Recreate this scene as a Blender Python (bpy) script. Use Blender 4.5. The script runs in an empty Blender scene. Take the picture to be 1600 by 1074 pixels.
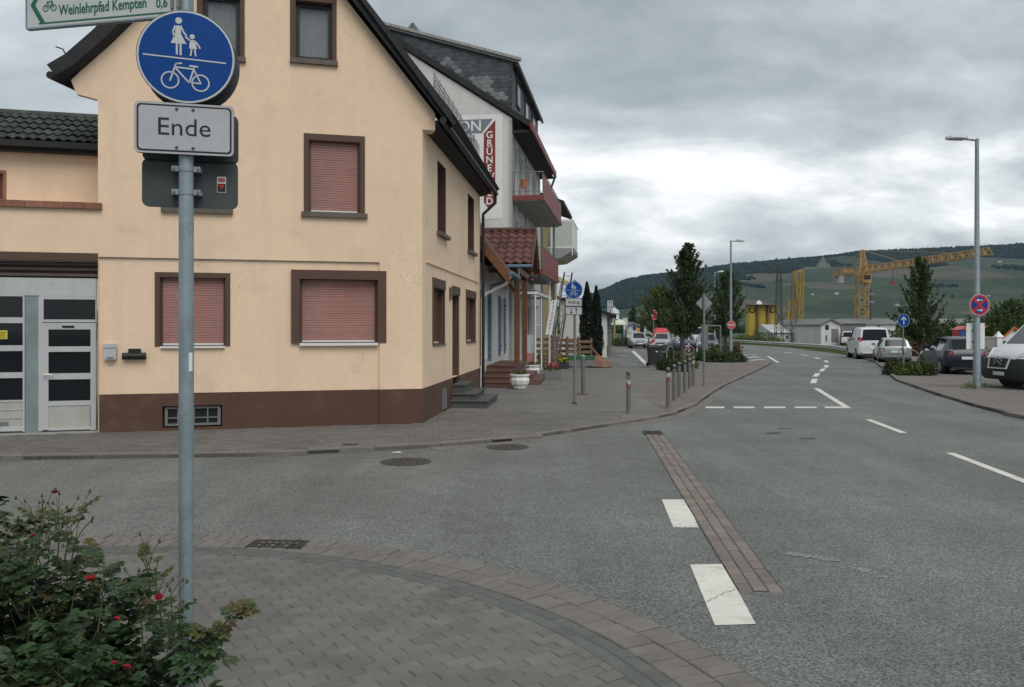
import bpy, bmesh, math, random
import numpy as np
from mathutils import Vector, Matrix
from mathutils.geometry import tessellate_polygon
V = Vector
rnd = random.Random(7)
rng = np.random.default_rng(7)
sc = bpy.context.scene
COL = sc.collection

# ---------------------------------------------------------------- camera
F, CX, HY, EYE = 1300.0, 800.0, 512.0, 1.9      # focal length and horizon of the photograph, eye height in metres
cd = bpy.data.cameras.new('camera'); cam = bpy.data.objects.new('camera', cd); COL.objects.link(cam)
cam.location = (0, 0, EYE); cam.rotation_euler = (math.radians(90), 0, 0)
cd.sensor_width = 36.0; cd.lens = 36.0 * F / 1600.0; cd.shift_y = -25.0 / 1600.0
cd.clip_start = 0.05; cd.clip_end = 12000.0
sc.camera = cam

# ---------------------------------------------------------------- world (overcast sky) and sun
SUN_EL, SUN_AZ = math.radians(50), math.radians(158)   # behind the camera, a little to the right
w = bpy.data.worlds.new('World'); sc.world = w; w.use_nodes = True
nt = w.node_tree; nt.nodes.clear()
def wn(t, **k):
    n = nt.nodes.new(t)
    for a, b in k.items(): setattr(n, a, b)
    return n
def wmath(op, a, b=None, c=None):
    n = wn('ShaderNodeMath', operation=op)
    for i, x in enumerate((a, b, c)):
        if x is None: continue
        if isinstance(x, (int, float)): n.inputs[i].default_value = x
        else: nt.links.new(x, n.inputs[i])
    return n.outputs[0]
tc = wn('ShaderNodeTexCoord'); sep = wn('ShaderNodeSeparateXYZ'); nt.links.new(tc.outputs['Generated'], sep.inputs[0])
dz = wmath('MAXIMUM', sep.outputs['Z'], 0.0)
den = wmath('ADD', dz, 0.34)
cmb = wn('ShaderNodeCombineXYZ')
nt.links.new(wmath('DIVIDE', sep.outputs['X'], den), cmb.inputs[0])
nt.links.new(wmath('DIVIDE', sep.outputs['Y'], den), cmb.inputs[1])
cmb.inputs[2].default_value = 3.1
def wnoise(scale, detail, rough, dist, off=(0, 0, 0), sx=1.0):
    mp = wn('ShaderNodeMapping'); mp.inputs['Location'].default_value = off
    mp.inputs['Scale'].default_value = (sx, 1, 1)
    nt.links.new(cmb.outputs[0], mp.inputs[0])
    n = wn('ShaderNodeTexNoise'); nt.links.new(mp.outputs[0], n.inputs['Vector'])
    n.inputs['Scale'].default_value = scale; n.inputs['Detail'].default_value = detail
    n.inputs['Roughness'].default_value = rough; n.inputs['Distortion'].default_value = dist
    return n.outputs['Fac']
big = wnoise(1.5, 9.0, 0.54, 0.45, (15.2, 7.7, 0), 0.7)
fine = wnoise(4.6, 8.0, 0.6, 0.3, (5.0, 1.0, 1.0), 0.8)
dens = wmath('ADD', wmath('MULTIPLY', big, 0.74), wmath('MULTIPLY', fine, 0.26))
dv = wn('ShaderNodeVectorMath', operation='DOT_PRODUCT'); nt.links.new(tc.outputs['Generated'], dv.inputs[0])
gap = V((0.10, 1.0, 0.205)).normalized(); dv.inputs[1].default_value = gap
mrg = wn('ShaderNodeMapRange', interpolation_type='SMOOTHSTEP'); nt.links.new(dv.outputs['Value'], mrg.inputs[0])
for _i, _v in enumerate((0.968, 0.9995, 0.0, -0.028)): mrg.inputs[_i + 1].default_value = _v      # thin spot in the cloud where the sky breaks through
lowb = wmath('ADD', wmath('MULTIPLY', wmath('POWER', wmath('SUBTRACT', 1.0, dz), 6.0), -0.045), wmath('ADD', mrg.outputs[0], wmath('MULTIPLY', wmath('SMOOTH_MIN', wmath('MAXIMUM', wmath('SUBTRACT', dz, 0.17), 0.0), 0.10, 0.02), 0.38)))     # thinner towards the horizon
rmp = wn('ShaderNodeValToRGB'); nt.links.new(wmath('ADD', dens, lowb), rmp.inputs[0])
el = rmp.color_ramp.elements
el[0].position = 0.315; el[0].color = (1.2, 1.2, 1.17, 1)
el[1].position = 0.635; el[1].color = (0.24, 0.27, 0.285, 1)
for p, c in ((0.392, (0.80, 0.82, 0.82, 1)), (0.466, (0.50, 0.53, 0.54, 1)), (0.546, (0.34, 0.375, 0.39, 1))):
    e = el.new(p); e.color = c
sky = wn('ShaderNodeTexSky'); sky.sky_type = 'NISHITA'; sky.sun_disc = False
sky.sun_elevation = SUN_EL; sky.sun_rotation = SUN_AZ
bg1 = wn('ShaderNodeBackground'); bg1.inputs[1].default_value = 0.09; nt.links.new(sky.outputs[0], bg1.inputs[0])
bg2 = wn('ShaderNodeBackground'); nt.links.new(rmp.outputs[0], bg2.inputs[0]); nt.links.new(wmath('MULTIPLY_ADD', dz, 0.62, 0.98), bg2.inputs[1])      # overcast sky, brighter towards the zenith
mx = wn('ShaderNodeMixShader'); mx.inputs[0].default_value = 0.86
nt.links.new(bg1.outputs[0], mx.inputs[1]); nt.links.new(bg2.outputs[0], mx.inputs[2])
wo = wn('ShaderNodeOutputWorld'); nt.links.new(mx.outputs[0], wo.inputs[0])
sl = bpy.data.lights.new('sun', 'SUN'); sl.energy = 1.5; sl.angle = math.radians(40); sl.color = (1.0, 0.95, 0.88)
so = bpy.data.objects.new('sun', sl); COL.objects.link(so)
sd = V((math.sin(SUN_AZ) * math.cos(SUN_EL), math.cos(SUN_AZ) * math.cos(SUN_EL), math.sin(SUN_EL)))
so.rotation_euler = sd.to_track_quat('Z', 'Y').to_euler()
vs = sc.view_settings; vs.view_transform = 'Standard'; vs.look = 'None'; vs.gamma = 1.0; vs.use_curve_mapping = False
vs.exposure = 0.26

# ---------------------------------------------------------------- helpers
def gp(px, py, z=0.0):
    Y = F * (EYE - z) / (py - HY); return V(((px - CX) / F * Y, Y, z))
def at(px, py, Y):
    return V(((px - CX) / F * Y, Y, EYE - (py - HY) / F * Y))
WL = {}
def _o(name, data, parent=None):
    o = bpy.data.objects.new(name, data); COL.objects.link(o)
    if parent is not None: o.parent = parent
    return o
def tag(o, label=None, cat=None, group=None, kind=None):
    if label: o['label'] = label
    if cat: o['category'] = cat
    if group: o['group'] = group
    if kind: o['kind'] = kind
    return o
def thing(name, label, cat, loc=(0, 0, 0), group=None):
    o = _o(name, None); o.location = loc; WL[o] = V(loc); o.empty_display_size = .2
    return tag(o, label, cat, group)
def copy_tree(o, parent=None):
    c = o.copy(); COL.objects.link(c)
    if parent is not None: c.parent = parent
    for ch in list(o.children): copy_tree(ch, c)
    return c

class Fr:                                     # vertical reference plane: origin, direction along, outward normal
    def __init__(s, o, u, flip=False):
        s.o = V((o[0], o[1], 0)); s.u = V((u[0], u[1], 0)).normalized()
        s.n = V((s.u.y, -s.u.x, 0)) * (-1 if flip else 1)
    def P(s, a, d, z): return s.o + s.u * a + s.n * d + V((0, 0, z))
    def inv(s, px, py, d=0.0):
        e = V((0, 0, EYE)); r = V(((px - CX) / F, 1, -(py - HY) / F))
        t = (s.o + s.n * d - e).dot(s.n) / r.dot(s.n); p = e + r * t
        return (p - s.o).dot(s.u), p.z
    def R(s, x0, y0, x1, y1, d=0.0):
        a = s.inv(x0, (y0 + y1) / 2, d)[0]; b = s.inv(x1, (y0 + y1) / 2, d)[0]; xm = (x0 + x1) / 2
        return min(a, b), max(a, b), s.inv(xm, y1, d)[1], s.inv(xm, y0, d)[1]

class MB:
    def __init__(s): s.v = []; s.f = []
    def face(s, pts):
        b = len(s.v); s.v += [V(p) for p in pts]; s.f.append(tuple(range(b, b + len(pts)))); return s
    def hexa(s, p):                            # 8 points: bottom ring, top ring
        b = len(s.v); s.v += [V(q) for q in p]
        for f in ((3, 2, 1, 0), (4, 5, 6, 7), (0, 1, 5, 4), (1, 2, 6, 5), (2, 3, 7, 6), (3, 0, 4, 7)):
            s.f.append(tuple(b + i for i in f))
        return s
    def box(s, a, b):
        (x0, y0, z0), (x1, y1, z1) = a, b
        return s.hexa([(x0, y0, z0), (x1, y0, z0), (x1, y1, z0), (x0, y1, z0), (x0, y0, z1), (x1, y0, z1), (x1, y1, z1), (x0, y1, z1)])
    def fb(s, fr, s0, s1, d0, d1, z0, z1):     # box in a frame
        return s.hexa([fr.P(s0, d0, z0), fr.P(s1, d0, z0), fr.P(s1, d1, z0), fr.P(s0, d1, z0), fr.P(s0, d0, z1), fr.P(s1, d0, z1), fr.P(s1, d1, z1), fr.P(s0, d1, z1)])
    def cbox(s, a, b, c=.006):                 # box with chamfered top, sits in local space
        (x0, y0, z0), (x1, y1, z1) = a, b; k = len(s.v)
        for e, z in ((0, z0), (0, z1 - c), (c, z1)):
            s.v += [V((x0 + e, y0 + e, z)), V((x1 - e, y0 + e, z)), V((x1 - e, y1 - e, z)), V((x0 + e, y1 - e, z))]
        for r in (0, 4):
            for i in range(4):
                j = (i + 1) % 4; s.f.append((k + r + i, k + r + j, k + r + 4 + j, k + r + 4 + i))
        s.f.append((k + 8, k + 9, k + 10, k + 11)); return s
    def beam(s, p0, p1, w, h=None, up=(0, 0, 1)):
        p0, p1 = V(p0), V(p1); h = w if h is None else h; a = (p1 - p0).normalized(); up = V(up)
        if abs(a.dot(up)) > .97: up = V((0, 1, 0)) if abs(a.y) < .9 else V((1, 0, 0))
        x = a.cross(up).normalized() * (w / 2); y = x.cross(a).normalized() * (h / 2)
        return s.hexa([p0 - x - y, p0 + x - y, p0 + x + y, p0 - x + y, p1 - x - y, p1 + x - y, p1 + x + y, p1 - x + y])
    def tube(s, pts, r, n=8, cap=True):
        pts = [V(p) for p in pts]; m = len(pts); rs = r if isinstance(r, (list, tuple)) else [r] * m
        k = len(s.v); ref = None
        for i, p in enumerate(pts):
            a = (pts[min(i + 1, m - 1)] - pts[max(i - 1, 0)]).normalized()
            if ref is None: ref = V((1, 0, 0)) if abs(a.x) < .8 else V((0, 1, 0))
            x = (ref - a * ref.dot(a)).normalized(); ref = x; y = a.cross(x)
            for j in range(n):
                t = 2 * math.pi * j / n; s.v.append(p + (x * math.cos(t) + y * math.sin(t)) * rs[i])
        for i in range(m - 1):
            for j in range(n):
                q = (j + 1) % n; s.f.append((k + i * n + j, k + i * n + q, k + (i + 1) * n + q, k + (i + 1) * n + j))
        if cap:
            s.f.append(tuple(k + j for j in reversed(range(n)))); s.f.append(tuple(k + (m - 1) * n + j for j in range(n)))
        return s
    def lathe(s, prof, c=(0, 0, 0), n=16, sx=1.0, sy=1.0):
        k = len(s.v); c = V(c); m = len(prof)
        for r, z in prof:
            for j in range(n):
                t = 2 * math.pi * j / n; s.v.append(c + V((r * math.cos(t) * sx, r * math.sin(t) * sy, z)))
        for i in range(m - 1):
            for j in range(n):
                q = (j + 1) % n; s.f.append((k + i * n + j, k + i * n + q, k + (i + 1) * n + q, k + (i + 1) * n + j))
        s.f.append(tuple(k + j for j in reversed(range(n)))); s.f.append(tuple(k + (m - 1) * n + j for j in range(n)))
        return s
    def prism(s, poly, ext):                   # polygon extruded by a vector
        poly = [V(p) for p in poly]; ext = V(ext); n = len(poly); k = len(s.v)
        s.v += poly + [p + ext for p in poly]
        tris = tessellate_polygon([poly])
        for t in tris: s.f.append(tuple(k + i for i in t)); s.f.append(tuple(k + n + i for i in reversed(t)))
        for i in range(n): j = (i + 1) % n; s.f.append((k + i, k + j, k + n + j, k + n + i))
        return s
    def fpoly(s, fr, poly, d0, d1):            # polygon given in (along, z), thick from d0 to d1
        return s.prism([fr.P(a, d0, z) for a, z in poly], fr.n * (d1 - d0))
    def stroke(s, fr, pts, wd, d0, d1):
        for (a0, z0), (a1, z1) in zip(pts, pts[1:]):
            t = V((a1 - a0, z1 - z0)); L = t.length or 1; t /= L; q = V((-t.y, t.x)) * wd / 2; t = t * wd * .3
            s.fpoly(fr, [(a0 - t.x + q.x, z0 - t.y + q.y), (a0 - t.x - q.x, z0 - t.y - q.y), (a1 + t.x - q.x, z1 + t.y - q.y), (a1 + t.x + q.x, z1 + t.y + q.y)], d0, d1)
        return s
    def disc(s, fr, a, z, r, d0, d1, n=32, r2=None):
        return s.fpoly(fr, [(a + r * math.cos(2 * math.pi * i / n), z + (r2 or r) * math.sin(2 * math.pi * i / n)) for i in range(n)], d0, d1)
    def ring(s, fr, a, z, r, wd, d0, d1, n=28):
        for i in range(n):
            t0, t1 = 2 * math.pi * i / n, 2 * math.pi * (i + 1) / n
            q = [(a + rr * math.cos(t), z + rr * math.sin(t)) for t, rr in ((t0, r - wd / 2), (t1, r - wd / 2), (t1, r + wd / 2), (t0, r + wd / 2))]
            s.fpoly(fr, q, d0, d1)
        return s
    def wall(s, fr, outline, holes=(), d=0.0, depth=.12, sides=True):
        loops = [[V((a, z, 0)) for a, z in outline]]
        for h in holes:
            e = .003; a0, a1, z0, z1 = h[0] - e, h[1] + e, h[2] - e, h[3] + e
            loops.append([V((a0, z0, 0)), V((a1, z0, 0)), V((a1, z1, 0)), V((a0, z1, 0))])
        flat = [p for l in loops for p in l]; k = len(s.v)
        s.v += [fr.P(p.x, d, p.y) for p in flat]
        for t in tessellate_polygon(loops): s.f.append(tuple(k + i for i in t))
        for li, l in enumerate(loops):
            if li == 0 and not sides: continue
            n = len(l)
            for i in range(n):
                p, q = l[i], l[(i + 1) % n]
                s.face([fr.P(p.x, d, p.y), fr.P(q.x, d, q.y), fr.P(q.x, d - depth, q.y), fr.P(p.x, d - depth, p.y)])
        return s
    def lattice(s, p0, p1, w0, w1, n, t, tri=False):
        p0, p1 = V(p0), V(p1); a = (p1 - p0).normalized(); up = V((0, 0, 1)) if abs(a.z) < .9 else V((0, 1, 0))
        x = a.cross(up).normalized(); y = x.cross(a).normalized()
        def cs(i):
            f = i / n; h = (w0 + (w1 - w0) * f) / 2; c = p0 + (p1 - p0) * f
            return [c - x * h - y * h, c + x * h - y * h, c + y * h] if tri else [c - x * h - y * h, c + x * h - y * h, c + x * h + y * h, c - x * h + y * h]
        prev = cs(0); m = len(prev)
        for i in range(1, n + 1):
            cur = cs(i)
            for j in range(m):
                q = (j + 1) % m; s.beam(prev[j], cur[j], t)
                s.beam(prev[j] if i % 2 else prev[q], cur[q] if i % 2 else cur[j], t * .6); s.beam(cur[j], cur[q], t * .6)
            prev = cur
        return s
    def mesh(s, name, off=None, smooth=None):
        me = bpy.data.meshes.new(name); off = off or V((0, 0, 0))
        me.from_pydata([tuple(p - off) for p in s.v], [], s.f)
        if smooth:
            bm = bmesh.new(); bm.from_mesh(me); bmesh.ops.remove_doubles(bm, verts=bm.verts, dist=1e-4); bmesh.ops.recalc_face_normals(bm, faces=bm.faces); bm.to_mesh(me); bm.free()
            me.polygons.foreach_set('use_smooth', [True] * len(me.polygons)); me.set_sharp_from_angle(angle=math.radians(smooth))
        else:
            bm = bmesh.new(); bm.from_mesh(me); bmesh.ops.recalc_face_normals(bm, faces=bm.faces); bm.to_mesh(me); bm.free()
        me.update(); return me
    def build(s, name, m, parent=None, smooth=None, label=None, kind=None):
        off = V((0, 0, 0)); p = parent
        while p is not None:
            if p in WL: off = WL[p]
            p = p.parent
        me = s.mesh(name, off, smooth)
        if m: me.materials.append(m)
        return tag(_o(name, me, parent), label, None, None, kind)

def piece(name, me, parent, loc, rz=0.0, scale=None, rx=0.0, ry=0.0):
    o = _o(name, me, parent); off = WL.get(parent, V((0, 0, 0)))
    o.location = V(loc) - off; o.rotation_euler = (rx, ry, rz)
    if scale: o.scale = scale
    return o

# ---------------------------------------------------------------- materials
def mat(name, col, rough=.7, metal=0.0, var=.12, vs=2.5, bump=0.0, bs=60.0, rd=0.0, isl=0.0, spec=.4, dirt=None, ds=1.5, dth=(.52, .7), obj=False, trans=0.0, streak=None, vdetail=4, bdist=.004, emit=0, speck=None):
    m = bpy.data.materials.new(name); m.use_nodes = True; t = m.node_tree; n = t.nodes; b = n['Principled BSDF']
    b.inputs['Roughness'].default_value = rough; b.inputs['Metallic'].default_value = metal
    b.inputs['Specular IOR Level'].default_value = spec
    def nn(ty, **k):
        q = n.new(ty)
        for a, c in k.items(): setattr(q, a, c)
        return q
    if obj: pos = nn('ShaderNodeTexCoord').outputs['Object']
    else: pos = nn('ShaderNodeNewGeometry').outputs['Position']
    def noise(scale, detail=4, rg=.6, vec=None):
        q = nn('ShaderNodeTexNoise'); q.inputs['Scale'].default_value = scale; q.inputs['Detail'].default_value = detail; q.inputs['Roughness'].default_value = rg
        t.links.new(vec or pos, q.inputs['Vector']); return q.outputs['Fac']
    def mr(x, a, b_, c, d):
        q = nn('ShaderNodeMapRange'); t.links.new(x, q.inputs[0])
        for i, v in enumerate((a, b_, c, d)): q.inputs[i + 1].default_value = v
        return q.outputs[0]
    def mul(a, b_):
        q = nn('ShaderNodeMath', operation='MULTIPLY'); t.links.new(a, q.inputs[0])
        if isinstance(b_, float): q.inputs[1].default_value = b_
        else: t.links.new(b_, q.inputs[1])
        return q.outputs[0]
    fac = mr(noise(vs, vdetail), .25, .75, 1 - var, 1 + var)
    if var: fac = mul(fac, mr(noise(vs * 9, 3), .25, .75, 1 - var * .5, 1 + var * .5))
    if rd: fac = mul(fac, mr(nn('ShaderNodeObjectInfo').outputs['Random'], 0, 1, 1 - rd, 1 + rd))
    if isl: fac = mul(fac, mr(nn('ShaderNodeNewGeometry').outputs['Random Per Island'], 0, 1, 1 - isl, 1 + isl))
    rgb = nn('ShaderNodeRGB'); rgb.outputs[0].default_value = (*col, 1); c = rgb.outputs[0]
    if dirt:
        q = nn('ShaderNodeMix', data_type='RGBA'); t.links.new(mr(noise(ds, 6, .65), dth[0], dth[1], 0, dirt[3] if len(dirt) > 3 else 1), q.inputs['Factor'])
        t.links.new(c, q.inputs['A']); q.inputs['B'].default_value = (*dirt[:3], 1); c = q.outputs['Result']
    if streak:                                # rain streaks running down
        mp = nn('ShaderNodeMapping'); mp.inputs['Scale'].default_value = (1, 1, .06); t.links.new(pos, mp.inputs[0])
        fac = mul(fac, mr(noise(streak[0], 4, .6, mp.outputs[0]), .5, .75, 1.0, 1 - streak[1]))
    if speck:                                 # small dark weathering specks in loose groups
        fac = mul(fac, mr(mul(noise(speck[0], 3, .8), mr(noise(.55, 3), .35, .65, .72, 1.12)), speck[1] - .06, speck[1], 1.0, speck[2]))
    vm = nn('ShaderNodeVectorMath', operation='SCALE'); t.links.new(c, vm.inputs[0]); t.links.new(fac, vm.inputs['Scale'])
    t.links.new(vm.outputs[0], b.inputs['Base Color'])
    if bump:
        q = nn('ShaderNodeBump'); q.inputs['Strength'].default_value = bump; q.inputs['Distance'].default_value = bdist
        t.links.new(noise(bs, 3), q.inputs['Height']); t.links.new(q.outputs[0], b.inputs['Normal'])
    if trans:
        tr = nn('ShaderNodeBsdfTranslucent'); t.links.new(vm.outputs[0], tr.inputs[0]); ms = nn('ShaderNodeMixShader'); ms.inputs[0].default_value = trans
        t.links.new(b.outputs[0], ms.inputs[1]); t.links.new(tr.outputs[0], ms.inputs[2]); t.links.new(ms.outputs[0], n['Material Output'].inputs[0])
    return m

def asphalt_mat(name, base=.125, tint=(.96, 1.02, 1.0)):
    m = bpy.data.materials.new(name); m.use_nodes = True; t = m.node_tree; n = t.nodes; b = n['Principled BSDF']
    pos = n.new('ShaderNodeNewGeometry').outputs['Position']
    def noise(scale, detail, rg=.6, ty='ShaderNodeTexNoise', sc3=None):
        v = pos
        if sc3:
            mp = n.new('ShaderNodeMapping'); mp.inputs['Scale'].default_value = sc3[0]; mp.inputs['Rotation'].default_value = (0, 0, sc3[1]); t.links.new(pos, mp.inputs[0]); v = mp.outputs[0]
        q = n.new(ty); q.inputs['Scale'].default_value = scale; t.links.new(v, q.inputs['Vector'])
        if ty == 'ShaderNodeTexNoise': q.inputs['Detail'].default_value = detail; q.inputs['Roughness'].default_value = rg
        return q
    def mr(x, a, b_, c, d):
        q = n.new('ShaderNodeMapRange'); t.links.new(x, q.inputs[0])
        for i, v in enumerate((a, b_, c, d)): q.inputs[i + 1].default_value = v
        return q.outputs[0]
    def mul(a, b_):
        q = n.new('ShaderNodeMath'); q.operation = 'MULTIPLY'; t.links.new(a, q.inputs[0]); t.links.new(b_, q.inputs[1]); return q.outputs[0]
    sp = noise(60, 4, .8); vo = noise(82, 0, ty='ShaderNodeTexVoronoi')
    sepc = n.new('ShaderNodeSeparateColor'); t.links.new(vo.outputs['Color'], sepc.inputs[0])
    f = mul(mr(sp.outputs[0], .3, .7, .62, 1.38), mr(sepc.outputs[0], 0, 1, .52, 1.55))
    f = mul(f, mr(noise(.35, 6, .6).outputs[0], .3, .7, .78, 1.18))
    f = mul(f, mr(noise(3.0, 5, .7).outputs[0], .3, .7, .9, 1.1))
    f = mul(f, mr(noise(1.0, 4, .6, sc3=((1.1, .07, 1), -.14)).outputs[0], .3, .7, .84, 1.14))     # wheel-worn bands along the road
    q = n.new('ShaderNodeVectorMath'); q.operation = 'SCALE'; q.inputs[0].default_value = tuple(base * x for x in tint); t.links.new(f, q.inputs['Scale'])
    t.links.new(q.outputs[0], b.inputs['Base Color'])
    b.inputs['Roughness'].default_value = .82; b.inputs['Specular IOR Level'].default_value = .35
    bp = n.new('ShaderNodeBump'); bp.inputs['Strength'].default_value = .7; bp.inputs['Distance'].default_value = .006
    t.links.new(vo.outputs['Distance'], bp.inputs['Height']); t.links.new(bp.outputs[0], b.inputs['Normal'])
    return m

def brick_mat(name, c1, c2, mortar, scale=1.0, rot=0.0, bw=.2, rh=.1, ms=.006):
    m = bpy.data.materials.new(name); m.use_nodes = True; t = m.node_tree; n = t.nodes; b = n['Principled BSDF']
    pos = n.new('ShaderNodeNewGeometry').outputs['Position']
    mp = n.new('ShaderNodeMapping'); mp.inputs['Rotation'].default_value = (0, 0, rot); t.links.new(pos, mp.inputs[0])
    q = n.new('ShaderNodeTexBrick'); t.links.new(mp.outputs[0], q.inputs['Vector'])
    q.inputs['Color1'].default_value = (*c1, 1); q.inputs['Color2'].default_value = (*c2, 1); q.inputs['Mortar'].default_value = (*mortar, 1)
    q.inputs['Scale'].default_value = scale; q.inputs['Mortar Size'].default_value = ms; q.inputs['Brick Width'].default_value = bw; q.inputs['Row Height'].default_value = rh
    no = n.new('ShaderNodeTexNoise'); no.inputs['Scale'].default_value = .7; no.inputs['Detail'].default_value = 8; no.inputs['Roughness'].default_value = .7; t.links.new(pos, no.inputs['Vector'])
    r = n.new('ShaderNodeMapRange'); t.links.new(no.outputs[0], r.inputs[0])
    for i, v in enumerate((.3, .7, .78, 1.2)): r.inputs[i + 1].default_value = v
    s_ = n.new('ShaderNodeVectorMath'); s_.operation = 'SCALE'; t.links.new(q.outputs['Color'], s_.inputs[0]); t.links.new(r.outputs[0], s_.inputs['Scale'])
    t.links.new(s_.outputs[0], b.inputs['Base Color']); b.inputs['Roughness'].default_value = .85; b.inputs['Specular IOR Level'].default_value = .3
    bp = n.new('ShaderNodeBump'); bp.inputs['Strength'].default_value = .5; bp.inputs['Distance'].default_value = .004; bp.invert = True
    t.links.new(q.outputs['Fac'], bp.inputs['Height']); t.links.new(bp.outputs[0], b.inputs['Normal'])
    return m

m_asphalt = asphalt_mat('asphalt', .150, (.985, 1.03, .95))
m_peach = mat('peach_render', (.825, .624, .450), .9, var=.06, vs=.8, bump=.5, bs=120, dirt=(.40, .30, .2, .35), ds=1.3, dth=(.56, .8), streak=(2.2, .10), speck=(24, .71, .6))
m_plinth = mat('brown_plinth_paint', (.10, .052, .035), .8, var=.1, vs=2, bump=.4, bs=90, dirt=(.13, .09, .07, .5), ds=2)
m_brown = mat('brown_frame_paint', (.10, .060, .042), .75, var=.08, vs=2, bump=.2, bs=80)
m_shutter = mat('pink_red_shutter', (.43, .215, .188), .6, var=.12, vs=1.2, dirt=(.36, .235, .205, .8), ds=.9, dth=(.38, .68))
m_shutter_dk = mat('dark_red_shutter', (.17, .075, .055), .6, var=.1)
m_sill = mat('grey_brown_sill', (.13, .11, .095), .8, var=.2, vs=6)
m_white_al = mat('white_aluminium', (.72, .72, .72), .4, var=.05)
m_roofdark = mat('dark_roof', (.026, .028, .030), .75, var=.3, vs=5, spec=.3)
m_tiledark = mat('dark_roof_tile', (.04, .048, .044), .8, var=.3, vs=4, rd=.3, dirt=(.1, .12, .09, .6), ds=2)
m_black = mat('black_metal', (.015, .015, .016), .5, var=.1)
m_gal = mat('galvanised_steel', (.27, .33, .36), .45, metal=.35, var=.18, vs=7, bump=.1, bs=90, streak=(9, .12))
m_galdk = mat('weathered_steel', (.2, .205, .205), .6, metal=.3, var=.2, vs=9)
m_lamp = mat('lamp_housing', (.55, .58, .58), .4, var=.08)
m_glass = mat('dark_glass', (.010, .013, .016), .06, var=.0, spec=.38)
m_glass2 = mat('grey_glass', (.05, .065, .07), .1, var=.1, spec=.6)
m_alu = mat('door_grey_frame', (.47, .49, .49), .5, var=.08, vs=3, streak=(5, .1))
m_alu2 = mat('door_bluegrey_post', (.2, .25, .26), .55, var=.25, vs=3)
m_panel = mat('door_panel_beige', (.42, .42, .38), .6, var=.12, vs=4)
m_clay = mat('clay_ledge', (.25, .115, .075), .8, var=.25, vs=6, rd=.2)
m_white = mat('white_paint', (.74, .74, .72), .6, var=.06, vs=3)
m_curtain = mat('curtain', (.6, .66, .68), .9, var=.05)
m_stone_dk = mat('dark_step_stone', (.085, .09, .085), .85, var=.25, vs=6, bump=.3)
m_redstone = mat('red_sandstone', (.145, .075, .06), .85, var=.18, vs=5, bump=.3, dirt=(.2, .15, .12, .6))
m_kerb = mat('pinkish_kerb_stone', (.170, .155, .140), .85, var=.14, vs=4, bump=.5, bs=160, rd=.06, dirt=(.12, .11, .10, .6), ds=3)
m_grey_st = mat('grey_paver', (.112, .118, .108), .85, var=.16, vs=4, bump=.5, bs=160, rd=.10, isl=.0)
m_paver = mat('concrete_paver', (.15, .147, .132), .85, var=.15, vs=2.0, bump=.5, bs=160, rd=.10, dirt=(.105, .102, .092, .7), ds=1.2, dth=(.45, .7))
m_paver_s = mat('concrete_paver_mass', (.15, .147, .132), .85, var=.15, vs=2.0, bump=.5, bs=160, isl=.14, dirt=(.13, .125, .11, .7), ds=1.2, dth=(.45, .7))
m_walk_s = mat('far_paver_mass', (.15, .14, .128), .85, var=.12, vs=2.0, bump=.5, bs=160, isl=.16, dirt=(.1, .095, .09, .7), ds=1.0, dth=(.45, .7))
m_joint = mat('joint_sand', (.10, .097, .085), .95, var=.2)
m_brick = mat('red_brown_brick', (.195, .168, .146), .85, var=.15, vs=6, bump=.5, bs=130, rd=.17, dirt=(.16, .135, .12, .6), ds=3)
m_line = mat('road_paint', (.66, .65, .58), .7, var=.12, vs=2, bump=.5, bs=110, dirt=(.30, .30, .28, .7), ds=4, dth=(.52, .72), speck=(30, .62, .6))
m_iron = mat('cast_iron', (.055, .049, .045), .7, var=.25, vs=12, bump=.4, bs=60)
m_blue = mat('sign_blue', (.003, .055, .25), .5, var=.06, vs=3, obj=True, spec=.15)
m_signw = mat('sign_white', (.52, .54, .55), .4, var=.05, vs=3, obj=True)
m_signgrey = mat('sign_plate_silver', (.43, .44, .47), .4, var=.1, vs=4, obj=True)
m_signback = mat('sign_back_grey', (.055, .065, .066), .5, metal=.1, var=.15, vs=5, obj=True)
m_signback_l = mat('sign_back_light', (.24, .27, .28), .5, metal=.1, var=.1, obj=True)
m_ink = mat('black_print', (.012, .012, .012), .5, var=0)
m_green_p = mat('green_print', (.012, .13, .06), .5, var=0)
m_red = mat('sign_red', (.45, .02, .022), .4, var=.06, obj=True)
m_redwhite = mat('faded_red', (.5, .1, .11), .5, var=.1, obj=True)
m_hotelw = mat('hotel_white_render', (.62, .62, .60), .9, var=.07, vs=1.2, bump=.4, bs=40, streak=(1.5, .12), dirt=(.4, .4, .38, .5), ds=1.2)
m_hotelg = mat('hotel_grey_render', (.30, .31, .32), .9, var=.08)
m_slate = mat('slate', (.062, .068, .074), .6, var=.15, vs=4, rd=.3)
m_slate_l = mat('pale_slate', (.16, .175, .18), .6, var=.15, vs=4, rd=.2)
m_redtile = mat('red_roof_tile', (.105, .042, .034), .65, var=.22, vs=5, rd=.25, dirt=(.08, .04, .035, .7), ds=3)
m_wood = mat('orange_timber', (.165, .07, .03), .6, var=.2, vs=6, streak=(14, .2))
m_pallet = mat('pallet_wood', (.17, .11, .07), .85, var=.25, vs=6, rd=.2)
m_bluesh = mat('blue_shutter', (.12, .18, .25), .6, var=.12, vs=4)
m_redpanel = mat('red_balcony_panel', (.2, .045, .04), .55, var=.12, vs=3)
m_bannerb = mat('banner_slate_blue', (.17, .22, .26), .7, var=.06)
m_bannerr = mat('banner_dark_red', (.21, .04, .035), .7, var=.06)
m_yel = mat('machine_yellow', (.36, .25, .035), .55, var=.15, vs=.6, dirt=(.28, .2, .05, .7), ds=.5)
m_crane = mat('crane_orange', (.42, .255, .09), .55, var=.12, vs=.6)
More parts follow.
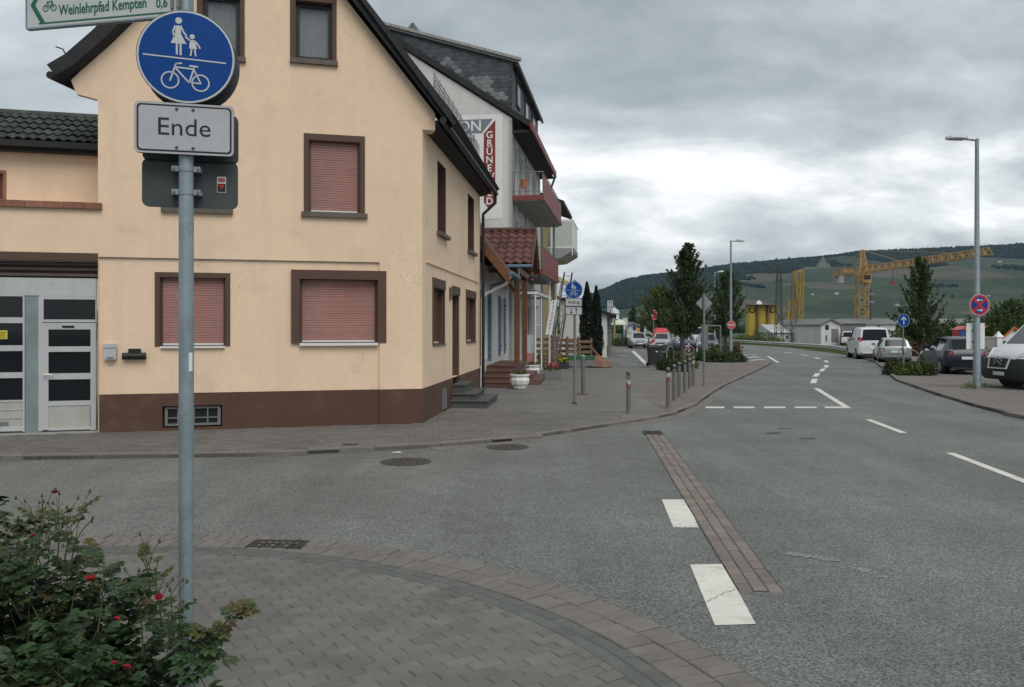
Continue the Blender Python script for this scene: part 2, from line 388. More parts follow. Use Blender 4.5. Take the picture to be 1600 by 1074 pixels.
m_pylon = mat('pylon_green', (.05, .06, .05), .6, var=.1)
m_rust = mat('rust_lattice', (.16, .11, .06), .6, var=.1)
m_grass = mat('verge_grass', (.055, .085, .025), .95, var=.35, vs=.8, dirt=(.14, .13, .06, .8), ds=.5, bump=.5, bs=9, bdist=.05)
m_field = mat('valley_ground', (.05, .065, .03), .95, var=.3, vs=.05)
m_tyre = mat('tyre', (.014, .014, .015), .8, var=.1, obj=True)
m_rim = mat('rim', (.33, .34, .35), .35, metal=.6, var=.1, obj=True)
m_bark = mat('bark', (.075, .06, .045), .95, var=.3, vs=8, bump=.6, bs=30)
m_redlamp = mat('red_lamp_glass', (.38, .015, .015), .15, var=0, spec=.6, obj=True)
m_clearlamp = mat('clear_lamp_glass', (.55, .57, .58), .12, var=.1, vs=20, spec=.7, obj=True)
m_plastic = mat('dark_plastic', (.03, .034, .037), .6, var=.1, obj=True)
m_concrete = mat('concrete', (.32, .32, .30), .85, var=.15, vs=4, bump=.3)
def leafmat(name, col, dirt=None, isl=.4, ds=3):
    return mat(name, col, .6, var=.2, vs=1.5, isl=isl, spec=.35, dirt=dirt, ds=ds, trans=.28)
m_leaf_dk = leafmat('dark_leaf', (.058, .095, .034), (.09, .125, .04, .6), ds=1)
m_leaf = leafmat('mid_leaf', (.068, .115, .03), (.11, .12, .035, .5))
m_leaf_y = leafmat('yellow_green_leaf', (.105, .145, .035), (.14, .14, .04, .6))
m_leaf_cy = leafmat('cypress_leaf', (.012, .026, .016))
m_leaf_bed = leafmat('bed_leaf', (.055, .08, .028), (.14, .11, .05, .7), ds=2)
m_rose_leaf = leafmat('rose_leaf', (.040, .078, .032), (.075, .085, .025, .6), ds=5)
m_rose_young = leafmat('rose_young_leaf', (.085, .085, .028), (.11, .045, .028, .7), ds=9)
for _m in (m_rose_leaf, m_rose_young): _m.node_tree.nodes['Principled BSDF'].inputs['Roughness'].default_value = .42
m_rose = mat('rose_petal', (.30, .010, .020), .6, var=.2, vs=30, isl=.2, trans=.15)
m_cane = mat('rose_cane', (.07, .075, .03), .8, var=.3, vs=12)

# ---------------------------------------------------------------- text
def text(body, fr, a, z, size, d, m, parent, name='lettering', align='CENTER', thick=.0015, squeeze=1.0, rot=0.0, bold=0.0, mirror=1):
    cu = bpy.data.curves.new('t', 'FONT'); cu.body = body; cu.size = size; cu.align_x = align; cu.align_y = 'CENTER'; cu.extrude = thick; cu.offset = bold; cu.resolution_u = 3
    ob = bpy.data.objects.new('t', cu); COL.objects.link(ob)
    dg = bpy.context.evaluated_depsgraph_get(); dg.update()
    me = bpy.data.meshes.new_from_object(ob.evaluated_get(dg)); bpy.data.objects.remove(ob); bpy.data.curves.remove(cu)
    off = V((0, 0, 0)); p = parent
    while p is not None:
        if p in WL: off = WL[p]
        p = p.parent
    c, s_ = math.cos(rot), math.sin(rot)
    for v in me.vertices:
        x, y, dd = v.co.x * squeeze, v.co.y, v.co.z
        x, y = x * c - y * s_, x * s_ + y * c
        v.co = fr.P(a + mirror * x, d + dd, z + y) - off
    me.materials.clear(); me.materials.append(m); me.name = name
    return _o(name, me, parent)

# ---------------------------------------------------------------- foliage
def leaf_mesh(name, pts, size, asp=.55, flat=.0, sv=.35):
    n = len(pts); pts = np.asarray(pts, float)
    a = rng.normal(size=(n, 3)); a[:, 2] *= (1 - flat * .7); a /= np.linalg.norm(a, axis=1)[:, None]
    b = rng.normal(size=(n, 3)); b -= a * (a * b).sum(1)[:, None]; b /= np.linalg.norm(b, axis=1)[:, None]
    L = size * (1 + sv * rng.uniform(-1, 1, n))[:, None]
    nrm = np.cross(a, b) * L * .18
    q = np.stack([pts - a * L * .5, pts + b * L * .5 * asp + nrm, pts + a * L * .5, pts - b * L * .5 * asp + nrm], 1).reshape(-1, 3)
    me = bpy.data.meshes.new(name); me.vertices.add(4 * n); me.vertices.foreach_set('co', q.ravel())
    me.loops.add(4 * n); me.loops.foreach_set('vertex_index', np.arange(4 * n, dtype=np.int32))
    me.polygons.add(n); me.polygons.foreach_set('loop_start', np.arange(0, 4 * n, 4, dtype=np.int32))
    me.update(calc_edges=True); return me
def leaves(name, pts, size, m, parent, **k):
    off = WL.get(parent, V((0, 0, 0))); me = leaf_mesh(name, np.asarray(pts) - np.array(off), size, **k); me.materials.append(m)
    return _o(name, me, parent)
# ================================================================ GROUND, ROAD, PAVEMENTS
def sheet(name, poly, z, m, parent=None, kind='structure', thick=None):
    mb = MB(); pts = [V((p[0], p[1], z)) for p in poly]
    if thick: mb.prism(pts, (0, 0, -thick))
    else:
        k = len(mb.v); mb.v += pts
        for t in tessellate_polygon([pts]): mb.f.append(tuple(k + i for i in t))
    return mb.build(name, m, parent, kind=kind)
def ground_z(x, y):
    t = min(1, max(0, (y - 70) / 50)); t = t * t * (3 - 2 * t)
    return -.03 - 1.2 * t
mb = MB(); xs = [-3000, -1200, -500, -200, -80, -40, -15, 0, 8, 15, 20, 25, 30, 40, 60, 100, 200, 500, 1200, 3000]
ys = [-400, -100, -20, 0, 20, 40, 60, 70, 75, 80, 85, 90, 95, 100, 105, 110, 115, 120, 140, 200, 400, 700, 1200, 2500, 5000]
for y in ys:
    for x in xs: mb.v.append(V((x, y, ground_z(x, y) - (.5 if -60 < x < 24 and y < 128 else 0))))
for j in range(len(ys) - 1):
    for i in range(len(xs) - 1):
        a = j * len(xs) + i; mb.f.append((a, a + 1, a + 1 + len(xs), a + len(xs)))
mb.build('ground', m_field, kind='structure')

RK = [(10.2, -15), (10.3, 8), (10.6, 17.3), (11.05, 19.8), (11.95, 23.5), (13.66, 29.6), (17.7, 40), (19.9, 45.7), (22.2, 53.7)]
RFAR = [(23.9, 61.75), (26.3, 79.7), (25.8, 96.5), (22, 112), (14, 122), (0, 128), (-20, 130), (-60, 130)]
road = sheet('road', [(-60, -15)] + RK + RFAR, 0.0, m_asphalt)
LK = [(-12, 11.75), (-7.3, 11.9), (-3.77, 12.24), (-2.62, 12.62), (-1.32, 13.1), (0, 13.88), (.916, 14.88), (1.86, 15.94), (2.67, 16.86), (3.43, 17.9), (4.4, 20), (5.7, 23.75), (6.86, 26.85), (10.5, 35.8), (13.6, 43.5)]
m_plaza = brick_mat('plaza_paving', (.185, .177, .162), (.165, .158, .146), (.125, .118, .108), rot=.15)
m_plazar = brick_mat('red_paving', (.190, .158, .146), (.170, .142, .132), (.125, .105, .098), rot=1.1)
m_rwalk = brick_mat('right_paving', (.19, .168, .15), (.165, .146, .13), (.13, .118, .105), rot=.3)
plaza = sheet('plaza', LK + [(13.9, 45.2), (11, 46.5), (9, 45), (6.2, 38), (2, 38.3), (-8, 38), (-30, 38), (-30, 11.75)], .05, m_plaza, thick=.08)
inner = [(x - .55 * (1 if x > 4 else .9), y + .55) for x, y in LK[8:]]
sheet('red_paving', LK[9:] + [(12.6, 44.2), (8.2, 36.2), (4.9, 28), (3.5, 22.5)], .056, m_plazar)
rwalk = sheet('right_sidewalk', RK + [(23.2, 54), (40, 54), (40, -15)], .05, m_rwalk, thick=.08)
# kerb stones, one metre each, along both kerbs
def along(poly, step, start=0.0):
    acc = start; out = []
    for a, b in zip(poly, poly[1:]):
        a, b = V((*a, 0)), V((*b, 0)); L = (b - a).length
        while acc < L: out.append((a + (b - a) * (acc / L), math.atan2(b.y - a.y, b.x - a.x))); acc += step
        acc -= L
    return out
kst = MB().cbox((0, -.0, -.03), (.99, .13, .085), .015).mesh('kerb_stone'); kst.materials.append(m_kerb)
for p, a in along(LK, 1.0): piece('kerb_stone', kst, plaza, (p.x, p.y, -.006 - .006 * rnd.random()), a)
kst2 = MB().cbox((0, -.13, -.03), (.99, 0, .10), .015).mesh('kerb_stone'); kst2.materials.append(m_kerb)
for p, a in along(RK[1:], 1.0): piece('kerb_stone', kst2, rwalk, (p.x, p.y, -.01 - .012 * rnd.random()), a)
# flush stone channel at the foot of the far kerb round the corner
gut = MB().cbox((0, -.26, -.03), (.24, -.01, .012), .006).mesh('channel_stone'); gut.materials.append(m_kerb)
for p, a in along(LK[4:12], .25): piece('channel_stone', gut, plaza, (p.x, p.y, -.004 * rnd.random()), a + rnd.uniform(-.01, .01))

# pavers between the far kerb and the corner house: real stones, joined (too small to pick apart)
class BrickMass:
    def __init__(s): s.q = []
    def add(s, cx, cy, a, l, w_, z0, z1, clip=None):
        c, n = math.cos(a), math.sin(a); e = .006
        def ring(l_, w2):
            r = [V((cx + x * c - y * n, cy + x * n + y * c, 0)) for x, y in ((-l_, -w2), (l_, -w2), (l_, w2), (-l_, w2))]
            return [clip(p) if clip else p for p in r]
        s.q.append((ring(l / 2, w_ / 2), ring(l / 2 - e, w_ / 2 - e), z0, z1))
    def mb(s):
        m = MB()
        for o, i, z0, z1 in s.q:
            k = len(m.v); m.v += [p + V((0, 0, z0)) for p in o] + [p + V((0, 0, z1 - .004)) for p in o] + [p + V((0, 0, z1)) for p in i]
            for r in (0, 4):
                for t in range(4): u = (t + 1) % 4; m.f.append((k + r + t, k + r + u, k + r + 4 + u, k + r + 4 + t))
            m.f.append((k + 8, k + 9, k + 10, k + 11))
        return m
def fast(mb, name, m, parent=None, kind=None):
    me = bpy.data.meshes.new(name); off = WL.get(parent, V((0, 0, 0))); me.from_pydata([tuple(p - off) for p in mb.v], [], mb.f); me.materials.append(m)
    return tag(_o(name, me, parent), kind=kind)
A0 = V((-1.728, 16.05, 0)); uF = V((-.9667, -.2561, 0)); uR = V((.0957, .9954, 0))
def kerb_y(x):
    for (x0, y0), (x1, y1) in zip(LK, LK[1:]):
        if x0 <= x <= x1: return y0 + (y1 - y0) * (x - x0) / (x1 - x0)
    return 99
bmass = BrickMass(); a_ = math.radians(6)
for r in range(-10, 75):
    for c in range(-70, 45):
        x = c * .206 + (.103 if r % 2 else 0); y = r * .106
        X, Y = x * math.cos(a_) - y * math.sin(a_) + .5, x * math.sin(a_) + y * math.cos(a_) + 11.5
        if not -9.5 < X < 2.2: continue
        if Y < kerb_y(X) + .24: continue
        wy = 16.05 + (X + 1.728) * (.2561 / .9667) if X < -1.728 else 18.3
        if Y > wy - .06 or Y > 18.2: continue
        bmass.add(X, Y, a_ + rnd.uniform(-.01, .01), .2, .1, .03, .062 + rnd.uniform(-.003, .002))
fast(bmass.mb(), 'far_pavers', m_walk_s, plaza, 'stuff')

# ---- near pavement: kerb arc, border rows and pavers
C0 = (-3.1, 2.9); RR = 4.66
def arc(off, s):                               # s = distance along the outer edge, off = distance inwards
    q = RR * math.pi / 2
    if s < 0: return C0[0] + s, C0[1] + RR - off, 0.0
    if s > q: return C0[0] + RR - off, C0[1] - (s - q), -math.pi / 2
    t = math.pi / 2 - s / RR; return C0[0] + (RR - off) * math.cos(t), C0[1] + (RR - off) * math.sin(t), t - math.pi / 2
edge = [arc(.01, s / 4)[:2] for s in range(-40, 64)]
walk = sheet('near_sidewalk', edge + [(1.55, -8), (-13.1, -8)], .019, m_joint, thick=.05)
def unit(name, m, lx, ly, h):
    me = MB().cbox((-lx / 2, -ly / 2, -.03), (lx / 2, ly / 2, h), .007).mesh(name); me.materials.append(m); return me
k1 = unit('kerb_stone', m_kerb, .1135, .205, .030); g1 = unit('border_paver', m_grey_st, .195, .098, .024); pv = unit('paver', m_paver, .1995, .0985, .026)
for row, off in ((0, .106), (1, .318)):
    s = -2.6
    while s < 7.6:
        x, y, a = arc(off, s + (.06 if row else 0)); sx = (RR - off) / RR if 0 < s < 7.32 else 1
        piece('kerb_stone', k1, walk, (x, y, rnd.uniform(-.003, .003)), a + rnd.uniform(-.008, .008), (sx * 1.0, 1, 1), rnd.uniform(-.01, .01)); s += .126
for row, off in ((0, .476), (1, .579)):
    s = -2.6
    while s < 7.6:
        x, y, a = arc(off, s + (.1 if row else 0)); sx = (RR - off) / RR if 0 < s < 7.32 else 1
        piece('border_paver', g1, walk, (x, y, rnd.uniform(-.002, .002)), a + rnd.uniform(-.008, .008), (sx, 1, 1), rnd.uniform(-.008, .008)); s += .203
RIN = .636
def inside_near(x, y):
    if x < C0[0]: return y < C0[1] + RR - RIN
    if y < C0[1]: return x < C0[0] + RR - RIN
    return math.hypot(x - C0[0], y - C0[1]) < RR - RIN
def clip_near(p):
    x, y = p.x, p.y; lim = RR - RIN
    if x < C0[0]: y = min(y, C0[1] + lim)
    elif y < C0[1]: x = min(x, C0[0] + lim)
    else:
        d = math.hypot(x - C0[0], y - C0[1])
        if d > lim: x, y = C0[0] + (x - C0[0]) * lim / d, C0[1] + (y - C0[1]) * lim / d
    return V((x, y, 0))
a_ = math.radians(33); cand = []; pmass = BrickMass()
for r in range(-140, 140):
    for c in range(-70, 70):
        x = c * .2025 + (.101 if r % 2 else 0); y = r * .1025
        X, Y = x * math.cos(a_) - y * math.sin(a_) - 1.5, x * math.sin(a_) + y * math.cos(a_) + 4.5
        if not (-9 < X < 2 and -2.5 < Y < 7): continue
        if inside_near(X, Y):
            co = [(X + sx * .098 * math.cos(a_) - sy * .048 * math.sin(a_), Y + sx * .098 * math.sin(a_) + sy * .048 * math.cos(a_)) for sx in (-1, 1) for sy in (-1, 1)]
            full = all(inside_near(*q) for q in co)
            px = CX + F * X / max(Y, .1); py = HY + F * EYE / max(Y, .1)
            vis = full and Y > 3 and 200 < px < 1600 and py < 1074
            (cand.append((Y, X)) if vis else pmass.add(X, Y, a_, .1995, .0985, 0, .026 + rnd.uniform(-.003, .002), clip_near))
        else:
            d = math.hypot(X - C0[0], Y - C0[1]) if X > C0[0] and Y > C0[1] else 0
            if d and d < RR - RIN + .07: pmass.add(X, Y, a_, .1995, .0985, 0, .026, clip_near)
cand.sort()
for i, (Y, X) in enumerate(cand):
    if i < 298: piece('paver', pv, walk, (X, Y, rnd.uniform(-.003, .002)), a_ + rnd.uniform(-.012, .012), None, rnd.uniform(-.012, .012), rnd.uniform(-.012, .012))
    else: pmass.add(X, Y, a_ + rnd.uniform(-.01, .01), .1995, .0985, 0, .026 + rnd.uniform(-.003, .002))
fast(pmass.mb(), 'more_pavers', m_paver_s, walk, 'stuff')

# ---- brick channel strip across the junction
strip_a, strip_b = V((2.57, 15.25, 0)), V((1.79, 5.98, 0))
sv = (strip_b - strip_a); sl_ = sv.length; su = sv / sl_; sn = V((-su.y, su.x, 0)); sang = math.atan2(su.y, su.x)
bed = [strip_a - sn * .165, strip_a + sn * .165, strip_b + sn * .165, strip_b - sn * .165]
strip = sheet('brick_channel', bed, .004, mat('dark_joint', (.06, .055, .05), .95))
bk = unit('brick', m_brick, .188, .101, .010)
for e0 in (.045, sl_ - .05): p = strip_a + su * e0; piece('brick', bk, strip, (p.x, p.y, 0), sang, (.47, 1, 1))
for c in range(3):
    pos = .1 + (.1 if c == 1 else 0)
    while pos < sl_ - .05:
        p = strip_a + su * pos + sn * (c - 1) * .106; piece('brick', bk, strip, (p.x, p.y, rnd.uniform(-.003, .003)), sang + rnd.uniform(-.015, .015), None, rnd.uniform(-.01, .01)); pos += .203
# ---- paint
def dash(p, q, wd, z=.004, name='painted_line'):
    p, q = V((p[0], p[1], 0)), V((q[0], q[1], 0)); d = (q - p).normalized(); n = V((-d.y, d.x, 0)) * wd / 2
    return sheet(name, [p - n, q - n, q + n, p + n], z, m_line, road)
sheet('painted_block', [gp(1034, 781), gp(1072, 781), gp(1092, 825), gp(1052, 825)], .004, m_line, road)
sheet('painted_block', [gp(1078, 883), gp(1130, 882), gp(1181, 976), gp(1117, 978)], .004, m_line, road)
dash(gp(1357, 656), gp(1412, 677), .13); dash(gp(1484, 708), gp(1660, 775), .13)
dash(gp(1275, 607), gp(1325, 638), .15)
for a, b in ((1103, 1133), (1147, 1180), (1195, 1228), (1243, 1277), (1290, 1325)):
    sheet('painted_block', [gp(a, 638.3), gp(b, 638.3), gp(b - 2, 635.8), gp(a - 2, 635.8)], .005, m_line, road)
path = [gp(1271.8, 595.6), gp(1275.8, 586), gp(1285, 578.4), gp(1291, 572.6), gp(1291, 565), gp(1277, 560), gp(1257, 555), gp(1231.6, 551.6)]
for i, p in enumerate(path):
    t = (path[min(i + 1, 7)] - path[max(i - 1, 0)]).normalized(); dash(p - t * 1.3, p + t * 1.3, .2)
dash(gp(989, 549), gp(1012, 571), .25)
dash(gp(1200, 557), gp(1216, 567), .15)
for (a, b) in ((1168, 555), (1176, 555), (1172, 559), (1181, 558), (1177, 563), (1188, 562)): 
    p = gp(a, b); dash(p - V((.25, .3, 0)), p + V((.25, .3, 0)), .5)
for (a, b) in ((968, 548.5), (979, 548.5), (972, 556), (975, 568), (990, 569)):
    p = gp(a, b); dash(p - V((.22, 0, 0)), p + V((.22, 0, 0)), .35)
m_scuff = mat('scuffed_paint', (.30, .31, .29), .8, var=.3, vs=9)
for a, b, wd in (((1232, 866), (1263, 870), .03), ((1262, 870), (1305, 878), .02), ((1325, 885), (1392, 905), .035)):
    p, q = gp(*a), gp(*b); mb = MB()
    for _ in range(70):
        f = rnd.random(); c = p + (q - p) * f + V((rnd.gauss(0, wd), rnd.gauss(0, wd), .003 + _ * .00006)); l, w_ = rnd.uniform(.006, .03), rnd.uniform(.004, .01)
        mb.face([c + V((-l, -w_, 0)), c + V((l, -w_ * .4, 0)), c + V((l * .7, w_, 0)), c + V((-l * .6, w_ * .7, 0))])
    mb.build('scuff_marks', m_scuff, road, kind='stuff')
m_tar = mat('tar_seam', (.045, .046, .046), .7, var=.3, vs=8)
for pts in (((1195, 677), (1216, 675), (1222, 678), (1198, 679)), ((1248, 684), (1275, 685), (1272, 687), (1250, 686)), ((1213, 669.5), (1235, 669.2), (1236, 670.4), (1214, 670.6))):
    sheet('tar_patch', [gp(*p) for p in pts], .003, m_tar, road)
# hairline cracks wandering from the pavement edge through the painted block
def crack(pts, wd):
    mb = MB(); P = []
    for a, b in zip(pts, pts[1:]):
        a, b = gp(*a), gp(*b)
        for k in range(10): P.append(a + (b - a) * k / 10 + V((rnd.uniform(-.012, .012), rnd.uniform(-.02, .02), 0)))
    for p, q in zip(P, P[1:]):
        d = (q - p).normalized(); n = V((-d.y, d.x, 0)) * wd * rnd.uniform(.4, 1)
        mb.face([p - n + V((0, 0, .007)), q - n + V((0, 0, .007)), q + n + V((0, 0, .007)), p + n + V((0, 0, .007))])
    mb.build('asphalt_crack', m_tar, road)
crack([(1030, 970), (1068, 952), (1103, 942), (1130, 928), (1152, 922)], .003)
# dirt strip where the near kerb meets the asphalt
mb = MB()
for s in range(-26, 76):
    a, b = s / 10, (s + 1) / 10; w0, w1 = .03 + .03 * rnd.random(), .03 + .03 * rnd.random()
    p, q = arc(-w0, a), arc(-w1, b); r_, t_ = arc(.02, b), arc(.02, a)
    mb.face([(p[0], p[1], .0035), (q[0], q[1], .0035), (r_[0], r_[1], .0035), (t_[0], t_[1], .0035)])
mb.build('gutter_dirt', m_joint, walk)
# manhole covers and drains
def manhole(px, py, r, label):
    p = gp(px, py); t = thing('manhole_cover', label, 'manhole cover', (p.x, p.y, 0), 'manhole covers in the side road')
    MB().lathe([(r, -.02), (r, .006), (r - .05, .009), (r - .055, .005), (r - .06, .005)], p, 32).build('rim', m_iron, t)
    MB().lathe([(r - .065, -.02), (r - .065, .008)], p, 32).build('lid', m_iron, t)
    mb = MB()
    for i in range(-3, 4):
        for j in range(-3, 4):
            if math.hypot(i, j) * .085 < r - .1: mb.box((p.x + i * .085 - .025, p.y + j * .085 - .025, .006), (p.x + i * .085 + .025, p.y + j * .085 + .025, .012))
    mb.build('tread_studs', m_iron, t, kind='stuff')
manhole(634, 722, .36, 'round brown iron manhole cover nearer the front wall of the peach house')
manhole(793, 699, .34, 'round iron manhole cover nearer the kerb corner, right of the other one')
m_gratem = mat('grate_iron', (.035, .033, .03), .7, var=.2, vs=9)
def grate(c, ang, L, W, label, nslat, z=.0):
    t = thing('drain_grate', label, 'drain', (c.x, c.y, 0), 'street drains')
    fr = Fr((c.x, c.y), (math.cos(ang), math.sin(ang)))
    def bx(mb, a0, a1, b0, b1, z0, z1): mb.fb(fr, a0, a1, b0, b1, z0, z1)
    mb = MB(); bx(mb, -L / 2, L / 2, -W / 2, W / 2, z + .002, z + .006); mb.build('shaft', m_black, t)
    mb = MB()
    bx(mb, -L / 2, L / 2, -W / 2, -W / 2 + .03, z, z + .02); bx(mb, -L / 2, L / 2, W / 2 - .03, W / 2, z, z + .02)
    bx(mb, -L / 2, -L / 2 + .03, -W / 2 + .03, W / 2 - .03, z, z + .02); bx(mb, L / 2 - .03, L / 2, -W / 2 + .03, W / 2 - .03, z, z + .02); mb.build('frame', m_gratem, t)
    for i in range(nslat):
        x = -L / 2 + .03 + (L - .06) * (i + .5) / nslat; mb = MB(); bx(mb, x - .015, x + .015, -W / 2 + .03, W / 2 - .03, z + .006, z + .018); mb.build('bar', m_gratem, t)
    mb = MB(); bx(mb, -L / 2 + .03, L / 2 - .03, -.012, .012, z + .007, z + .0185); mb.build('cross_bar', m_gratem, t)
grate(gp(434, 856), math.radians(-5), .48, .24, 'dark iron drain grate in the curved edge of the near pavement', 7, .018)
grate(gp(1020, 677.5), sang, .45, .33, 'small brown drain grate at the far end of the brick channel', 5)
p = gp(620, 708); mb = MB(); mb.face([p + V((-.07, -.03, .006)), p + V((.0, -.04, .012)), p + V((.02, .03, .018)), p + V((-.06, .03, .008))]); mb.face([p + V((.0, -.04, .012)), p + V((.07, -.02, .006)), p + V((.06, .03, .01)), p + V((.02, .03, .018))])
tag(mb.build('paper_scrap', m_white), 'small white scrap of paper lying by the kerb before the peach house', 'litter')
p = gp(547, 695, .06); g_ = MB().box((p.x - .12, p.y - .08, .06), (p.x + .12, p.y + .08, .068)).build('water_valve_cover', m_iron); tag(g_, 'small dark iron valve lid set in the pavers before the peach house', 'valve cover')
# ================================================================ CORNER HOUSE (peach render, brown plinth)
GF = Fr(A0, uF, True)          # front: along runs to the left in the photograph
if GF.n.y > 0: GF = Fr(A0, uF)
GR = Fr(A0, uR)                # street side, normal to +X
ZP = .06
house = thing('corner_house', 'peach rendered corner house with pink-red roller shutters and steep dark gable roof', 'house', (A0.x, A0.y, ZP))
def shutter_mb(fr, s0, s1, z0, z1, d, pitch=.045):
    mb = MB(); z = z0; prof = []; base_d = d
    while z < z1 - .002:
        d = base_d + rnd.uniform(-.003, .003)
        prof += [(z, d - .012), (z + .006, d), (min(z + pitch - .006, z1), d + .004), (min(z + pitch, z1), d - .012)]; z += pitch
    for (za, da), (zb, db) in zip(prof, prof[1:]):
        if zb - za < 1e-5: continue
        mb.face([fr.P(s0, da, za), fr.P(s1, da, za), fr.P(s1, db, zb), fr.P(s0, db, zb)])
    return mb
def window(root, fr, op, band, depth, d0=0.0, proud=.018, fill='shutter', sill=None, fm=None, sm=None, name='window', label=None, sillm=None, single_lining=True):
    s0, s1, z0, z1 = op; l, r, t, b = band; fm = fm or m_brown; mb = MB(); dp = d0 + proud; e = .015
    if l: mb.fb(fr, s0 - l, s0, d0 - .01, dp, z0 - b, z1 + t)
    if r: mb.fb(fr, s1, s1 + r, d0 - .01, dp, z0 - b, z1 + t)
    if t: mb.fb(fr, s0, s1, d0 - .01, dp, z1, z1 + t)
    if b: mb.fb(fr, s0, s1, d0 - .01, dp, z0 - b, z0)
    dl = d0 - .001 if (l or r) else d0 + .002
    mb.fb(fr, s0, s0 + e, d0 - depth - .03, dl, z0, z1); mb.fb(fr, s1 - e, s1, d0 - depth - .03, dl, z0, z1)
    mb.fb(fr, s0 + e, s1 - e, d0 - depth - .03, dl, z1 - e, z1); mb.fb(fr, s0 + e, s1 - e, d0 - depth - .03, dl, z0, z0 + e)
    win = mb.build(name, fm, root, label=label); d = d0 - depth
    if fill == 'shutter':
        shutter_mb(fr, s0 + e + .03, s1 - e - .03, z0 + e, z1 - e, d).build('roller_shutter', sm or m_shutter, win)
        for ga, gb in ((s0 + e, s0 + e + .032), (s1 - e - .032, s1 - e)): MB().fb(fr, ga, gb, d - .02, d + .022, z0 + e, z1 - e).build('guide_rail', fm, win)
        MB().fb(fr, s0 + e + .033, s1 - e - .033, d + .006, d + .02, z0 + e + .001, z0 + .05).build('shutter_rail', m_white_al if fm is m_brown and (l or r) else m_shutter_dk, win)
    else:
        f = .07; g = MB()
        g.fb(fr, s0 + e, s0 + e + f, d - .04, d, z0 + e, z1 - e); g.fb(fr, s1 - e - f, s1 - e, d - .04, d, z0 + e, z1 - e)
        g.fb(fr, s0 + e + f, s1 - e - f, d - .04, d, z1 - e - f, z1 - e); g.fb(fr, s0 + e + f, s1 - e - f, d - .04, d, z0 + e, z0 + e + f)
        g.build('casement', m_black, win)
        MB().fb(fr, s0 + e + f, s1 - e - f, d - .03, d - .02, z0 + e + f, z1 - e - f).build('pane', m_winglass, win)
        c = MB(); n = 16; xs_ = [s0 + e + f + (s1 - s0 - 2 * e - 2 * f) * i / (n * 2) for i in range(n * 2 + 1)]
        for i in range(n * 2): c.face([fr.P(xs_[i], d - .05 - .02 * (i % 2), z0 + .05), fr.P(xs_[i + 1], d - .05 - .02 * ((i + 1) % 2), z0 + .05), fr.P(xs_[i + 1], d - .05 - .02 * ((i + 1) % 2), z1), fr.P(xs_[i], d - .05 - .02 * (i % 2), z1)])
        c.build('curtain', m_curtain, win)
    if sill:
        so_, dd, th, mm = sill; MB().fb(fr, s0 - so_, s1 + so_, d0 - .02 if dd > 0 else d0, d0 + abs(dd), z0 - th - b, z0 - b - .001).build('sill', mm, win)
    return win
# see-through pane for the attic windows
m_winglass = bpy.data.materials.new('window_glass'); m_winglass.use_nodes = True
_t = m_winglass.node_tree; _b = _t.nodes['Principled BSDF']; _b.inputs['Base Color'].default_value = (.02, .02, .02, 1); _b.inputs['Roughness'].default_value = .05
_tr = _t.nodes.new('ShaderNodeBsdfTransparent'); _mx = _t.nodes.new('ShaderNodeMixShader'); _mx.inputs[0].default_value = .22
_t.links.new(_tr.outputs[0], _mx.inputs[1]); _t.links.new(_b.outputs[0], _mx.inputs[2]); _t.links.new(_mx.outputs[0], _t.nodes['Material Output'].inputs[0])

ZC = 3.14; SR = .822; SB = 5.72; REC = -.045
W1 = GF.R(482, 221, 563, 333); W0 = (W1[0] + 2.42, W1[1] + 2.42, W1[2], W1[3])
At1 = GF.R(461, 3, 520, 94); At0 = GF.R(316, -8, 376, 88)
W2 = GF.R(249, 434, 353, 541, REC); W3 = GF.R(468, 437, 592, 536, REC)
W3 = (max(W3[0], SR + .03), W3[1], W3[2], W3[3])
CW = GF.R(254, 634, 347, 668, REC)
ridge = (2.95, 9.9)
wallm = MB()
wallm.wall(GF, [(0, ZC), (0, 5.72), (-.25, 5.77), (-.25, 6.04), ridge, (6.15, 6.2), (6.06, 5.97), (5.74, 5.9), (SB, 5.86), (SB, ZC)], [W1, W0, At1, At0], 0, .15)
wallm.wall(GF, [(SR, .72), (SR, ZC), (SB, ZC), (SB, .72)], [W2, (W3[0], W3[1], W3[2], W3[3])], REC, .15, sides=False)
wallm.face([GF.P(SR, REC, ZC), GF.P(SB, REC, ZC), GF.P(SB, 0, ZC), GF.P(SR, 0, ZC)])
wallm.face([GF.P(SR, REC, .72), GF.P(SR, REC, ZC), GF.P(SR, 0, ZC), GF.P(SR, 0, .72)])
wallm.wall(GF, [(0, .72), (0, ZC), (SR, ZC), (SR, .72)], (), 0, .1, sides=False)
# corbel return on the right corner
wallm.fb(GF, -.25, 0, -.35, -.001, 5.72, 5.95)
HL = 8.29
ZR = 3.18
def RR_(x0, y0, x1, y1): return GR.R(x0, y0, x1, y1)
R1 = RR_(683.5, 257, 696.5, 366); R2 = RR_(731, 307, 740.5, 393.5)
L1 = RR_(676.5, 451, 695.5, 538); L2 = RR_(728.5, 466, 743.5, 534.5); DO = RR_(706.8, 461, 717.5, 592)
R1 = (R1[0], R1[1], R1[2], R1[3]); 
wallm.wall(GR, [(0, ZR), (0, 5.9), (HL, 5.9), (HL, ZR)], [R1, R2], 0, .15, sides=False)
wallm.wall(GR, [(0, .72), (0, ZR), (HL, ZR), (HL, .72)], [L1, L2, (DO[0], DO[1], .72 + .004, DO[3])], -.03 * 0, .15, sides=False)
wallm.fb(GR, .3, HL - .4, .001, .03, ZR, ZR + .035)
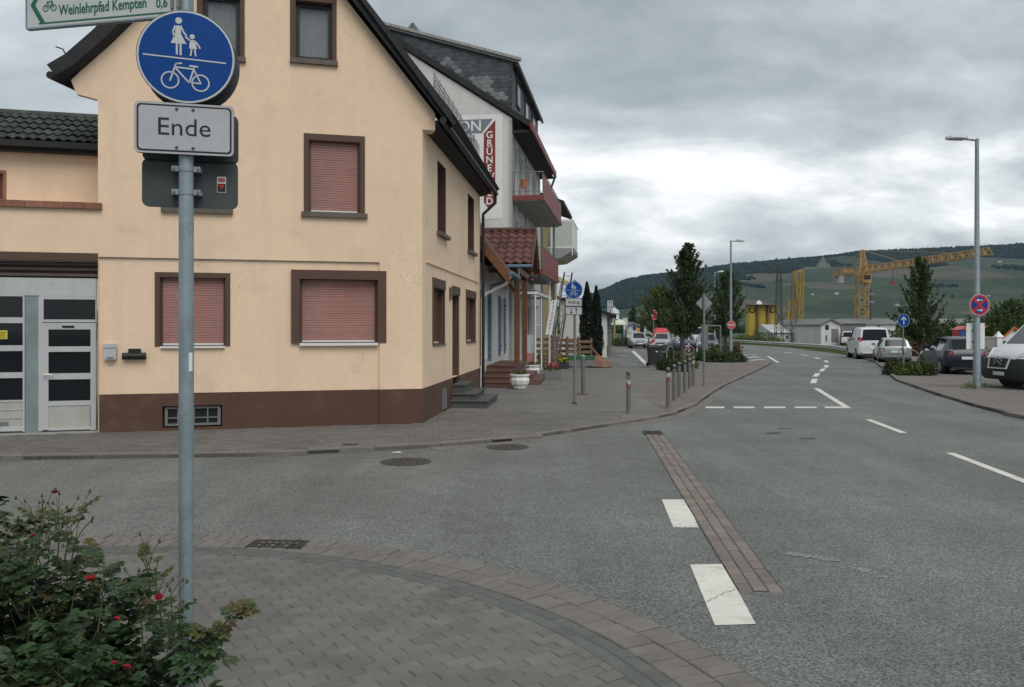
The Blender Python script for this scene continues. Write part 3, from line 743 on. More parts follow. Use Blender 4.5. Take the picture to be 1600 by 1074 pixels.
# remaining sides
P = lambda a, b, z: A0 + uF * a + uR * b + V((0, 0, z))
wallm.face([P(SB, 0, 0), P(SB, HL, 0), P(SB, HL, 5.9), P(SB, 0, 5.9)])
wallm.face([P(0, HL, 0), P(SB, HL, 0), P(SB, HL, 5.9), P(2.95, HL, 9.8), P(0, HL, 5.9)])
wallm.build('wall', m_peach, house)
pl = MB()
pl.wall(GF, [(SR, ZP - .05), (SR, .713), (SB, .713), (SB, ZP - .05)], [CW], REC + .012, .15)
pl.wall(GF, [(-.012, ZP - .05), (-.012, .713), (SR, .713), (SR, ZP - .05)], (), .012, .05)
pl.wall(GR, [(-.012, ZP - .05), (-.012, .713), (DO[0], .713), (DO[0], ZP - .05)], (), .0121, .05)
pl.wall(GR, [(DO[1], ZP - .05), (DO[1], .713), (HL, .713), (HL, ZP - .05)], (), .0121, .05)
pl.build('plinth', m_plinth, house)
bp = (.075, .075, .1, 0)
window(house, GF, W1, (.085, .085, .12, 0), .10, sill=(.13, .07, .09, m_sill), label='wide upper window with closed pink-red shutter right of the sign post')
window(house, GF, W0, (.085, .085, .12, 0), .10, sill=(.13, .07, .09, m_sill), label='upper window almost hidden behind the sign post')
window(house, GF, At1, (.07, .09, .1, 0), .10, fill='glass', sill=(.09, .07, .09, m_sill), label='attic window with pale curtain, right')
window(house, GF, At0, (.07, .09, .1, 0), .10, fill='glass', sill=(.09, .07, .09, m_sill), label='attic window beside the round blue sign')
window(house, GF, W2, (.075, .075, .09, 0), .10, REC, sill=(-.02, .06, .035, m_white_al), label='lower window partly behind the sign pole')
window(house, GF, W3, (.16, .15, .17, 0), .12, REC, .06, sill=(-.0, .09, .05, m_white_al), label='widest lower window with thick brown surround')
nb = (0, 0, 0, 0)
window(house, GR, R1, nb, .17, sm=m_shutter_dk, sill=(.09, .1, .08, m_sill))
window(house, GR, R2, nb, .17, sm=m_shutter_dk, sill=(.09, .1, .08, m_sill))
window(house, GR, L1, (.08, .0, .2, 0), .16, sm=m_shutter_dk, sill=(.0, .03, .03, m_sill))
window(house, GR, L2, (.08, .0, .2, 0), .16, sm=m_shutter_dk, sill=(.0, .03, .03, m_sill))
# entrance door with lintel
d_ = MB(); d_.fb(GR, DO[0] - .05, DO[1] + .05, 0, .02, DO[3], DO[3] + .2); d_.fb(GR, DO[0], DO[0] + .05, -.25, -.002, .5, DO[3]); d_.fb(GR, DO[1] - .05, DO[1], -.25, -.002, .5, DO[3]); d_.fb(GR, DO[0] + .05, DO[1] - .05, -.25, -.2, .5, DO[3])
door = d_.build('door', m_brown, house)
MB().fb(GR, DO[0] + .14, DO[1] - .14, -.199, -.185, .75, DO[3] - .3).build('door_panel', m_brown, door)
MB().tube([GR.P(DO[0] + .12, -.19, 1.5), GR.P(DO[0] + .12, -.13, 1.5), GR.P(DO[0] + .24, -.13, 1.5)], .012).build('handle', m_galdk, door)
a, z = GR.inv(703, 459); MB().fb(GR, a - .12, a + .12, .001, .04, z - .14, z + .14).build('house_number_lamp', m_sill, house)
a, z = GR.inv(693, 624); v_ = MB().fb(GR, a - .25, a + .25, .013, .03, ZP + .05, .55).build('cellar_vent', m_galdk, house)
# cellar window with cross bars
cw = MB(); dd = REC - .08
cw.fb(GF, CW[0], CW[1], dd - .04, dd - .03, CW[2], CW[3]); c_ = cw.build('cellar_window', m_black, house)
g = MB(); s0, s1, z0, z1 = CW; g.fb(GF, s0 + .03, s0 + .08, dd, dd + .03, z0 + .03, z1 - .02); g.fb(GF, s1 - .08, s1 - .03, dd, dd + .03, z0 + .03, z1 - .02); g.fb(GF, s0 + .08, s1 - .08, dd, dd + .03, z0 + .03, z0 + .07); g.fb(GF, s0 + .08, s1 - .08, dd, dd + .03, z1 - .06, z1 - .02)
sm_ = (s0 + s1) / 2; g.fb(GF, sm_ - .03, sm_ + .03, dd, dd + .035, z0 + .07, z1 - .06); g.build('frame', m_galdk, c_)
for q in (.25, .75):
    x = s0 + (s1 - s0) * q; MB().fb(GF, x - .012, x + .012, dd, dd + .025, z0 + .07, z1 - .06).build('bar', m_galdk, c_)
MB().fb(GF, s0 + .08, sm_ - .03, dd + .001, dd + .02, z0 + .16, z0 + .18).build('bar', m_galdk, c_); MB().fb(GF, sm_ + .03, s1 - .08, dd + .001, dd + .02, z0 + .16, z0 + .18).build('bar', m_galdk, c_)
# roof: two slabs with a flatter foot on the left, verge overhanging the front
th = .22
def slab(pts, d0, d1, name):
    lo = [V(p) for p in pts]; n = len(lo); up = []
    for i in range(n):
        t = (lo[min(i + 1, n - 1)] - lo[max(i - 1, 0)]).normalized(); q = V((-t.y, t.x)); q = q if q.y > 0 else -q; up.append(lo[i] + q * th)
    mb = MB()
    for i in range(n - 1):
        mb.hexa([GF.P(lo[i].x, d0, lo[i].y), GF.P(lo[i + 1].x, d0, lo[i + 1].y), GF.P(lo[i + 1].x, d1, lo[i + 1].y), GF.P(lo[i].x, d1, lo[i].y), GF.P(up[i].x, d0, up[i].y), GF.P(up[i + 1].x, d0, up[i + 1].y), GF.P(up[i + 1].x, d1, up[i + 1].y), GF.P(up[i].x, d1, up[i].y)])
    return mb.build(name, m_roofdark, house)
# the roof runs back along the street direction, so shear it with the plan
def slab2(pts, name, m=None):
    lo = [V(p) for p in pts]; n = len(lo); up = []
    for i in range(n):
        t = (lo[min(i + 1, n - 1)] - lo[max(i - 1, 0)]).normalized(); q = V((-t.y, t.x)); q = q if q.y > 0 else -q; up.append(lo[i] + q * th)
    f0 = lambda p: A0 + uF * p.x + GF.n * .24 + V((0, 0, p.y)); f1 = lambda p: A0 + uF * p.x + uR * (HL + .2) + V((0, 0, p.y)); mb = MB()
    for i in range(n - 1):
        mb.hexa([f0(lo[i]), f0(lo[i + 1]), f1(lo[i + 1]), f1(lo[i]), f0(up[i]), f0(up[i + 1]), f1(up[i + 1]), f1(up[i])])
    return mb.build(name, m or m_roofdark, house)
slab2([(-.40, 5.86), (ridge[0], ridge[1] + .04)], 'roof'); slab2([(ridge[0], ridge[1] + .04), (5.6, 6.88), (6.04, 6.42), (6.34, 6.20)], 'roof')
# stepped tile edge along the verge
tv = unit('verge_tile', m_roofdark, .40, .30, .05)
for i in range(13):
    f = i / 13; s_ = -.44 + 3.36 * f; z_ = 5.92 + (ridge[1] + .3 - 5.92) * f; p = A0 + uF * s_ + GF.n * .17 + V((0, 0, z_ + .02))
    o = piece('verge_tile', tv, house, p, 0); ang = math.atan2(4.14, 3.41); o.rotation_euler = (Matrix.Rotation(math.atan2(uF.y, uF.x), 4, 'Z') @ Matrix.Rotation(-ang - .03, 4, 'Y')).to_euler(); o.scale = (1.02, 1, 1)
# eaves on the street side: dark soffit box, gutter, downpipe, snow guard
MB().prism([GR.P(.12, .0, 5.74), GR.P(.12, .30, 5.84), GR.P(.12, .30, 5.92), GR.P(.12, .0, 5.92)], uR * (HL + .05)).build('eaves_board', m_roofdark, house)
gt = [(GR.P(t, .44, 5.84)) for t in (-.2, HL + .3)]
MB().tube(gt, .065, 12).build('gutter', m_black, house)
pe = GR.P(HL + .1, .44, 5.8)
MB().tube([pe, pe + V((0, 0, -.25)), GR.P(HL - .05, .10, 5.2), GR.P(HL - .05, .10, 5.0), GR.P(HL - .05, .10, .1)], .045, 8).build('downpipe', m_black, house)
MB().tube([GR.P(HL - .35, .06, 2.9), GR.P(HL - .35, .06, .8)], .02, 6).build('cable_duct', m_sill, house)
sg = MB()
for k in range(13): sg.beam(GR.P(.5 + k * .55, .12, 6.42), GR.P(.5 + k * .55, .15, 6.98), .014)
for h in range(5): sg.beam(GR.P(.5, .12, 6.56 + h * .1), GR.P(7.1, .12, 6.56 + h * .1), .012)
for k in range(66): sg.beam(GR.P(.5 + k * .1, .12, 6.44), GR.P(.5 + k * .1, .13, 6.96), .007)
sg.build('snow_guard', m_galdk, house)
lc = MB(); b0 = GF.P(6.42, .26, 6.2); lc.tube([b0, A0 + uF * 6.42 + uR * HL + V((0, 0, 6.2))], .065, 10); lc.build('gutter', m_black, house)
hk = GF.P(6.14, .2, 6.5); MB().tube([hk, hk + V((-.1, 0, .18)), hk + V((-.22, 0, .22))], .012, 5).build('snow_hook', m_black, house)
# letterbox, black tube post holder, number plate
r_ = GF.R(163.5, 538, 183, 561.5, REC); lb = MB().fb(GF, r_[0], r_[1], REC, REC + .09, r_[2], r_[3]).build('letterbox', m_alu, None)
tag(lb, 'small grey metal letterbox on the peach wall beside the garage door', 'letterbox')
MB().fb(GF, r_[0] - .01, r_[1] + .01, REC + .09, REC + .105, r_[3] - .06, r_[3] + .01).build('flap', m_alu, lb)
MB().fb(GF, r_[0] + .05, r_[1] - .05, REC + .09, REC + .096, r_[2] + .02, r_[2] + .035).build('name_slot', m_black, lb)
r_ = GF.R(192.5, 551, 229, 562, REC); a0, z0 = (r_[0] + r_[1]) / 2, (r_[2] + r_[3]) / 2
nt_ = MB().tube([GF.P(r_[0], REC + .07, z0), GF.P(r_[1], REC + .07, z0)], .062, 14).build('newspaper_tube', m_black, None, smooth=40); tag(nt_, 'black round newspaper tube on the peach wall right of the letterbox', 'newspaper tube')
MB().fb(GF, a0 - .1, a0 + .1, REC, REC + .05, z0 + .05, z0 + .13).build('bracket', m_black, nt_)
r_ = GF.R(168.5, 566, 177, 571, REC); np_ = MB().fb(GF, r_[0], r_[1], REC + .002, REC + .012, r_[2], r_[3]).build('bell_plate', m_panel, None); tag(np_, 'tiny beige bell plate under the letterbox', 'bell plate')

# entrance steps
st = thing('entrance_steps', 'dark grey stone steps up to the side door of the peach house', 'steps', tuple(GR.P(4, .3, ZP)))
sm3 = [(3.1, 5.2, .014, .86, ZP - .02, .19), (3.25, 4.95, .014, .56, .19, .34), (3.4, 4.7, .014, .3, .34, .54)]
for q in sm3:
    MB().fb(GR, *q).build('step', m_stone_dk, st)
    MB().fb(GR, q[0] - .03, q[1] + .03, .014, q[3] + .03, q[5] + .001, q[5] + .035).build('tread', m_stone_dk, st)

# ================================================================ GARAGE ANNEX
annex = thing('garage_annex', 'peach garage annex left of the corner house with clay ledge and dark tiled roof', 'garage', tuple(GF.P(7.5, 0, ZP)))
SL = 10.5
wm = MB(); wm.wall(GF, [(SB, 3.2), (SB, 4.0), (SL, 4.0), (SL, 3.2)], (), -.001, .25, sides=True)
dU = -1.0
zE = GF.inv(80, 236, dU)[1]
wm.wall(GF, [(SB, 3.9), (SB, zE), (SL, zE), (SL, 3.9)], [GF.R(-40, 270, 6, 312, dU)], dU, .15, sides=False)
wm.wall(GF, [(8.02, ZP - .05), (8.02, 3.2), (SL, 3.2), (SL, ZP - .05)], (), -.001, .3)
wm.face([GF.P(SL, 0, 0), GF.P(SL, -6, 0), GF.P(SL, -6, 4), GF.P(SL, 0, 4)])
wm.face([GF.P(SB, dU, 3.9), GF.P(SL, dU, 3.9), GF.P(SL, -.2, 3.9), GF.P(SB, -.2, 3.9)])
wm.build('wall', m_peach, annex)
window(annex, GF, GF.R(-40, 270, 6, 312, dU), (.04, .04, .05, 0), .1, dU, fm=m_clay, sm=m_shutter_dk)
lt = unit('ledge_tile', m_clay, .295, .34, .08)
k = 0; s_ = SB - .07
while s_ < SL:
    piece('ledge_tile', lt, annex, GF.P(s_ + .15, -.1, 4.0 + rnd.uniform(-.002, .002)), math.atan2(uF.y, uF.x)); s_ += .3
MB().fb(GF, SB, 8.3, -.2, .02, 3.06, 3.195).build('lintel', m_brown, annex)
bb = MB().fb(GF, SB + .01, SL, -.3, -.22, 2.76, 3.06).build('blind_box', m_brown, annex)
for q in (2.80, 2.90, 2.99): MB().fb(GF, SB + .02, SL, -.219, -.15, q, q + .045).build('slat', m_sill, bb)
# garage door
gd = thing('garage_door', 'grey aluminium garage door with dark glass panes and a built-in side door', 'garage door', tuple(GF.P(7, -.12, ZP)))
D = -.12
def dr(x0, y0, x1, y1): return GF.R(x0, y0, x1, y1, D)
def bar(mb, x0, y0, x1, y1, d=D, th_=.04): s0, s1, z0, z1 = dr(x0, y0, x1, y1); mb.fb(GF, s0, s1, d - th_, d, z0, z1)
for y0, y1 in ((434, 443), (444, 452.5), (453.5, 461.5)):
    mb = MB(); s0, s1, z0, z1 = dr(-90, y0, 151, y1); mb.fb(GF, max(s0, SB + .01), s1, D - .05, D + .01, z0, z1); mb.build('top_panel', m_alu, gd)
mb = MB(); s0, s1, z0, z1 = dr(39.5, 462, 60, 676); mb.fb(GF, s0, s1, D - .06, D - .005, ZP, z1); mb.build('post', m_alu2, gd)
def framed(parent_name, x0, x1, ytop, ybot, panes, panels, rail):
    mb = MB(); fx0, fx1 = panes[0][0], panes[0][2]
    bar(mb, x0, ytop, fx0, ybot); bar(mb, fx1, ytop, x1, ybot); ys_ = [(p[1], p[3]) for p in panes + panels]; yt = ytop
    for a, b in ys_:
        if a - yt > .3: bar(mb, fx0, yt, fx1, a, D - .001)
        yt = b
    bar(mb, fx0, yt, fx1, ybot, D - .001)
    leaf = mb.build(parent_name, m_alu, gd)
    for p in panes: q = MB(); bar(q, *p, D - .025, .01); q.build('pane', m_glass, leaf)
    for p in panels: q = MB(); bar(q, *p, D - .012, .02); q.build('panel', m_panel, leaf)
    return leaf
fl = framed('door_leaf', 60, 151, 463, 503.5, [(68, 468, 149, 499.5)], [], 0)
side = framed('side_door', 66, 150, 505, 672, [(75.5, 515, 141.5, 541.5), (75, 550, 141, 583.5), (74, 593, 140.5, 626.5)], [(73, 634, 140, 668)], 0)
mb = MB(); bar(mb, 60, 503.5, 66, 674); mb.build('door_jamb', m_alu, gd)
lf = framed('door_leaf', -90, 38.5, 462, 675, [(-60, 463, 35.5, 496), (-60, 505, 35.5, 540), (-60, 549, 35, 582.5), (-60, 591.5, 34.5, 626)], [(-60, 629, 36, 641), (-60, 642, 36, 654), (-60, 655, 36, 668)], 0)
q = MB(); bar(q, -14, 659.5, 13, 666, D - .005, .006); q.build('vent', m_galdk, lf)
a, z = GF.inv(68, 585.5, D); MB().tube([GF.P(a - .02, D, z), GF.P(a - .02, D + .06, z), GF.P(a - .16, D + .06, z)], .014).build('handle', m_white_al, side)
q = MB(); bar(q, 97, 509, 116, 512.5, D + .006, .004); q.build('door_plate', m_black, side)
m_sticker = mat('yellow_sticker', (.6, .5, .05), .6, var=.05); q = MB(); bar(q, -8, 516.5, 11, 530, D - .018, .004); q.build('yellow_sticker', m_sticker, lf)
q = MB()
for yy in (519.5, 523, 526.5): bar(q, -6, yy, 8.5, yy + 1.2, D - .0175, .002)
q.build('sticker_print', m_ink, lf)
mb = MB(); s0, s1, z0, z1 = dr(-90, 670, 151, 676); mb.fb(GF, SB + .01, SL, D - .1, .03, ZP - .02, ZP + .015); mb.build('threshold', m_concrete, gd)
# annex roof with real tiles
slope = .5; ze = GF.inv(80, 224, -.85)[1]
rs = MB(); rs.prism([GF.P(SB + .005, -.82, ze - .06), GF.P(SB + .005, -.82, ze), GF.P(SB + .005, -2.45, ze + .82), GF.P(SB + .005, -4.1, ze), GF.P(SB + .005, -4.1, ze - .06)], uF * (SL - SB)); rs.build('roof', m_roofdark, annex)
tl = MB(); n = 6
for i in range(n):
    x0, x1 = i / n * .165, (i + 1) / n * .165; h0, h1 = .02 * math.sin(math.pi * 2 * i / n) + .03, .02 * math.sin(math.pi * 2 * (i + 1) / n) + .03
    tl.hexa([(x0, 0, h0 - .0), (x1, 0, h1 - .0), (x1, .37, h1 - .035), (x0, .37, h0 - .035), (x0, 0, h0 + .022), (x1, 0, h1 + .022), (x1, .37, h1 - .013), (x0, .37, h0 - .013)])
tlm = tl.mesh('roof_tile'); tlm.materials.append(m_tiledark)
back = -GF.n
for r in range(5):
    s_ = SB + .02
    while s_ < SL - .2:
        p = GF.P(s_ + .165, -.74 - .335 * r, ze + .008 + .335 * r * slope * 1.0 + rnd.uniform(0, .008)); o = piece('roof_tile', tlm, annex, p)
        o.rotation_euler = (Matrix.Rotation(math.atan2(uF.y, uF.x) + math.pi, 4, 'Z') @ Matrix.Rotation(math.atan(slope), 4, 'X')).to_euler(); s_ += .165
MB().fb(GF, SB + .01, SL, -.80, -.66, ze - .11, ze + .0).build('gutter', m_black, annex)
MB().fb(GF, SB + .01, SL, -.99, -.80, ze - .17, ze - .07).build('fascia', m_roofdark, annex)
MB().tube([GF.P(SB + .01, -2.45, ze + .86), GF.P(SL, -2.45, ze + .86)], .09, 10).build('ridge', m_tiledark, annex)

# ================================================================ PORCH HOUSE (white wall, blue shutters, red tiled porch)
B0 = GR.P(HL + .12, 0, 0); GB = Fr(B0, uR)
PL = 9.5
ph = thing('porch_house', 'low white house with blue shutters and a timber porch roofed in red tiles', 'house', tuple(GB.P(2, .2, ZP)))
tw = lambda x0, y0, x1, y1, d=-.12: GB.R(x0, y0, x1, y1, d)
WA, WB = (1.25, 2.35, .95, 3.0), (6.3, 7.3, .95, 3.0)
wb = MB(); wb.wall(GB, [(0, ZP), (0, 3.9), (PL, 3.9), (PL, ZP)], [WA, WB, (3.0, 3.95, .75, 2.9)], -.12, .18)
wb.face([GB.P(0, -.12, 0), GB.P(0, -6, 0), GB.P(0, -6, 5.5), GB.P(0, -3, 6.2), GB.P(0, -.12, 3.9)]); wb.build('wall', m_hotelw, ph)
for W in (WA, WB):
    window(ph, GB, W, (.08, .08, .1, .08), .1, -.12, fill='shutter', fm=m_white, sm=m_glass2)
    for sd_ in (-1, 1):
        e0, e1 = (W[0] - .62, W[0] - .08) if sd_ < 0 else (W[1] + .08, W[1] + .62)
        mb = MB().fb(GB, e0, e1, -.118, -.075, W[2] - .05, W[3] + .05)
        shl = mb.build('shutter', m_bluesh, ph)
        for k in range(12): zz = W[2] + .08 + k * .165; MB().fb(GB, e0 + .06, e1 - .06, -.074, -.055, zz, zz + .12).build('slat', m_bluesh, shl)
        for zz in (1.2, 2.7): MB().fb(GB, (e0 + e1) / 2 - .1, (e0 + e1) / 2 + .1, -.055, -.03, zz, zz + .05).build('hinge', m_black, shl)
MB().fb(GB, 3.03, 3.92, -.2, -.15, .75, 2.87).build('door', m_white, ph)
mr_ = MB(); mr_.prism([GB.P(-.02, .8, 3.46), GB.P(-.02, .8, 3.56), GB.P(-.02, -1.6, 6.6), GB.P(-.02, -5.6, 3.5), GB.P(-.02, -1.6, 6.4)], uR * (PL - .1)); mr_.build('roof', m_redtile, ph)
mb = MB(); mb.prism([GB.P(-.08, .86, 3.14), GB.P(-.08, .86, 3.52), GB.P(-.08, -1.6, 6.62), GB.P(-.08, -1.6, 6.16)], uR * .05); mb.build('verge_board', m_wood, ph)
MB().tube([GB.P(-.1, .9, 3.5), GB.P(2.6, .9, 3.5)], .07, 10).build('gutter', m_bluesh, ph)
# cross-gabled porch: ridge runs towards the street
t0, t1, rz, ez, dp_ = 2.75, 6.35, 5.2, 3.86, 1.28; tm = (t0 + t1) / 2
for nm, ta, tb in (('porch_roof', t0 - .15, tm), ('porch_roof', t1 + .15, tm)):
    mb = MB(); mb.prism([GB.P(ta, dp_, ez), GB.P(ta, dp_, ez + .08), GB.P(tb, dp_, rz + .0), GB.P(tb, dp_, rz - .1)], -GB.n * 3.6); pr = mb.build(nm, m_wood, ph)
    if ta < tm:
        tr_ = MB(); n = 6; Wd = .29
        for i in range(n):
            x0, x1 = i / n * Wd, (i + 1) / n * Wd; h0, h1 = .035 * math.sin(math.pi * 2 * i / n) + .035, .035 * math.sin(math.pi * 2 * (i + 1) / n) + .035
            tr_.hexa([(x0, 0, h0), (x1, 0, h1), (x1, .4, h1 - .03), (x0, .4, h0 - .03), (x0, 0, h0 + .03), (x1, 0, h1 + .03), (x1, .4, h1), (x0, .4, h0)])
        trm = tr_.mesh('roof_tile'); trm.materials.append(m_redtile)
        sl2 = math.atan2(rz - ez - .08, tb - ta); L_ = math.hypot(rz - ez, tb - ta); nr = int(L_ / .36) + 1
        for r in range(nr):
            for c in range(11):
                q = r * .36; p = GB.P(ta - .03 + q * math.cos(sl2), dp_ + .02 - Wd * c - Wd, ez + .085 + q * math.sin(sl2) + rnd.uniform(0, .008)); o = piece('roof_tile', trm, ph, p)
                o.rotation_euler = (Matrix.Rotation(math.atan2(uR.y, uR.x) - math.pi / 2, 4, 'Z') @ Matrix.Rotation(sl2, 4, 'X')).to_euler()
MB().tube([GB.P(tm, dp_ + .03, rz + .09), GB.P(tm, -2.2, rz + .09)], .09, 10).build('ridge', m_redtile, ph)
mb = MB(); mb.prism([GB.P(t0 - .18, dp_ + .02, ez - .12), GB.P(t0 - .18, dp_ + .02, ez + .12), GB.P(tm, dp_ + .02, rz + .08), GB.P(t1 + .18, dp_ + .02, ez + .12), GB.P(t1 + .18, dp_ + .02, ez - .12), GB.P(tm, dp_ + .02, rz - .2)], GB.n * .05); mb.build('barge_board', m_redtile, ph)
MB().tube([GB.P(t0 - .22, dp_ + .06, ez + .02), GB.P(t0 - .22, -.1, ez + .02)], .06, 10).build('gutter', m_bluesh, ph)
for tt in (t0 + .15, t1 - .3):
    MB().fb(GB, tt, tt + .17, .72, .89, .66, ez).build('post', m_wood, ph)
MB().fb(GB, t0 - .05, t1 + .05, .7, .91, ez - .18, ez + .02).build('beam', m_wood, ph); MB().fb(GB, t0 + .1, t0 + .3, -.1, .69, ez - .16, ez - .02).build('beam', m_wood, ph)
mb = MB(); mb.beam(GB.P(t0 + .235, .8, 3.0), GB.P(t0 + .235, .2, 3.72), .1); mb.beam(GB.P(t0 + .24, .8, 3.05), GB.P(t0 + .95, .8, 3.7), .1); mb.build('brace', m_wood, ph)
MB().tube([GB.P(.35, .86, 3.45), GB.P(.4, .7, 3.2), GB.P(.45, .1, 2.9), GB.P(.5, -.04, 2.75), GB.P(.5, -.04, .15)], .045, 8).build('downpipe', m_white, ph)
MB().tube([GB.P(t0 - .2, .9, ez), GB.P(t0 - .2, .9, ez - .35), GB.P(t0 - .1, .0, 3.25), GB.P(t0 - .1, -.04, 3.0), GB.P(t0 - .1, -.04, .8)], .045, 8).build('downpipe', m_bluesh, ph)
# sandstone steps
stp = thing('porch_steps', 'red sandstone steps climbing to the timber porch', 'steps', tuple(GB.P(2.2, .4, ZP)))
for i in range(4):
    h = (i + 1) * .155; MB().fb(GB, 1.25 + i * .36, 5.9 if i < 3 else 6.4, -.10, .95 - i * .04, ZP + i * .155, ZP + h - .03).build('step', m_redstone, stp)
    MB().fb(GB, 1.22 + i * .36, 1.66 + i * .36 if i < 3 else 6.4, -.10, .98 - i * .04, ZP + h - .029, ZP + h + .004).build('tread', m_redstone, stp)
for i, (aa, bb_, dd_, z0_, z1_) in enumerate(((2.6, 6.0, 1.6, ZP, .2), (3.1, 5.6, 1.3, .201, .36))):
    MB().fb(GB, aa, bb_, .985, dd_, z0_, z1_).build('side_step', m_redstone, stp)
# little lights hung from the porch
for i, (tt, dd_, zz) in enumerate(((t0 - .1, .35, 3.35), (t0 + .1, 1.2, 3.6))):
    dc = thing('hanging_light', ['cluster of small pale lamps hung under the porch eave, nearer the wall', 'cluster of small pale lamps hung from the porch gable, nearer the street'][i], 'lamp', tuple(GB.P(tt, dd_, zz)), 'lamp clusters on the porch')
    MB().tube([GB.P(tt, dd_, zz), GB.P(tt, dd_, zz + .35)], .01, 5).build('cord', m_black, dc)
    for k in range(4):
        p = GB.P(tt + rnd.uniform(-.14, .14), dd_ + rnd.uniform(-.18, .18), zz + rnd.uniform(-.22, .1)); MB().lathe([(.0, -.035), (.03, -.02), (.034, 0), (.02, .03), (0, .035)], p, 8).build('shade', m_signw if k % 2 else m_redwhite, dc)
# ================================================================ HOTEL (white gable with painted sign, slate dormer, red balconies)
HC = V((0.0, 34.0, 0)); uH = V((.141, .990, 0)).normalized()
GH = Fr(HC, uH)                               # street side
uG = V((-GH.n.x, -GH.n.y, 0)); GG = Fr(HC, uG, False)
if GG.n.y > 0: GG = Fr(HC, uG, True)
HLn = 10.8
hotel = thing('guest_house', 'tall white guest house with slate dormer, painted gable sign and dark red balconies', 'hotel', (HC.x, HC.y, ZP))
rp = (9.98, .655)                              # eave height at the corner, slope of the gable verge
gz = lambda a: 10.55 + .66 * a
mb = MB(); mb.wall(GG, [(0, ZP), (0, gz(0) - .1), (5.6, gz(5.6) - .1), (11.2, gz(0) - .1), (11.2, ZP)], (), 0, .3)
mb.face([GG.P(11.2, 0, ZP), GG.P(11.2, 0, 10), GG.P(11.2, -HLn, 10), GG.P(11.2, -HLn, ZP)])
mb.build('wall', m_hotelw, hotel)
Ws = [(.8, 1.9, 7.2, 9.5), (2.6, 3.8, 8.0, 9.4), (4.8, 5.9, 7.2, 9.5), (7.2, 8.4, 8.0, 9.4), (.8, 1.9, 4.2, 6.4), (2.6, 3.8, 5.0, 6.4), (4.8, 5.9, 4.2, 6.4), (7.2, 8.4, 5.0, 6.4), (.5, 2.6, .5, 3.0), (3.0, 4.2, .25, 2.9), (4.6, 7.0, .5, 3.0), (7.6, 10, .5, 3.0)]
mb = MB(); mb.wall(GH, [(0, ZP), (0, 10.4), (HLn, 10.4), (HLn, ZP)], Ws, 0, .2); mb.build('street_wall', m_hotelw, hotel)
for i, q in enumerate(Ws):
    window(hotel, GH, q, (0, 0, 0, 0), .14, fill='shutter' if i in (3,) else 'glass2', fm=m_white, name='shop_window' if i > 7 else 'window') if False else None
    mb = MB(); f = .07
    mb.fb(GH, q[0], q[0] + f, -.16, -.08, q[2], q[3]); mb.fb(GH, q[1] - f, q[1], -.16, -.08, q[2], q[3]); mb.fb(GH, q[0] + f, q[1] - f, -.16, -.08, q[3] - f, q[3]); mb.fb(GH, q[0] + f, q[1] - f, -.16, -.08, q[2], q[2] + f)
    mb.fb(GH, (q[0] + q[1]) / 2 - .03, (q[0] + q[1]) / 2 + .03, -.15, -.085, q[2] + f, q[3] - f)
    wo_ = mb.build('shop_window' if i > 7 else 'window', m_white, hotel); MB().fb(GH, q[0] + f, q[1] - f, -.14, -.12, q[2] + f, q[3] - f).build('pane', m_glass2, wo_)
MB().fb(GH, 2.1, 2.5, .001, .02, 6.9, 9.7).build('grey_panel', m_hotelg, hotel); MB().fb(GH, 4.1, 4.6, .001, .02, 3.8, 9.7).build('grey_panel', m_hotelg, hotel); MB().fb(GH, .02, .7, .001, .02, 3.6, 9.9).build('grey_panel', m_hotelg, hotel)
# main roof with overhanging eave
ov = .82; zr = lambda a: gz(a)
mb = MB()
e = [GG.P(-ov, .12, gz(-ov)), GG.P(5.6, .12, gz(5.6)), GG.P(12.0, .12, gz(-.8))]
for p, q in zip(e, e[1:]):
    b = uH * (HLn + .2); t = V((0, 0, .26)); mb.hexa([p, q, q + b, p + b, p + t, q + t, q + b + t, p + b + t])
mb.build('roof', m_roofdark, hotel)
MB().prism([GG.P(-ov - .04, .14, gz(-ov) - .08), GG.P(-ov + .06, .14, gz(-ov) - .08), GG.P(-ov + .06, .14, gz(-ov) + .26), GG.P(-ov - .04, .14, gz(-ov) + .22)], uH * (HLn + .25)).build('fascia', m_redpanel, hotel)
MB().fb(GH, 0, HLn, .003, ov - .1, 9.86, 9.96).build('soffit', m_roofdark, hotel)
MB().tube([GH.P(HLn - .2, ov + .02, gz(-ov)), GH.P(HLn + .1, .5, 9.2), GH.P(HLn + .1, .1, 8.6), GH.P(HLn + .1, .1, .2)], .06, 8).build('downpipe', m_galdk, hotel)
# big slate dormer: cheek above the gable, front flush with the street wall
cz = lambda a: 12.75 + .305 * a               # its upper edge
a1 = 6.3
dm = MB(); dm.fpoly(GG, [(0, gz(0) + .27), (0, cz(0)), (a1, cz(a1)), (a1, gz(min(a1, 5.6)) + .2)], .02, -.1)
dm.hexa([GH.P(0, -.06, gz(0) + .2), GH.P(9.6, -.06, gz(0) + .2), GH.P(9.6, 0, gz(0) + .2), GH.P(0, 0, gz(0) + .2), GH.P(0, -.06, cz(0)), GH.P(9.6, -.06, cz(0)), GH.P(9.6, 0, cz(0)), GH.P(0, 0, cz(0))])
dm.build('dormer_wall', m_slate, hotel)
dr_ = MB(); p, q = GG.P(-.25, .16, cz(-.25)), GG.P(a1 + .3, .16, cz(a1 + .3)); b = uH * 9.9; t = V((0, 0, .14)); dr_.hexa([p, q, q + b, p + b, p + t, q + t, q + b + t, p + b + t]); dr_.build('dormer_roof', m_galdk, hotel)
vt = unit('verge_tile', m_concrete, .36, .22, .09)
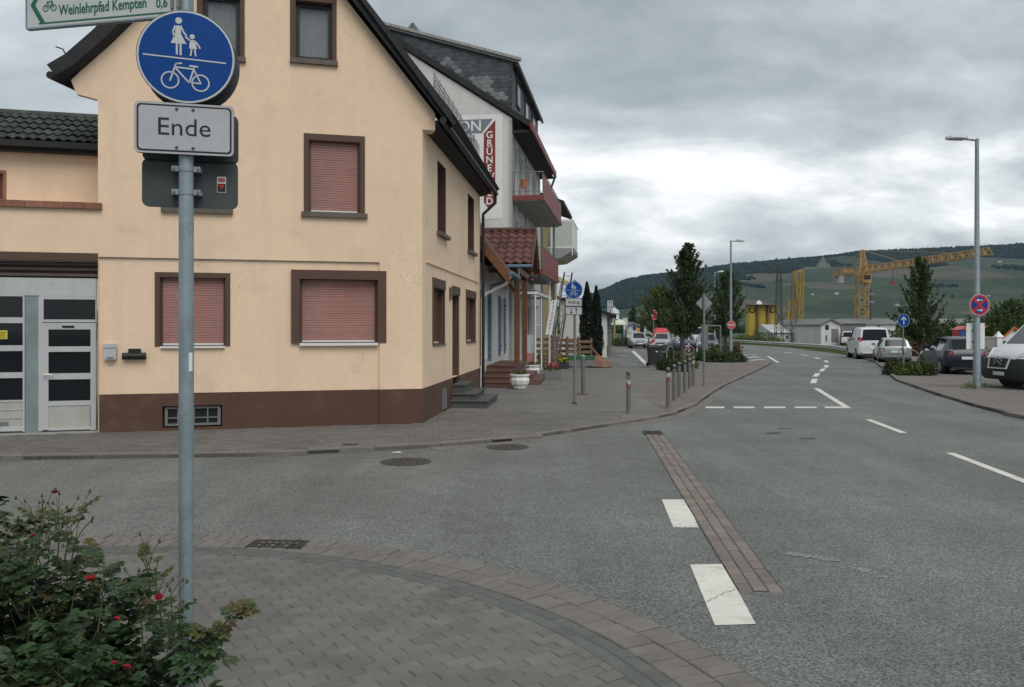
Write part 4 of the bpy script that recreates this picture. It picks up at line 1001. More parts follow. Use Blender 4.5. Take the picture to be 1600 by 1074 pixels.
for k in range(18):
    a = -.2 + k * .36; o = piece('verge_tile', vt, hotel, GG.P(a, .12, cz(a) + .13)); o.rotation_euler = (Matrix.Rotation(math.atan2(uG.y, uG.x), 4, 'Z') @ Matrix.Rotation(-math.atan(.305), 4, 'Y')).to_euler()
MB().tube([GH.P(0, .22, cz(-.25)), GH.P(9.8, .22, cz(-.25))], .07, 8).build('dormer_gutter', m_galdk, hotel)
for q in ((1.2, 2.2), (4.0, 5.0), (6.8, 7.8)):
    mb = MB(); mb.fb(GH, q[0], q[1], .001, .06, 11.3, 12.5); wo_ = mb.build('dormer_window', m_slate, hotel); MB().fb(GH, q[0] + .08, q[1] - .08, .061, .07, 11.38, 12.42).build('pane', m_glass, wo_)
# slates, one by one: rounded lower edge
pr = [(-.15, .115), (-.15, -.03), (-.11, -.10), (-.05, -.125), (.05, -.125), (.11, -.10), (.15, -.03), (.15, .115)]
def slate_mesh(m, nm):
    mb = MB(); mb.prism([(x, .0 - .012 * (z < 0), z) for x, z in pr], (0, .018, 0)); me = mb.mesh(nm); me.materials.append(m); return me
sd_, sl_m = slate_mesh(m_slate, 'slate'), slate_mesh(m_slate_l, 'slate')
ag = math.atan2(uG.y, uG.x) + math.pi; cnt = 0
cand = []
for r in range(26):
    z = 10.8 + r * .17
    for c in range(-1, 24):
        a = .14 + c * .3 + (.15 if r % 2 else 0)
        if not (0.1 < a < a1 - .2): continue
        if z - .1 < gz(a) + .2 or z + .1 > cz(a): continue
        cand.append((a, z))
pale = [GG.inv(x, y) for x, y in ((693, 97), (700, 94), (706, 100), (711, 108), (716, 113), (731, 129), (738, 122), (742, 130), (750, 122), (757, 126), (762, 130), (755, 136), (745, 137), (768, 141), (774, 146), (780, 150), (786, 156), (779, 157))]
for a, z in cand:
    near = min(math.hypot(a - p[0], z - p[1]) for p in pale) < .16
    piece('slate', sl_m if near else sd_, hotel, GG.P(a, .024 + rnd.uniform(0, .004), z), ag, None)
for k in range(9):
    zz = gz(0) + .5 + k * .22; MB().fb(GG, -.03, .12, .02, .05, zz, zz + .2).build('corner_slate', m_slate, hotel)
# grey peak behind the dormer
peak = thing('roof_lantern', 'grey gable peak of the roof structure showing above the slate dormer', 'roof', (-5.4, 44, 10))
c = at(645, 37, 44); l, r_ = at(596, 100, 44), at(692, 100, 44)
MB().prism([l, r_, c], (0.6, 6, 0)).build('peak', m_hotelg, peak); mb = MB(); mb.beam(l, c, .12); mb.beam(r_, c, .12); mb.build('edge_trim', m_galdk, peak)
# painted sign on the gable
sg_ = thing('painted_sign', 'painted white gable sign with slate-blue banner and dark red arrow of letters', 'sign', tuple(GG.P(1, .02, 6)))
q0 = GG.inv(785, 178); q1 = GG.inv(775, 340); ar = GG.inv(756, 190)[0]; al = GG.inv(774, 190)[0]
zt, zb = GG.inv(778, 179)[1], GG.inv(778, 342)[1]
MB().fb(GG, q0[0], 5.4, .002, .012, zb, zt).build('panel', m_white, sg_)
z1, z2 = GG.inv(770, 186)[1], GG.inv(740, 209)[1]
MB().fpoly(GG, [(al + .1, z1), (5.0, z1), (5.0, z2), (ar + .08, z2)], .013, .018).build('banner', m_bannerb, sg_)
zc_ = GG.inv(765, 329)[1]; zs = GG.inv(757, 316)[1]
MB().fpoly(GG, [(al, z1 - .05), (ar, z2 - .02), (ar, zs), ((al + ar) / 2, zc_), (al, zs)], .0131, .019).build('arrow', m_bannerr, sg_)
text('PENSION', GG, GG.inv(753, 198)[0], (z1 + z2) / 2, .62, .019, m_white, sg_, 'banner_lettering', 'RIGHT', bold=.006, mirror=-1)
ac = (al + ar) / 2
for i, ch in enumerate('GRÜNEWALD'):
    zz = GG.inv(765, 211.5 + 12.95 * i)[1]; text(ch, GG, ac, zz, .40, .02, m_white, sg_, 'arrow_letter', bold=.006, mirror=-1)
text('ni', GG, GG.inv(743, 217)[0], GG.inv(740, 218)[1], .5, .013, m_bannerr, sg_, 'script_lettering', 'RIGHT', bold=.008, mirror=-1)
MB().fb(GG, GG.inv(741, 230)[0], 4.4, .013, .018, GG.inv(735, 250)[1], GG.inv(735, 226)[1]).build('lower_block', m_bannerb, sg_)
# balconies
def balcony(t0, t1, z0, zr_, d, label):
    b = MB().prism([GH.P(t0, .005, z0), GH.P(t0, d - .25, z0 - .02), GH.P(t0, d, z0 + .06), GH.P(t0, d, z0 + .2), GH.P(t0, .005, z0 + .2)], uH * (t1 - t0)).build('balcony', m_concrete, hotel, label=label)
    MB().fb(GH, t0 - .02, t1 + .02, d + .001, d + .03, z0 + .04, z0 + .22).build('edge_board', m_redpanel, b); MB().fb(GH, t0 - .03, t0 - .001, .01, d, z0 + .02, z0 + .22).build('edge_board', m_redpanel, b)
    nb = int((t1 - t0) / .9)
    for k in range(nb):
        u0, u1 = t0 + (t1 - t0) * k / nb, t0 + (t1 - t0) * (k + 1) / nb; MB().fb(GH, u0 + .01, u1 - .01, d - .03, d - .005, z0 + .26, zr_ - .05).build('railing_panel', m_redpanel, b)
    MB().tube([GH.P(t0, .02, zr_), GH.P(t0, d, zr_), GH.P(t1, d, zr_), GH.P(t1, .02, zr_)], .022, 6).build('handrail', m_galdk, b)
    mb = MB()
    for k in range(9): dd = .08 + (d - .1) * k / 8; mb.tube([GH.P(t0, dd, z0 + .2), GH.P(t0, dd, zr_)], .010, 5)
    mb.tube([GH.P(t0, .03, z0 + .38), GH.P(t0, d, z0 + .38)], .012, 5); mb.build('railing_bars', m_galdk, b)
    return b
balcony(.05, 9.1, 7.08, 8.25, 1.27, 'upper balcony with dark red panels')
balcony(.05, 7.6, 4.05, 5.2, 1.25, 'lower balcony with dark red panels')
MB().tube([GH.P(7.9, 1.0, ZP), GH.P(7.9, 1.0, 7.1)], .05, 8).build('balcony_post', m_galdk, hotel); MB().tube([GH.P(5.0, 1.05, ZP), GH.P(5.0, 1.05, 4.1)], .05, 8).build('balcony_post', m_white_al, hotel)
fp = thing('flower_pot', 'terracotta flower pot hanging on the upper balcony railing', 'flower pot', tuple(GH.P(.0, .5, 7.9)))
MB().lathe([(.09, -.17), (.125, .14), (.14, .14), (.14, .19), (.11, .19)], GH.P(-.02, .5, 7.74), 14).build('pot', mat('terracotta', (.42, .14, .07), .8), fp, smooth=40)
# shop front: canopy frame and white poles
cp = thing('shop_canopy', 'white metal canopy frame over the shop front', 'canopy', tuple(GH.P(3, .6, 3.3)))
mb = MB(); mb.beam(GH.P(.2, .95, 3.32), GH.P(6.5, .95, 3.32), .12); mb.beam(GH.P(.2, .02, 3.32), GH.P(.2, .88, 3.32), .1); mb.beam(GH.P(6.5, .02, 3.32), GH.P(6.5, .88, 3.32), .1); mb.build('frame', m_white_al, cp)
MB().prism([GH.P(.22, .02, 3.5), GH.P(.22, .9, 3.42), GH.P(.22, .9, 3.45), GH.P(.22, .02, 3.53)], uH * 6.2).build('cover', m_galdk, cp)
for tt in (.25, 2.6, 6.4): MB().tube([GH.P(tt, .93, ZP), GH.P(tt, .93, 3.25)], .035, 8).build('post', m_white_al, cp)
for zz in (1.0, 2.0): MB().tube([GH.P(.25, .93, zz), GH.P(2.6, .93, zz)], .02, 6).build('rail', m_white_al, cp)
nl = GH.P(1.2, .9, 0); sb = thing('shop_poster_board', 'upright shop board with red and white poster beside the porch', 'sign board', (nl.x, nl.y, ZP))
MB().fb(GH, .4, .46, .5, .95, .25, 1.6).build('board', m_signw, sb); MB().fb(GH, .38, .399, .55, .9, .4, .85).build('poster', mat('faded_poster', (.42, .2, .19), .7, var=.3, vs=9), sb); MB().fb(GH, .4, .46, .55, .62, ZP, .25).build('leg', m_galdk, sb); MB().fb(GH, .4, .46, .85, .92, ZP, .25).build('leg', m_galdk, sb)

# leaning board with vertical lettering and two ladders
YL = 38.0
tl_, tr, br, bl = at(861, 470, YL), at(870.5, 469, YL), at(862, 523, YL - .6), at(852, 523, YL - .6)
lb = thing('butcher_sign', 'long white sign board with vertical black lettering leaning against the ladder', 'sign', tuple(bl))
MB().prism([bl, br, tr, tl_], (0, .05, 0)).build('board', m_signw, lb)
up = (tl_ - bl); rt = (br - bl).normalized()
class Slant:                                   # frame lying in the leaning board
    def __init__(s): s.v = up.normalized(); s.nn = rt.cross(s.v).normalized()
    def P(s, a, d, z): return bl + rt * a + s.v * z + s.nn * d
sl3 = Slant(); wd_ = (br - bl).length
for i, ch in enumerate('METZGEREI'): text(ch, sl3, wd_ * .52, up.length * (1 - (i + .6) / 9.3), .17, .004, m_ink, lb, 'letter', bold=.002)
def ladder(p0, p1, wd, label, n):
    p0, p1 = V(p0), V(p1); side = V((1, .2, 0)).normalized() * wd / 2; t = thing('ladder', label, 'ladder', tuple(p0), 'ladders against the guest house')
    for s_ in (-1, 1): MB().beam(p0 + side * s_, p1 + side * s_, .05, .08).build('stile', m_galdk, t)
    for k in range(n): p = p0 + (p1 - p0) * (k + .5) / n; MB().tube([p - side, p + side], .018, 6).build('rung', m_galdk, t)
q = gp(860, 571, ZP); ladder(q, at(884, 440, 40.5), .42, 'long metal ladder leaning beside the lettered sign board', 13)
q = gp(866, 568, ZP); ladder(q, at(888, 426, 41.5), .40, 'wooden-grey ladder behind the first, reaching higher', 14)
# planters
def planter(px, py, s, label):
    p = gp(px, py, ZP); t = thing('planter', label, 'planter', tuple(p), 'white planters by the porch steps')
    MB().lathe([(.17 * s, 0), (.2 * s, .04 * s), (.2 * s, .07 * s), (.27 * s, .16 * s), (.3 * s, .27 * s), (.26 * s, .36 * s), (.3 * s, .40 * s), (.3 * s, .45 * s), (.25 * s, .45 * s), (.25 * s, .40 * s)], p, 10).build('bowl', m_white, t)
    MB().lathe([(.24 * s, .40 * s), (.22 * s, .42 * s)], p, 10).build('soil', m_joint, t)
    pts = np.array([p.x, p.y, p.z + .47 * s]) + rng.normal(size=(140, 3)) * np.array([.12, .12, .04]) * s; leaves('foliage', pts, .08, m_leaf, t)
planter(812, 608, 1.0, 'white ribbed planter at the foot of the porch steps, nearer'); planter(831, 590, 1.05, 'white planter beyond the porch steps, farther from the camera')
def flowers(name, label, c, dims, box_m, fm, cat='flower box'):
    t = thing(name, label, cat, tuple(c)); x, y, z = dims
    mb = MB().box((c.x - x, c.y - y, c.z), (c.x + x, c.y + y, c.z + z)); mb.build('box', box_m, t)
    pts = np.array([c.x, c.y, c.z + z + .06]) + rng.uniform(-1, 1, size=(160, 3)) * np.array([x, y, .10]); leaves('foliage', pts, .09, m_leaf, t)
    pts = np.array([c.x, c.y, c.z + z + .14]) + rng.uniform(-1, 1, size=(80, 3)) * np.array([x * .8, y, .09]); leaves('blossom', pts, .085, fm, t, asp=.9)
m_pink = mat('pink_blossom', (.5, .12, .14), .6, isl=.3); m_yelf = mat('yellow_blossom', (.55, .42, .04), .6, isl=.3); m_whitef = mat('white_blossom', (.6, .58, .5), .6, isl=.3)
flowers('flower_box', 'low grey flower box with pink flowers on the pavement by the ladder', gp(863, 592, ZP), (.3, .2, .32), m_galdk, m_pink)
flowers('flower_tub', 'dark flower tub with yellow flowers in front of the pallets', gp(880, 576, ZP), (.25, .2, .25), m_plastic, m_yelf, 'flower tub')

# pallets and crate
def pallet(fr, label, s0, w_, z0, h, d0, tilt=0.0):
    t = thing('pallet', label, 'pallet', tuple(fr.P(s0, d0, z0)), 'wooden pallets leaning by the guest house')
    for k in range(5): zz = z0 + h * k / 5 + .02; MB().fb(fr, s0, s0 + w_, d0, d0 + .025, zz, zz + h * .11).build('board', m_pallet, t)
    for q in (0, .5, 1): x = s0 + (w_ - .1) * q; MB().fb(fr, x, x + .1, d0 - .1, d0 - .001, z0, z0 + h).build('batten', m_pallet, t)
    for k in (0, 2, 4): zz = z0 + h * k / 5 + .02; MB().fb(fr, s0, s0 + w_, d0 - .126, d0 - .101, zz, zz + h * .11).build('board', m_pallet, t)
pf = Fr(gp(884, 569.5, ZP), (1, .1)); pallet(pf, 'brown pallet standing upright behind the green crate', .0, 1.35, ZP, 1.3, 0); pallet(pf, 'second brown pallet upright just behind the first, shifted left', -.45, 1.2, ZP, 1.38, -.35)
pf2 = Fr(gp(850, 574, ZP), (1, .35)); pallet(pf2, 'darker pallet standing upright behind the ladders', 0, 1.1, ZP + .0, 1.45, -1.6); pallet(pf2, 'small dark pallet lying against the upright one', .1, 1.2, ZP, .6, -.9)
gc = gp(907, 574, ZP); cr = thing('plastic_crate', 'green and grey plastic crate on the pavement before the pallets', 'crate', tuple(gc))
MB().box((gc.x - .62, gc.y - .3, ZP + .06), (gc.x + .62, gc.y + .3, .42)).build('body', m_galdk, cr); MB().box((gc.x - .64, gc.y - .32, .42), (gc.x + .64, gc.y + .32, .6)).build('rim', mat('crate_green', (.03, .13, .06), .6), cr)
for sx in (-.45, .45): MB().box((gc.x + sx - .06, gc.y - .2, ZP), (gc.x + sx + .06, gc.y + .2, ZP + .059)).build('foot', m_plastic, cr)
p = gp(935, 573, ZP); hm = MB().lathe([(.78, 0), (.72, .08), (.58, .22), (.42, .34), (.25, .47), (.1, .53), (.01, .55)], (p.x, p.y + .8, ZP - .02), 22)
for q in hm.v: q += V((rnd.uniform(-.04, .04), rnd.uniform(-.04, .04), rnd.uniform(-.03, .03)))
sp_ = hm.build('sand_heap', mat('red_sand', (.21, .115, .078), .95, var=.3, vs=6, bump=.8, bs=25, bdist=.02)); tag(sp_, 'heap of reddish sand beside the pallets', 'sand heap')
ob = MB(); ob.prism([gp(946, 572, ZP), gp(949, 571, ZP), at(924, 541, 40), at(921, 541, 40)], (0, .05, .03)); tag(ob.build('plank', m_wood), 'orange-brown plank leaning over the sand heap', 'plank')

# cypress pair
def cypress(px, ytop, Y, wd, label):
    b = at(px, 512, Y); h = at(px, ytop, Y).z; t = thing('cypress', label, 'tree', (b.x, b.y, ZP), 'cypress pair beside the pallets')
    MB().tube([(b.x, b.y, ZP - .05), (b.x, b.y, h * .85)], [.09, .02], 8).build('trunk', m_bark, t)
    n = 9000; z = rng.uniform(.02, 1, n); pr = np.interp(z, [0, .08, .3, .6, .85, 1], [.55, .85, 1, .85, .45, .03]) * wd / 2
    th_ = rng.uniform(0, 6.283, n); rr = pr * np.sqrt(rng.uniform(.4, 1, n)) * (1 + .16 * np.sin(th_ * 3 + z * 9) + .08 * np.sin(z * 40 + th_ * 5))
    leaves('crown', np.stack([b.x + rr * np.cos(th_), b.y + rr * np.sin(th_), ZP + z * (h - ZP)], 1), .13, m_leaf_cy, t, asp=.35)
cypress(917, 441, 44, .75, 'taller dark cypress, left of the pair'); cypress(931.5, 447, 47, .75, 'slightly shorter dark cypress, right of the pair')

# low white building with lean-to roof beyond the cypresses, and the lettered blade sign
lo = V((6.05, 53.0, 0)); GLb = Fr(lo, (.12, .993)); lw = thing('low_white_house', 'low white building with dark lean-to roof beyond the cypresses', 'house', (lo.x, lo.y, ZP))
mb = MB(); mb.wall(GLb, [(0, 0), (0, 2.7), (12, 2.7), (12, 0)], [(2, 3, 1, 2.2), (5, 6, 1, 2.2)], 0, .15); mb.wall(Fr(lo, (-1, .1), True), [(0, 0), (0, 2.7), (3.0, 3.7), (3.0, 0)], (), 0, .2); mb.build('wall', m_hotelw, lw)
mb = MB(); mb.prism([GLb.P(-.3, .6, 2.55), GLb.P(-.3, .6, 2.72), GLb.P(-.3, -3.2, 3.95), GLb.P(-.3, -3.2, 3.75)], GLb.u * 12.6); mb.build('roof', m_roofdark, lw)
for q in ((2, 3), (5, 6)):
    g = MB().fb(GLb, q[0] + .003, q[1] - .003, -.1, -.05, 1, 2.2).build('window', m_white, lw); MB().fb(GLb, q[0] + .08, q[1] - .08, -.049, -.04, 1.08, 2.12).build('pane', m_glass, g)
MB().fb(GLb, 0, 12, .002, .02, 0, .7).build('plinth', m_plinth, lw); MB().tube([GLb.P(1.5, .08, .1), GLb.P(1.5, .08, 2.5), GLb.P(1.5, .5, 2.6)], .05).build('downpipe', m_galdk, lw)
Yb = 58.0; c = at(953.3, 487, Yb); bs = thing('hotel_sign', 'white vertical blade sign reading HOTEL on the low building', 'sign', (c.x, c.y, 1.5))
hw, zt, zb = 4.2 * Yb / 1300, at(953, 470, Yb).z, at(953, 505, Yb).z
FrB = Fr((c.x, c.y), (1, 0)); MB().fb(FrB, -hw, hw, -.1, .05, zb, zt).build('panel', m_signw, bs)
for i, ch in enumerate('HOTEL'): text(ch, FrB, 0, zt - (zt - zb) * (i + .5) / 5, .32, .051, m_ink, bs, 'letter', bold=.004)
MB().fb(FrB, -.05, .05, -.08, 0, ZP, zb).build('post', m_galdk, bs)
# next house along: cream, with glazed balcony
nb_o = HC + uH * 11.2 + GH.n * .35; GN = Fr(nb_o, uH); nh = thing('cream_house', 'cream house beyond the guest house with a glazed white balcony', 'house', (nb_o.x, nb_o.y, ZP))
mb = MB(); mb.wall(GN, [(0, 0), (0, 8.6), (6, 8.6), (6, 0)], [(1, 2.2, 4, 6), (3.4, 4.6, 4, 6), (1, 2.4, .6, 2.8)], 0, .2); mb.wall(Fr(nb_o, uG, True) if Fr(nb_o, uG).n.y > 0 else Fr(nb_o, uG), [(0, 0), (0, 8.6), (3, 9.6), (8, 8.6), (8, 0)], (), 0, .2); mb.build('wall', mat('cream_render', (.62, .53, .34), .9, var=.06), nh)
for q in ((1, 2.2, 4, 6), (3.4, 4.6, 4, 6), (1, 2.4, .6, 2.8)):
    g = MB().fb(GN, q[0], q[1], -.15, -.1, q[2], q[3]).build('window', m_white, nh); MB().fb(GN, q[0] + .1, q[1] - .1, -.099, -.09, q[2] + .1, q[3] - .1).build('pane', m_glass2, g)
MB().prism([GN.P(-.2, .9, 8.5), GN.P(-.2, .9, 8.72), GN.P(-.2, -4, 10.6), GN.P(-.2, -4, 10.2)], uH * 6.4).build('roof', m_roofdark, nh)
m_bglass = mat('milky_glass', (.50, .55, .50), .3, var=.05)
bz0, bz1, bd = 6.1, 7.72, 1.35; t0_ = .1
bb = MB().prism([GN.P(t0_, .005, bz0 - .5), GN.P(t0_, bd * .5, bz0 - .45), GN.P(t0_, bd, bz0 - .05), GN.P(t0_, bd, bz0 + .1), GN.P(t0_, .005, bz0 + .1)], uH * 4.5).build('balcony', m_hotelg, nh)
MB().fb(GN, t0_ - .01, t0_ + .02, .2, bd - .05, bz0 + .18, bz1 - .05).build('glass_panel', m_bglass, bb)
for k in range(3): MB().fb(GN, t0_ + .05 + k * 1.5, t0_ + 1.48 + k * 1.5, bd - .05, bd - .03, bz0 + .18, bz1 - .05).build('glass_panel', m_bglass, bb)
mb = MB()
for dd in (.18, bd - .02): mb.tube([GN.P(t0_, dd, bz0 - .3), GN.P(t0_, dd, bz1)], .035, 6)
mb.tube([GN.P(t0_, 0, bz1), GN.P(t0_, bd, bz1), GN.P(t0_ + 4.5, bd, bz1)], .035, 6); mb.tube([GN.P(t0_, 0, bz0 + .14), GN.P(t0_, bd, bz0 + .14), GN.P(t0_ + 4.5, bd, bz0 + .14)], .035, 6); mb.build('frame', m_white_al, bb)
aw = MB(); aw.prism([GN.P(.3, .02, 5.0), GN.P(.3, 1.2, 4.35), GN.P(.3, 1.2, 4.1), GN.P(.3, .02, 4.7)], uH * 3.6); aw.build('awning', mat('cream_awning', (.6, .5, .28), .8), nh)
# ================================================================ SIGNS, POSTS, STREET FURNITURE
def rrect(a, z, w_, h, r, n=5):
    out = []
    for cx, cz, t0 in ((a + w_ / 2 - r, z + h / 2 - r, 0), (a - w_ / 2 + r, z + h / 2 - r, 90), (a - w_ / 2 + r, z - h / 2 + r, 180), (a + w_ / 2 - r, z - h / 2 + r, 270)):
        for i in range(n + 1): t = math.radians(t0 + 90 * i / n); out.append((cx + r * math.cos(t), cz + r * math.sin(t)))
    return out
def pedcycle(fr, a, z, R, d, parent):          # white pictograms: woman and child above a bar, bicycle below
    k = R / 236.0; A = lambda x, y: (a + (x - 286) * k, z + (283 - y) * k)
    d0, d1 = d, d + .0015; mb = MB()
    poly = lambda *p: mb.fpoly(fr, [A(*q) for q in p], d0, d1); st = lambda w_, *p: mb.stroke(fr, [A(*q) for q in p], w_ * k, d0, d1)
    mb.disc(fr, *A(252, 97), 17 * k, d0, d1, 18)
    poly((238, 123), (262, 123), (264, 168), (291, 217), (213, 217), (234, 168)); st(9, (235, 127), (224, 155), (231, 182)); st(9, (263, 126), (274, 152), (290, 174)); st(10, (243, 217), (243, 272)); st(10, (261, 217), (262, 275))
    mb.build('woman_pictogram', m_signw, parent); mb = MB()
    mb.disc(fr, *A(319, 176), 13 * k, d0, d1, 16)
    poly((308, 194), (332, 194), (343, 240), (303, 240)); st(8, (310, 198), (286, 180)); st(8, (331, 198), (351, 221), (357, 234)); st(8, (316, 240), (311, 275)); st(8, (331, 240), (336, 275))
    mb.build('child_pictogram', m_signw, parent); mb = MB()
    mb.stroke(fr, [A(80, 285), A(485, 303)], 7 * k, d0, d1); mb.build('dividing_bar', m_signw, parent); mb = MB()
    mb.ring(fr, *A(210, 410), 42 * k, 7 * k, d0, d1); mb.ring(fr, *A(360, 417), 42 * k, 7 * k, d0, d1)
    st(8, (236, 341), (326, 346)); st(8, (236, 345), (300, 415), (318, 415)); st(8, (328, 340), (305, 415)); st(7, (328, 350), (362, 420), (318, 417)); st(8, (252, 320), (238, 325), (210, 412)); st(8, (240, 322), (266, 319)); st(8, (306, 330), (346, 332))
    mb.build('bicycle_pictogram', m_signw, parent)
def round_sign(fr, a, z, R, d, m_face, root, name='round_sign', rim=None, back=None, th=.012):
    p = MB().disc(fr, a, z, R, d - th, d, 40).build(name, back or m_signback, root)
    MB().disc(fr, a, z, R * .985, d + .0005, d + .0012, 40).build('rim_print', rim or m_signw, p)
    MB().disc(fr, a, z, R * .945, d + .0015, d + .0022, 40).build('face', m_face, p); return p
pole_x, pole_y = -1.4955, 3.82
post = thing('sign_post', 'foreground galvanised sign post with blue walk and cycle sign over a plate reading Ende', 'sign post', (pole_x, pole_y, 0))
FS = Fr((pole_x, pole_y), (math.cos(math.radians(14)), math.sin(math.radians(14))))
MB().tube([(pole_x, pole_y, -.1), (pole_x, pole_y, 3.75)], .033, 24).build('pole', m_gal, post, smooth=40)
zc1, zc2, zc3 = at(291, 90, 3.78).z, at(290, 202.5, 3.78).z, at(297, 287, 3.86).z
ds = .05
disc = round_sign(FS, .006, zc1, .212, ds, m_blue, post, 'round_blue_sign'); pedcycle(FS, .004, zc1, .204, ds + .0026, disc)
back = MB().disc(FS, .018, zc1 - .012, .212, -.062, -.05, 40).build('reverse_round_sign', m_signback, post)
pe_ = MB().fpoly(FS, rrect(0, zc2, .424, .232, .022), ds - .012, ds).build('text_plate', m_signback, post)
MB().fpoly(FS, rrect(0, zc2, .422, .230, .021), ds + .0004, ds + .001).build('silver_edge', m_signgrey, pe_); MB().fpoly(FS, rrect(0, zc2, .404, .212, .018), ds + .0012, ds + .0018).build('black_border', m_ink, pe_); MB().fpoly(FS, rrect(0, zc2, .388, .196, .014), ds + .002, ds + .0026).build('silver_face', m_signgrey, pe_)
text('Ende', FS, -.003, zc2 + .003, .113, ds + .0028, m_ink, pe_, bold=-.0002, squeeze=1.05)
for da, dz_ in ((-.034, .087), (.036, .087), (-.034, -.087), (.036, -.087)): MB().disc(FS, da, zc2 + dz_, .007, ds + .0027, ds + .006, 10).build('rivet', m_signback, pe_)
MB().fpoly(FS, rrect(.014, zc2 - .018, .42, .231, .03), -.062, -.05).build('reverse_plate', m_signback, post)
rb = MB().fpoly(FS, rrect(.012, zc3, .42, .222, .03), -.062, -.05).build('lower_reverse_plate', m_signback, post, label='dark back of the lowest plate with small red and black sticker')
MB().fpoly(FS, rrect(.149, zc3 + .002, .04, .074, .003), -.0495, -.049).build('sticker', m_white, rb); MB().fpoly(FS, rrect(.149, zc3 - .013, .036, .04, .002), -.0488, -.0484).build('sticker_black', m_ink, rb)
MB().fpoly(FS, [(.135, zc3 + .002), (.163, zc3 + .002), (.149, zc3 - .022)], -.0482, -.0478).build('sticker_triangle', m_red, rb); MB().fpoly(FS, rrect(.149, zc3 + .023, .032, .02, .002), -.0488, -.0484).build('sticker_red', m_redwhite, rb)
for zz in (zc3 + .058, zc3 - .048, zc1 + .1, zc1 - .1, zc2 + .06, zc2 - .06):
    mb = MB(); mb.lathe([(.031, -.014), (.036, -.012), (.036, .012), (.031, .014)], (pole_x, pole_y, zz), 20); vis = zz < zc3 + .1
    mb.fb(FS, -.062, -.03, -.012, .012, zz - .012, zz + .012); mb.fb(FS, .03, .062, -.012, .012, zz - .012, zz + .012)
    if vis: mb.fb(FS, -.065, .065, -.049, -.03, zz - .01, zz + .01)
    else: mb.fb(FS, -.05, .05, .03, .037, zz - .01, zz + .01)
    mb.build('clamp', m_gal, post, smooth=40)
    for q in (-.052, .052): MB().tube([FS.P(q, -.02, zz), FS.P(q, .024, zz)], .006, 8).build('bolt', m_galdk, post)
q = at(302, 566, 3.8); MB().fb(FS, .008, .03, .026, .0295, q.z - .043, q.z + .043).build('pole_sticker', m_white, post)
# cycle route arm at the top of the pole
Yr = 3.70; ul = V((at(50, 44, 3.98) - at(276, 30, 3.82))); FW = Fr((at(276, 30, 3.82).x, 3.82), (-ul.x, -ul.y)); wl_ = math.hypot(ul.x, ul.y)
zb_ = at(276, 28, 3.82).z; arm = MB().fb(FW, -wl_, .03, .012, .03, zb_, zb_ + .26).build('direction_arm', m_signw, post)
MB().fb(FW, -wl_ - .004, .034, .008, .034, zb_ - .008, zb_ - .0005).build('arm_edge', m_gal, arm); MB().fb(FW, -wl_ - .006, -wl_ - .0005, .008, .034, zb_, zb_ + .26).build('arm_edge', m_gal, arm)
g = MB(); g.fb(FW, -wl_ + .065, .025, .0305, .0315, zb_ + .012, zb_ + .019); g.build('green_line', m_green_p, arm)
g = MB(); g.fpoly(FW, [(-wl_ + .02, zb_ + .105), (-wl_ + .075, zb_ + .018), (-wl_ + .10, zb_ + .018), (-wl_ + .045, zb_ + .105), (-wl_ + .10, zb_ + .192), (-wl_ + .075, zb_ + .192)], .0306, .0318); g.build('arrow_print', m_green_p, arm)
g = MB(); kx, kz = -wl_ + .125, zb_ + .085
g.ring(FW, kx - .022, kz, .014, .004, .0306, .0316, 16); g.ring(FW, kx + .022, kz, .014, .004, .0306, .0316, 16); g.stroke(FW, [(kx - .022, kz), (kx - .012, kz + .03), (kx + .014, kz + .03), (kx + .002, kz), (kx - .012, kz + .03)], .004, .0306, .0316); g.stroke(FW, [(kx + .022, kz), (kx + .012, kz + .036)], .004, .0306, .0316); g.build('bicycle_print', m_green_p, arm)
text('Weinlehrpfad Kempten', FW, -wl_ + .175, zb_ + .068, .068, .0306, m_green_p, arm, align='LEFT', squeeze=.72, bold=.0006)
text('0,6', FW, -.055, zb_ + .06, .062, .0306, m_green_p, arm, 'distance_lettering', 'CENTER', squeeze=.8, bold=.0008)
for q in (.03, .06): MB().tube([FW.P(-.03 + q, .034, zb_ + .03), FW.P(-.03 + q, .034, zb_ + .2)], .008, 6).build('arm_clamp', m_galdk, post)

# post with "Anfang"
b = gp(898, 631, ZP); an = thing('sign_post', 'slender pavement sign post with small blue walk and cycle sign over plates reading Anfang', 'sign post', tuple(b))
Fa = Fr((b.x, b.y), (1, .05)); S = b.y / F
MB().tube([b, (b.x, b.y, at(896, 438, b.y).z)], .034, 12).build('pole', m_galdk, an, smooth=40)
MB().lathe([(.06, 0), (.06, .01), (.04, .04)], b, 12).build('base_collar', m_iron, an)
zd, zp, zq = at(896, 453.5, b.y).z, at(896, 472.7, b.y).z, at(896, 486, b.y).z
dd = round_sign(Fa, -.03, zd, .215, .055, m_blue, an, 'round_blue_sign'); pedcycle(Fa, -.03, zd, .2, .0577, dd)
for nm, zz, hh in (('text_plate', zp, .2), ('arrow_plate', zq, .2)):
    pt = MB().fpoly(Fa, rrect(-.03, zz, .41, hh, .02), .04, .052).build(nm, m_signback, an); MB().fpoly(Fa, rrect(-.03, zz, .40, hh - .012, .018), .0523, .053).build('border', m_ink, pt); MB().fpoly(Fa, rrect(-.03, zz, .385, hh - .028, .014), .0532, .0538).build('face', m_signgrey, pt)
    if nm == 'text_plate': text('Anfang', Fa, -.03, zz, .112, .054, m_ink, pt, bold=.001, squeeze=.92)
    else:
        for sx, dr2 in ((-.09, -1), (.03, 1)):
            g = MB(); g.stroke(Fa, [(sx, zz - .06), (sx, zz + .06)], .018, .054, .055); g.fpoly(Fa, [(sx - .035, zz + dr2 * .03), (sx + .035, zz + dr2 * .03), (sx, zz + dr2 * .078)], .054, .0552); g.build('arrow', m_ink, pt)

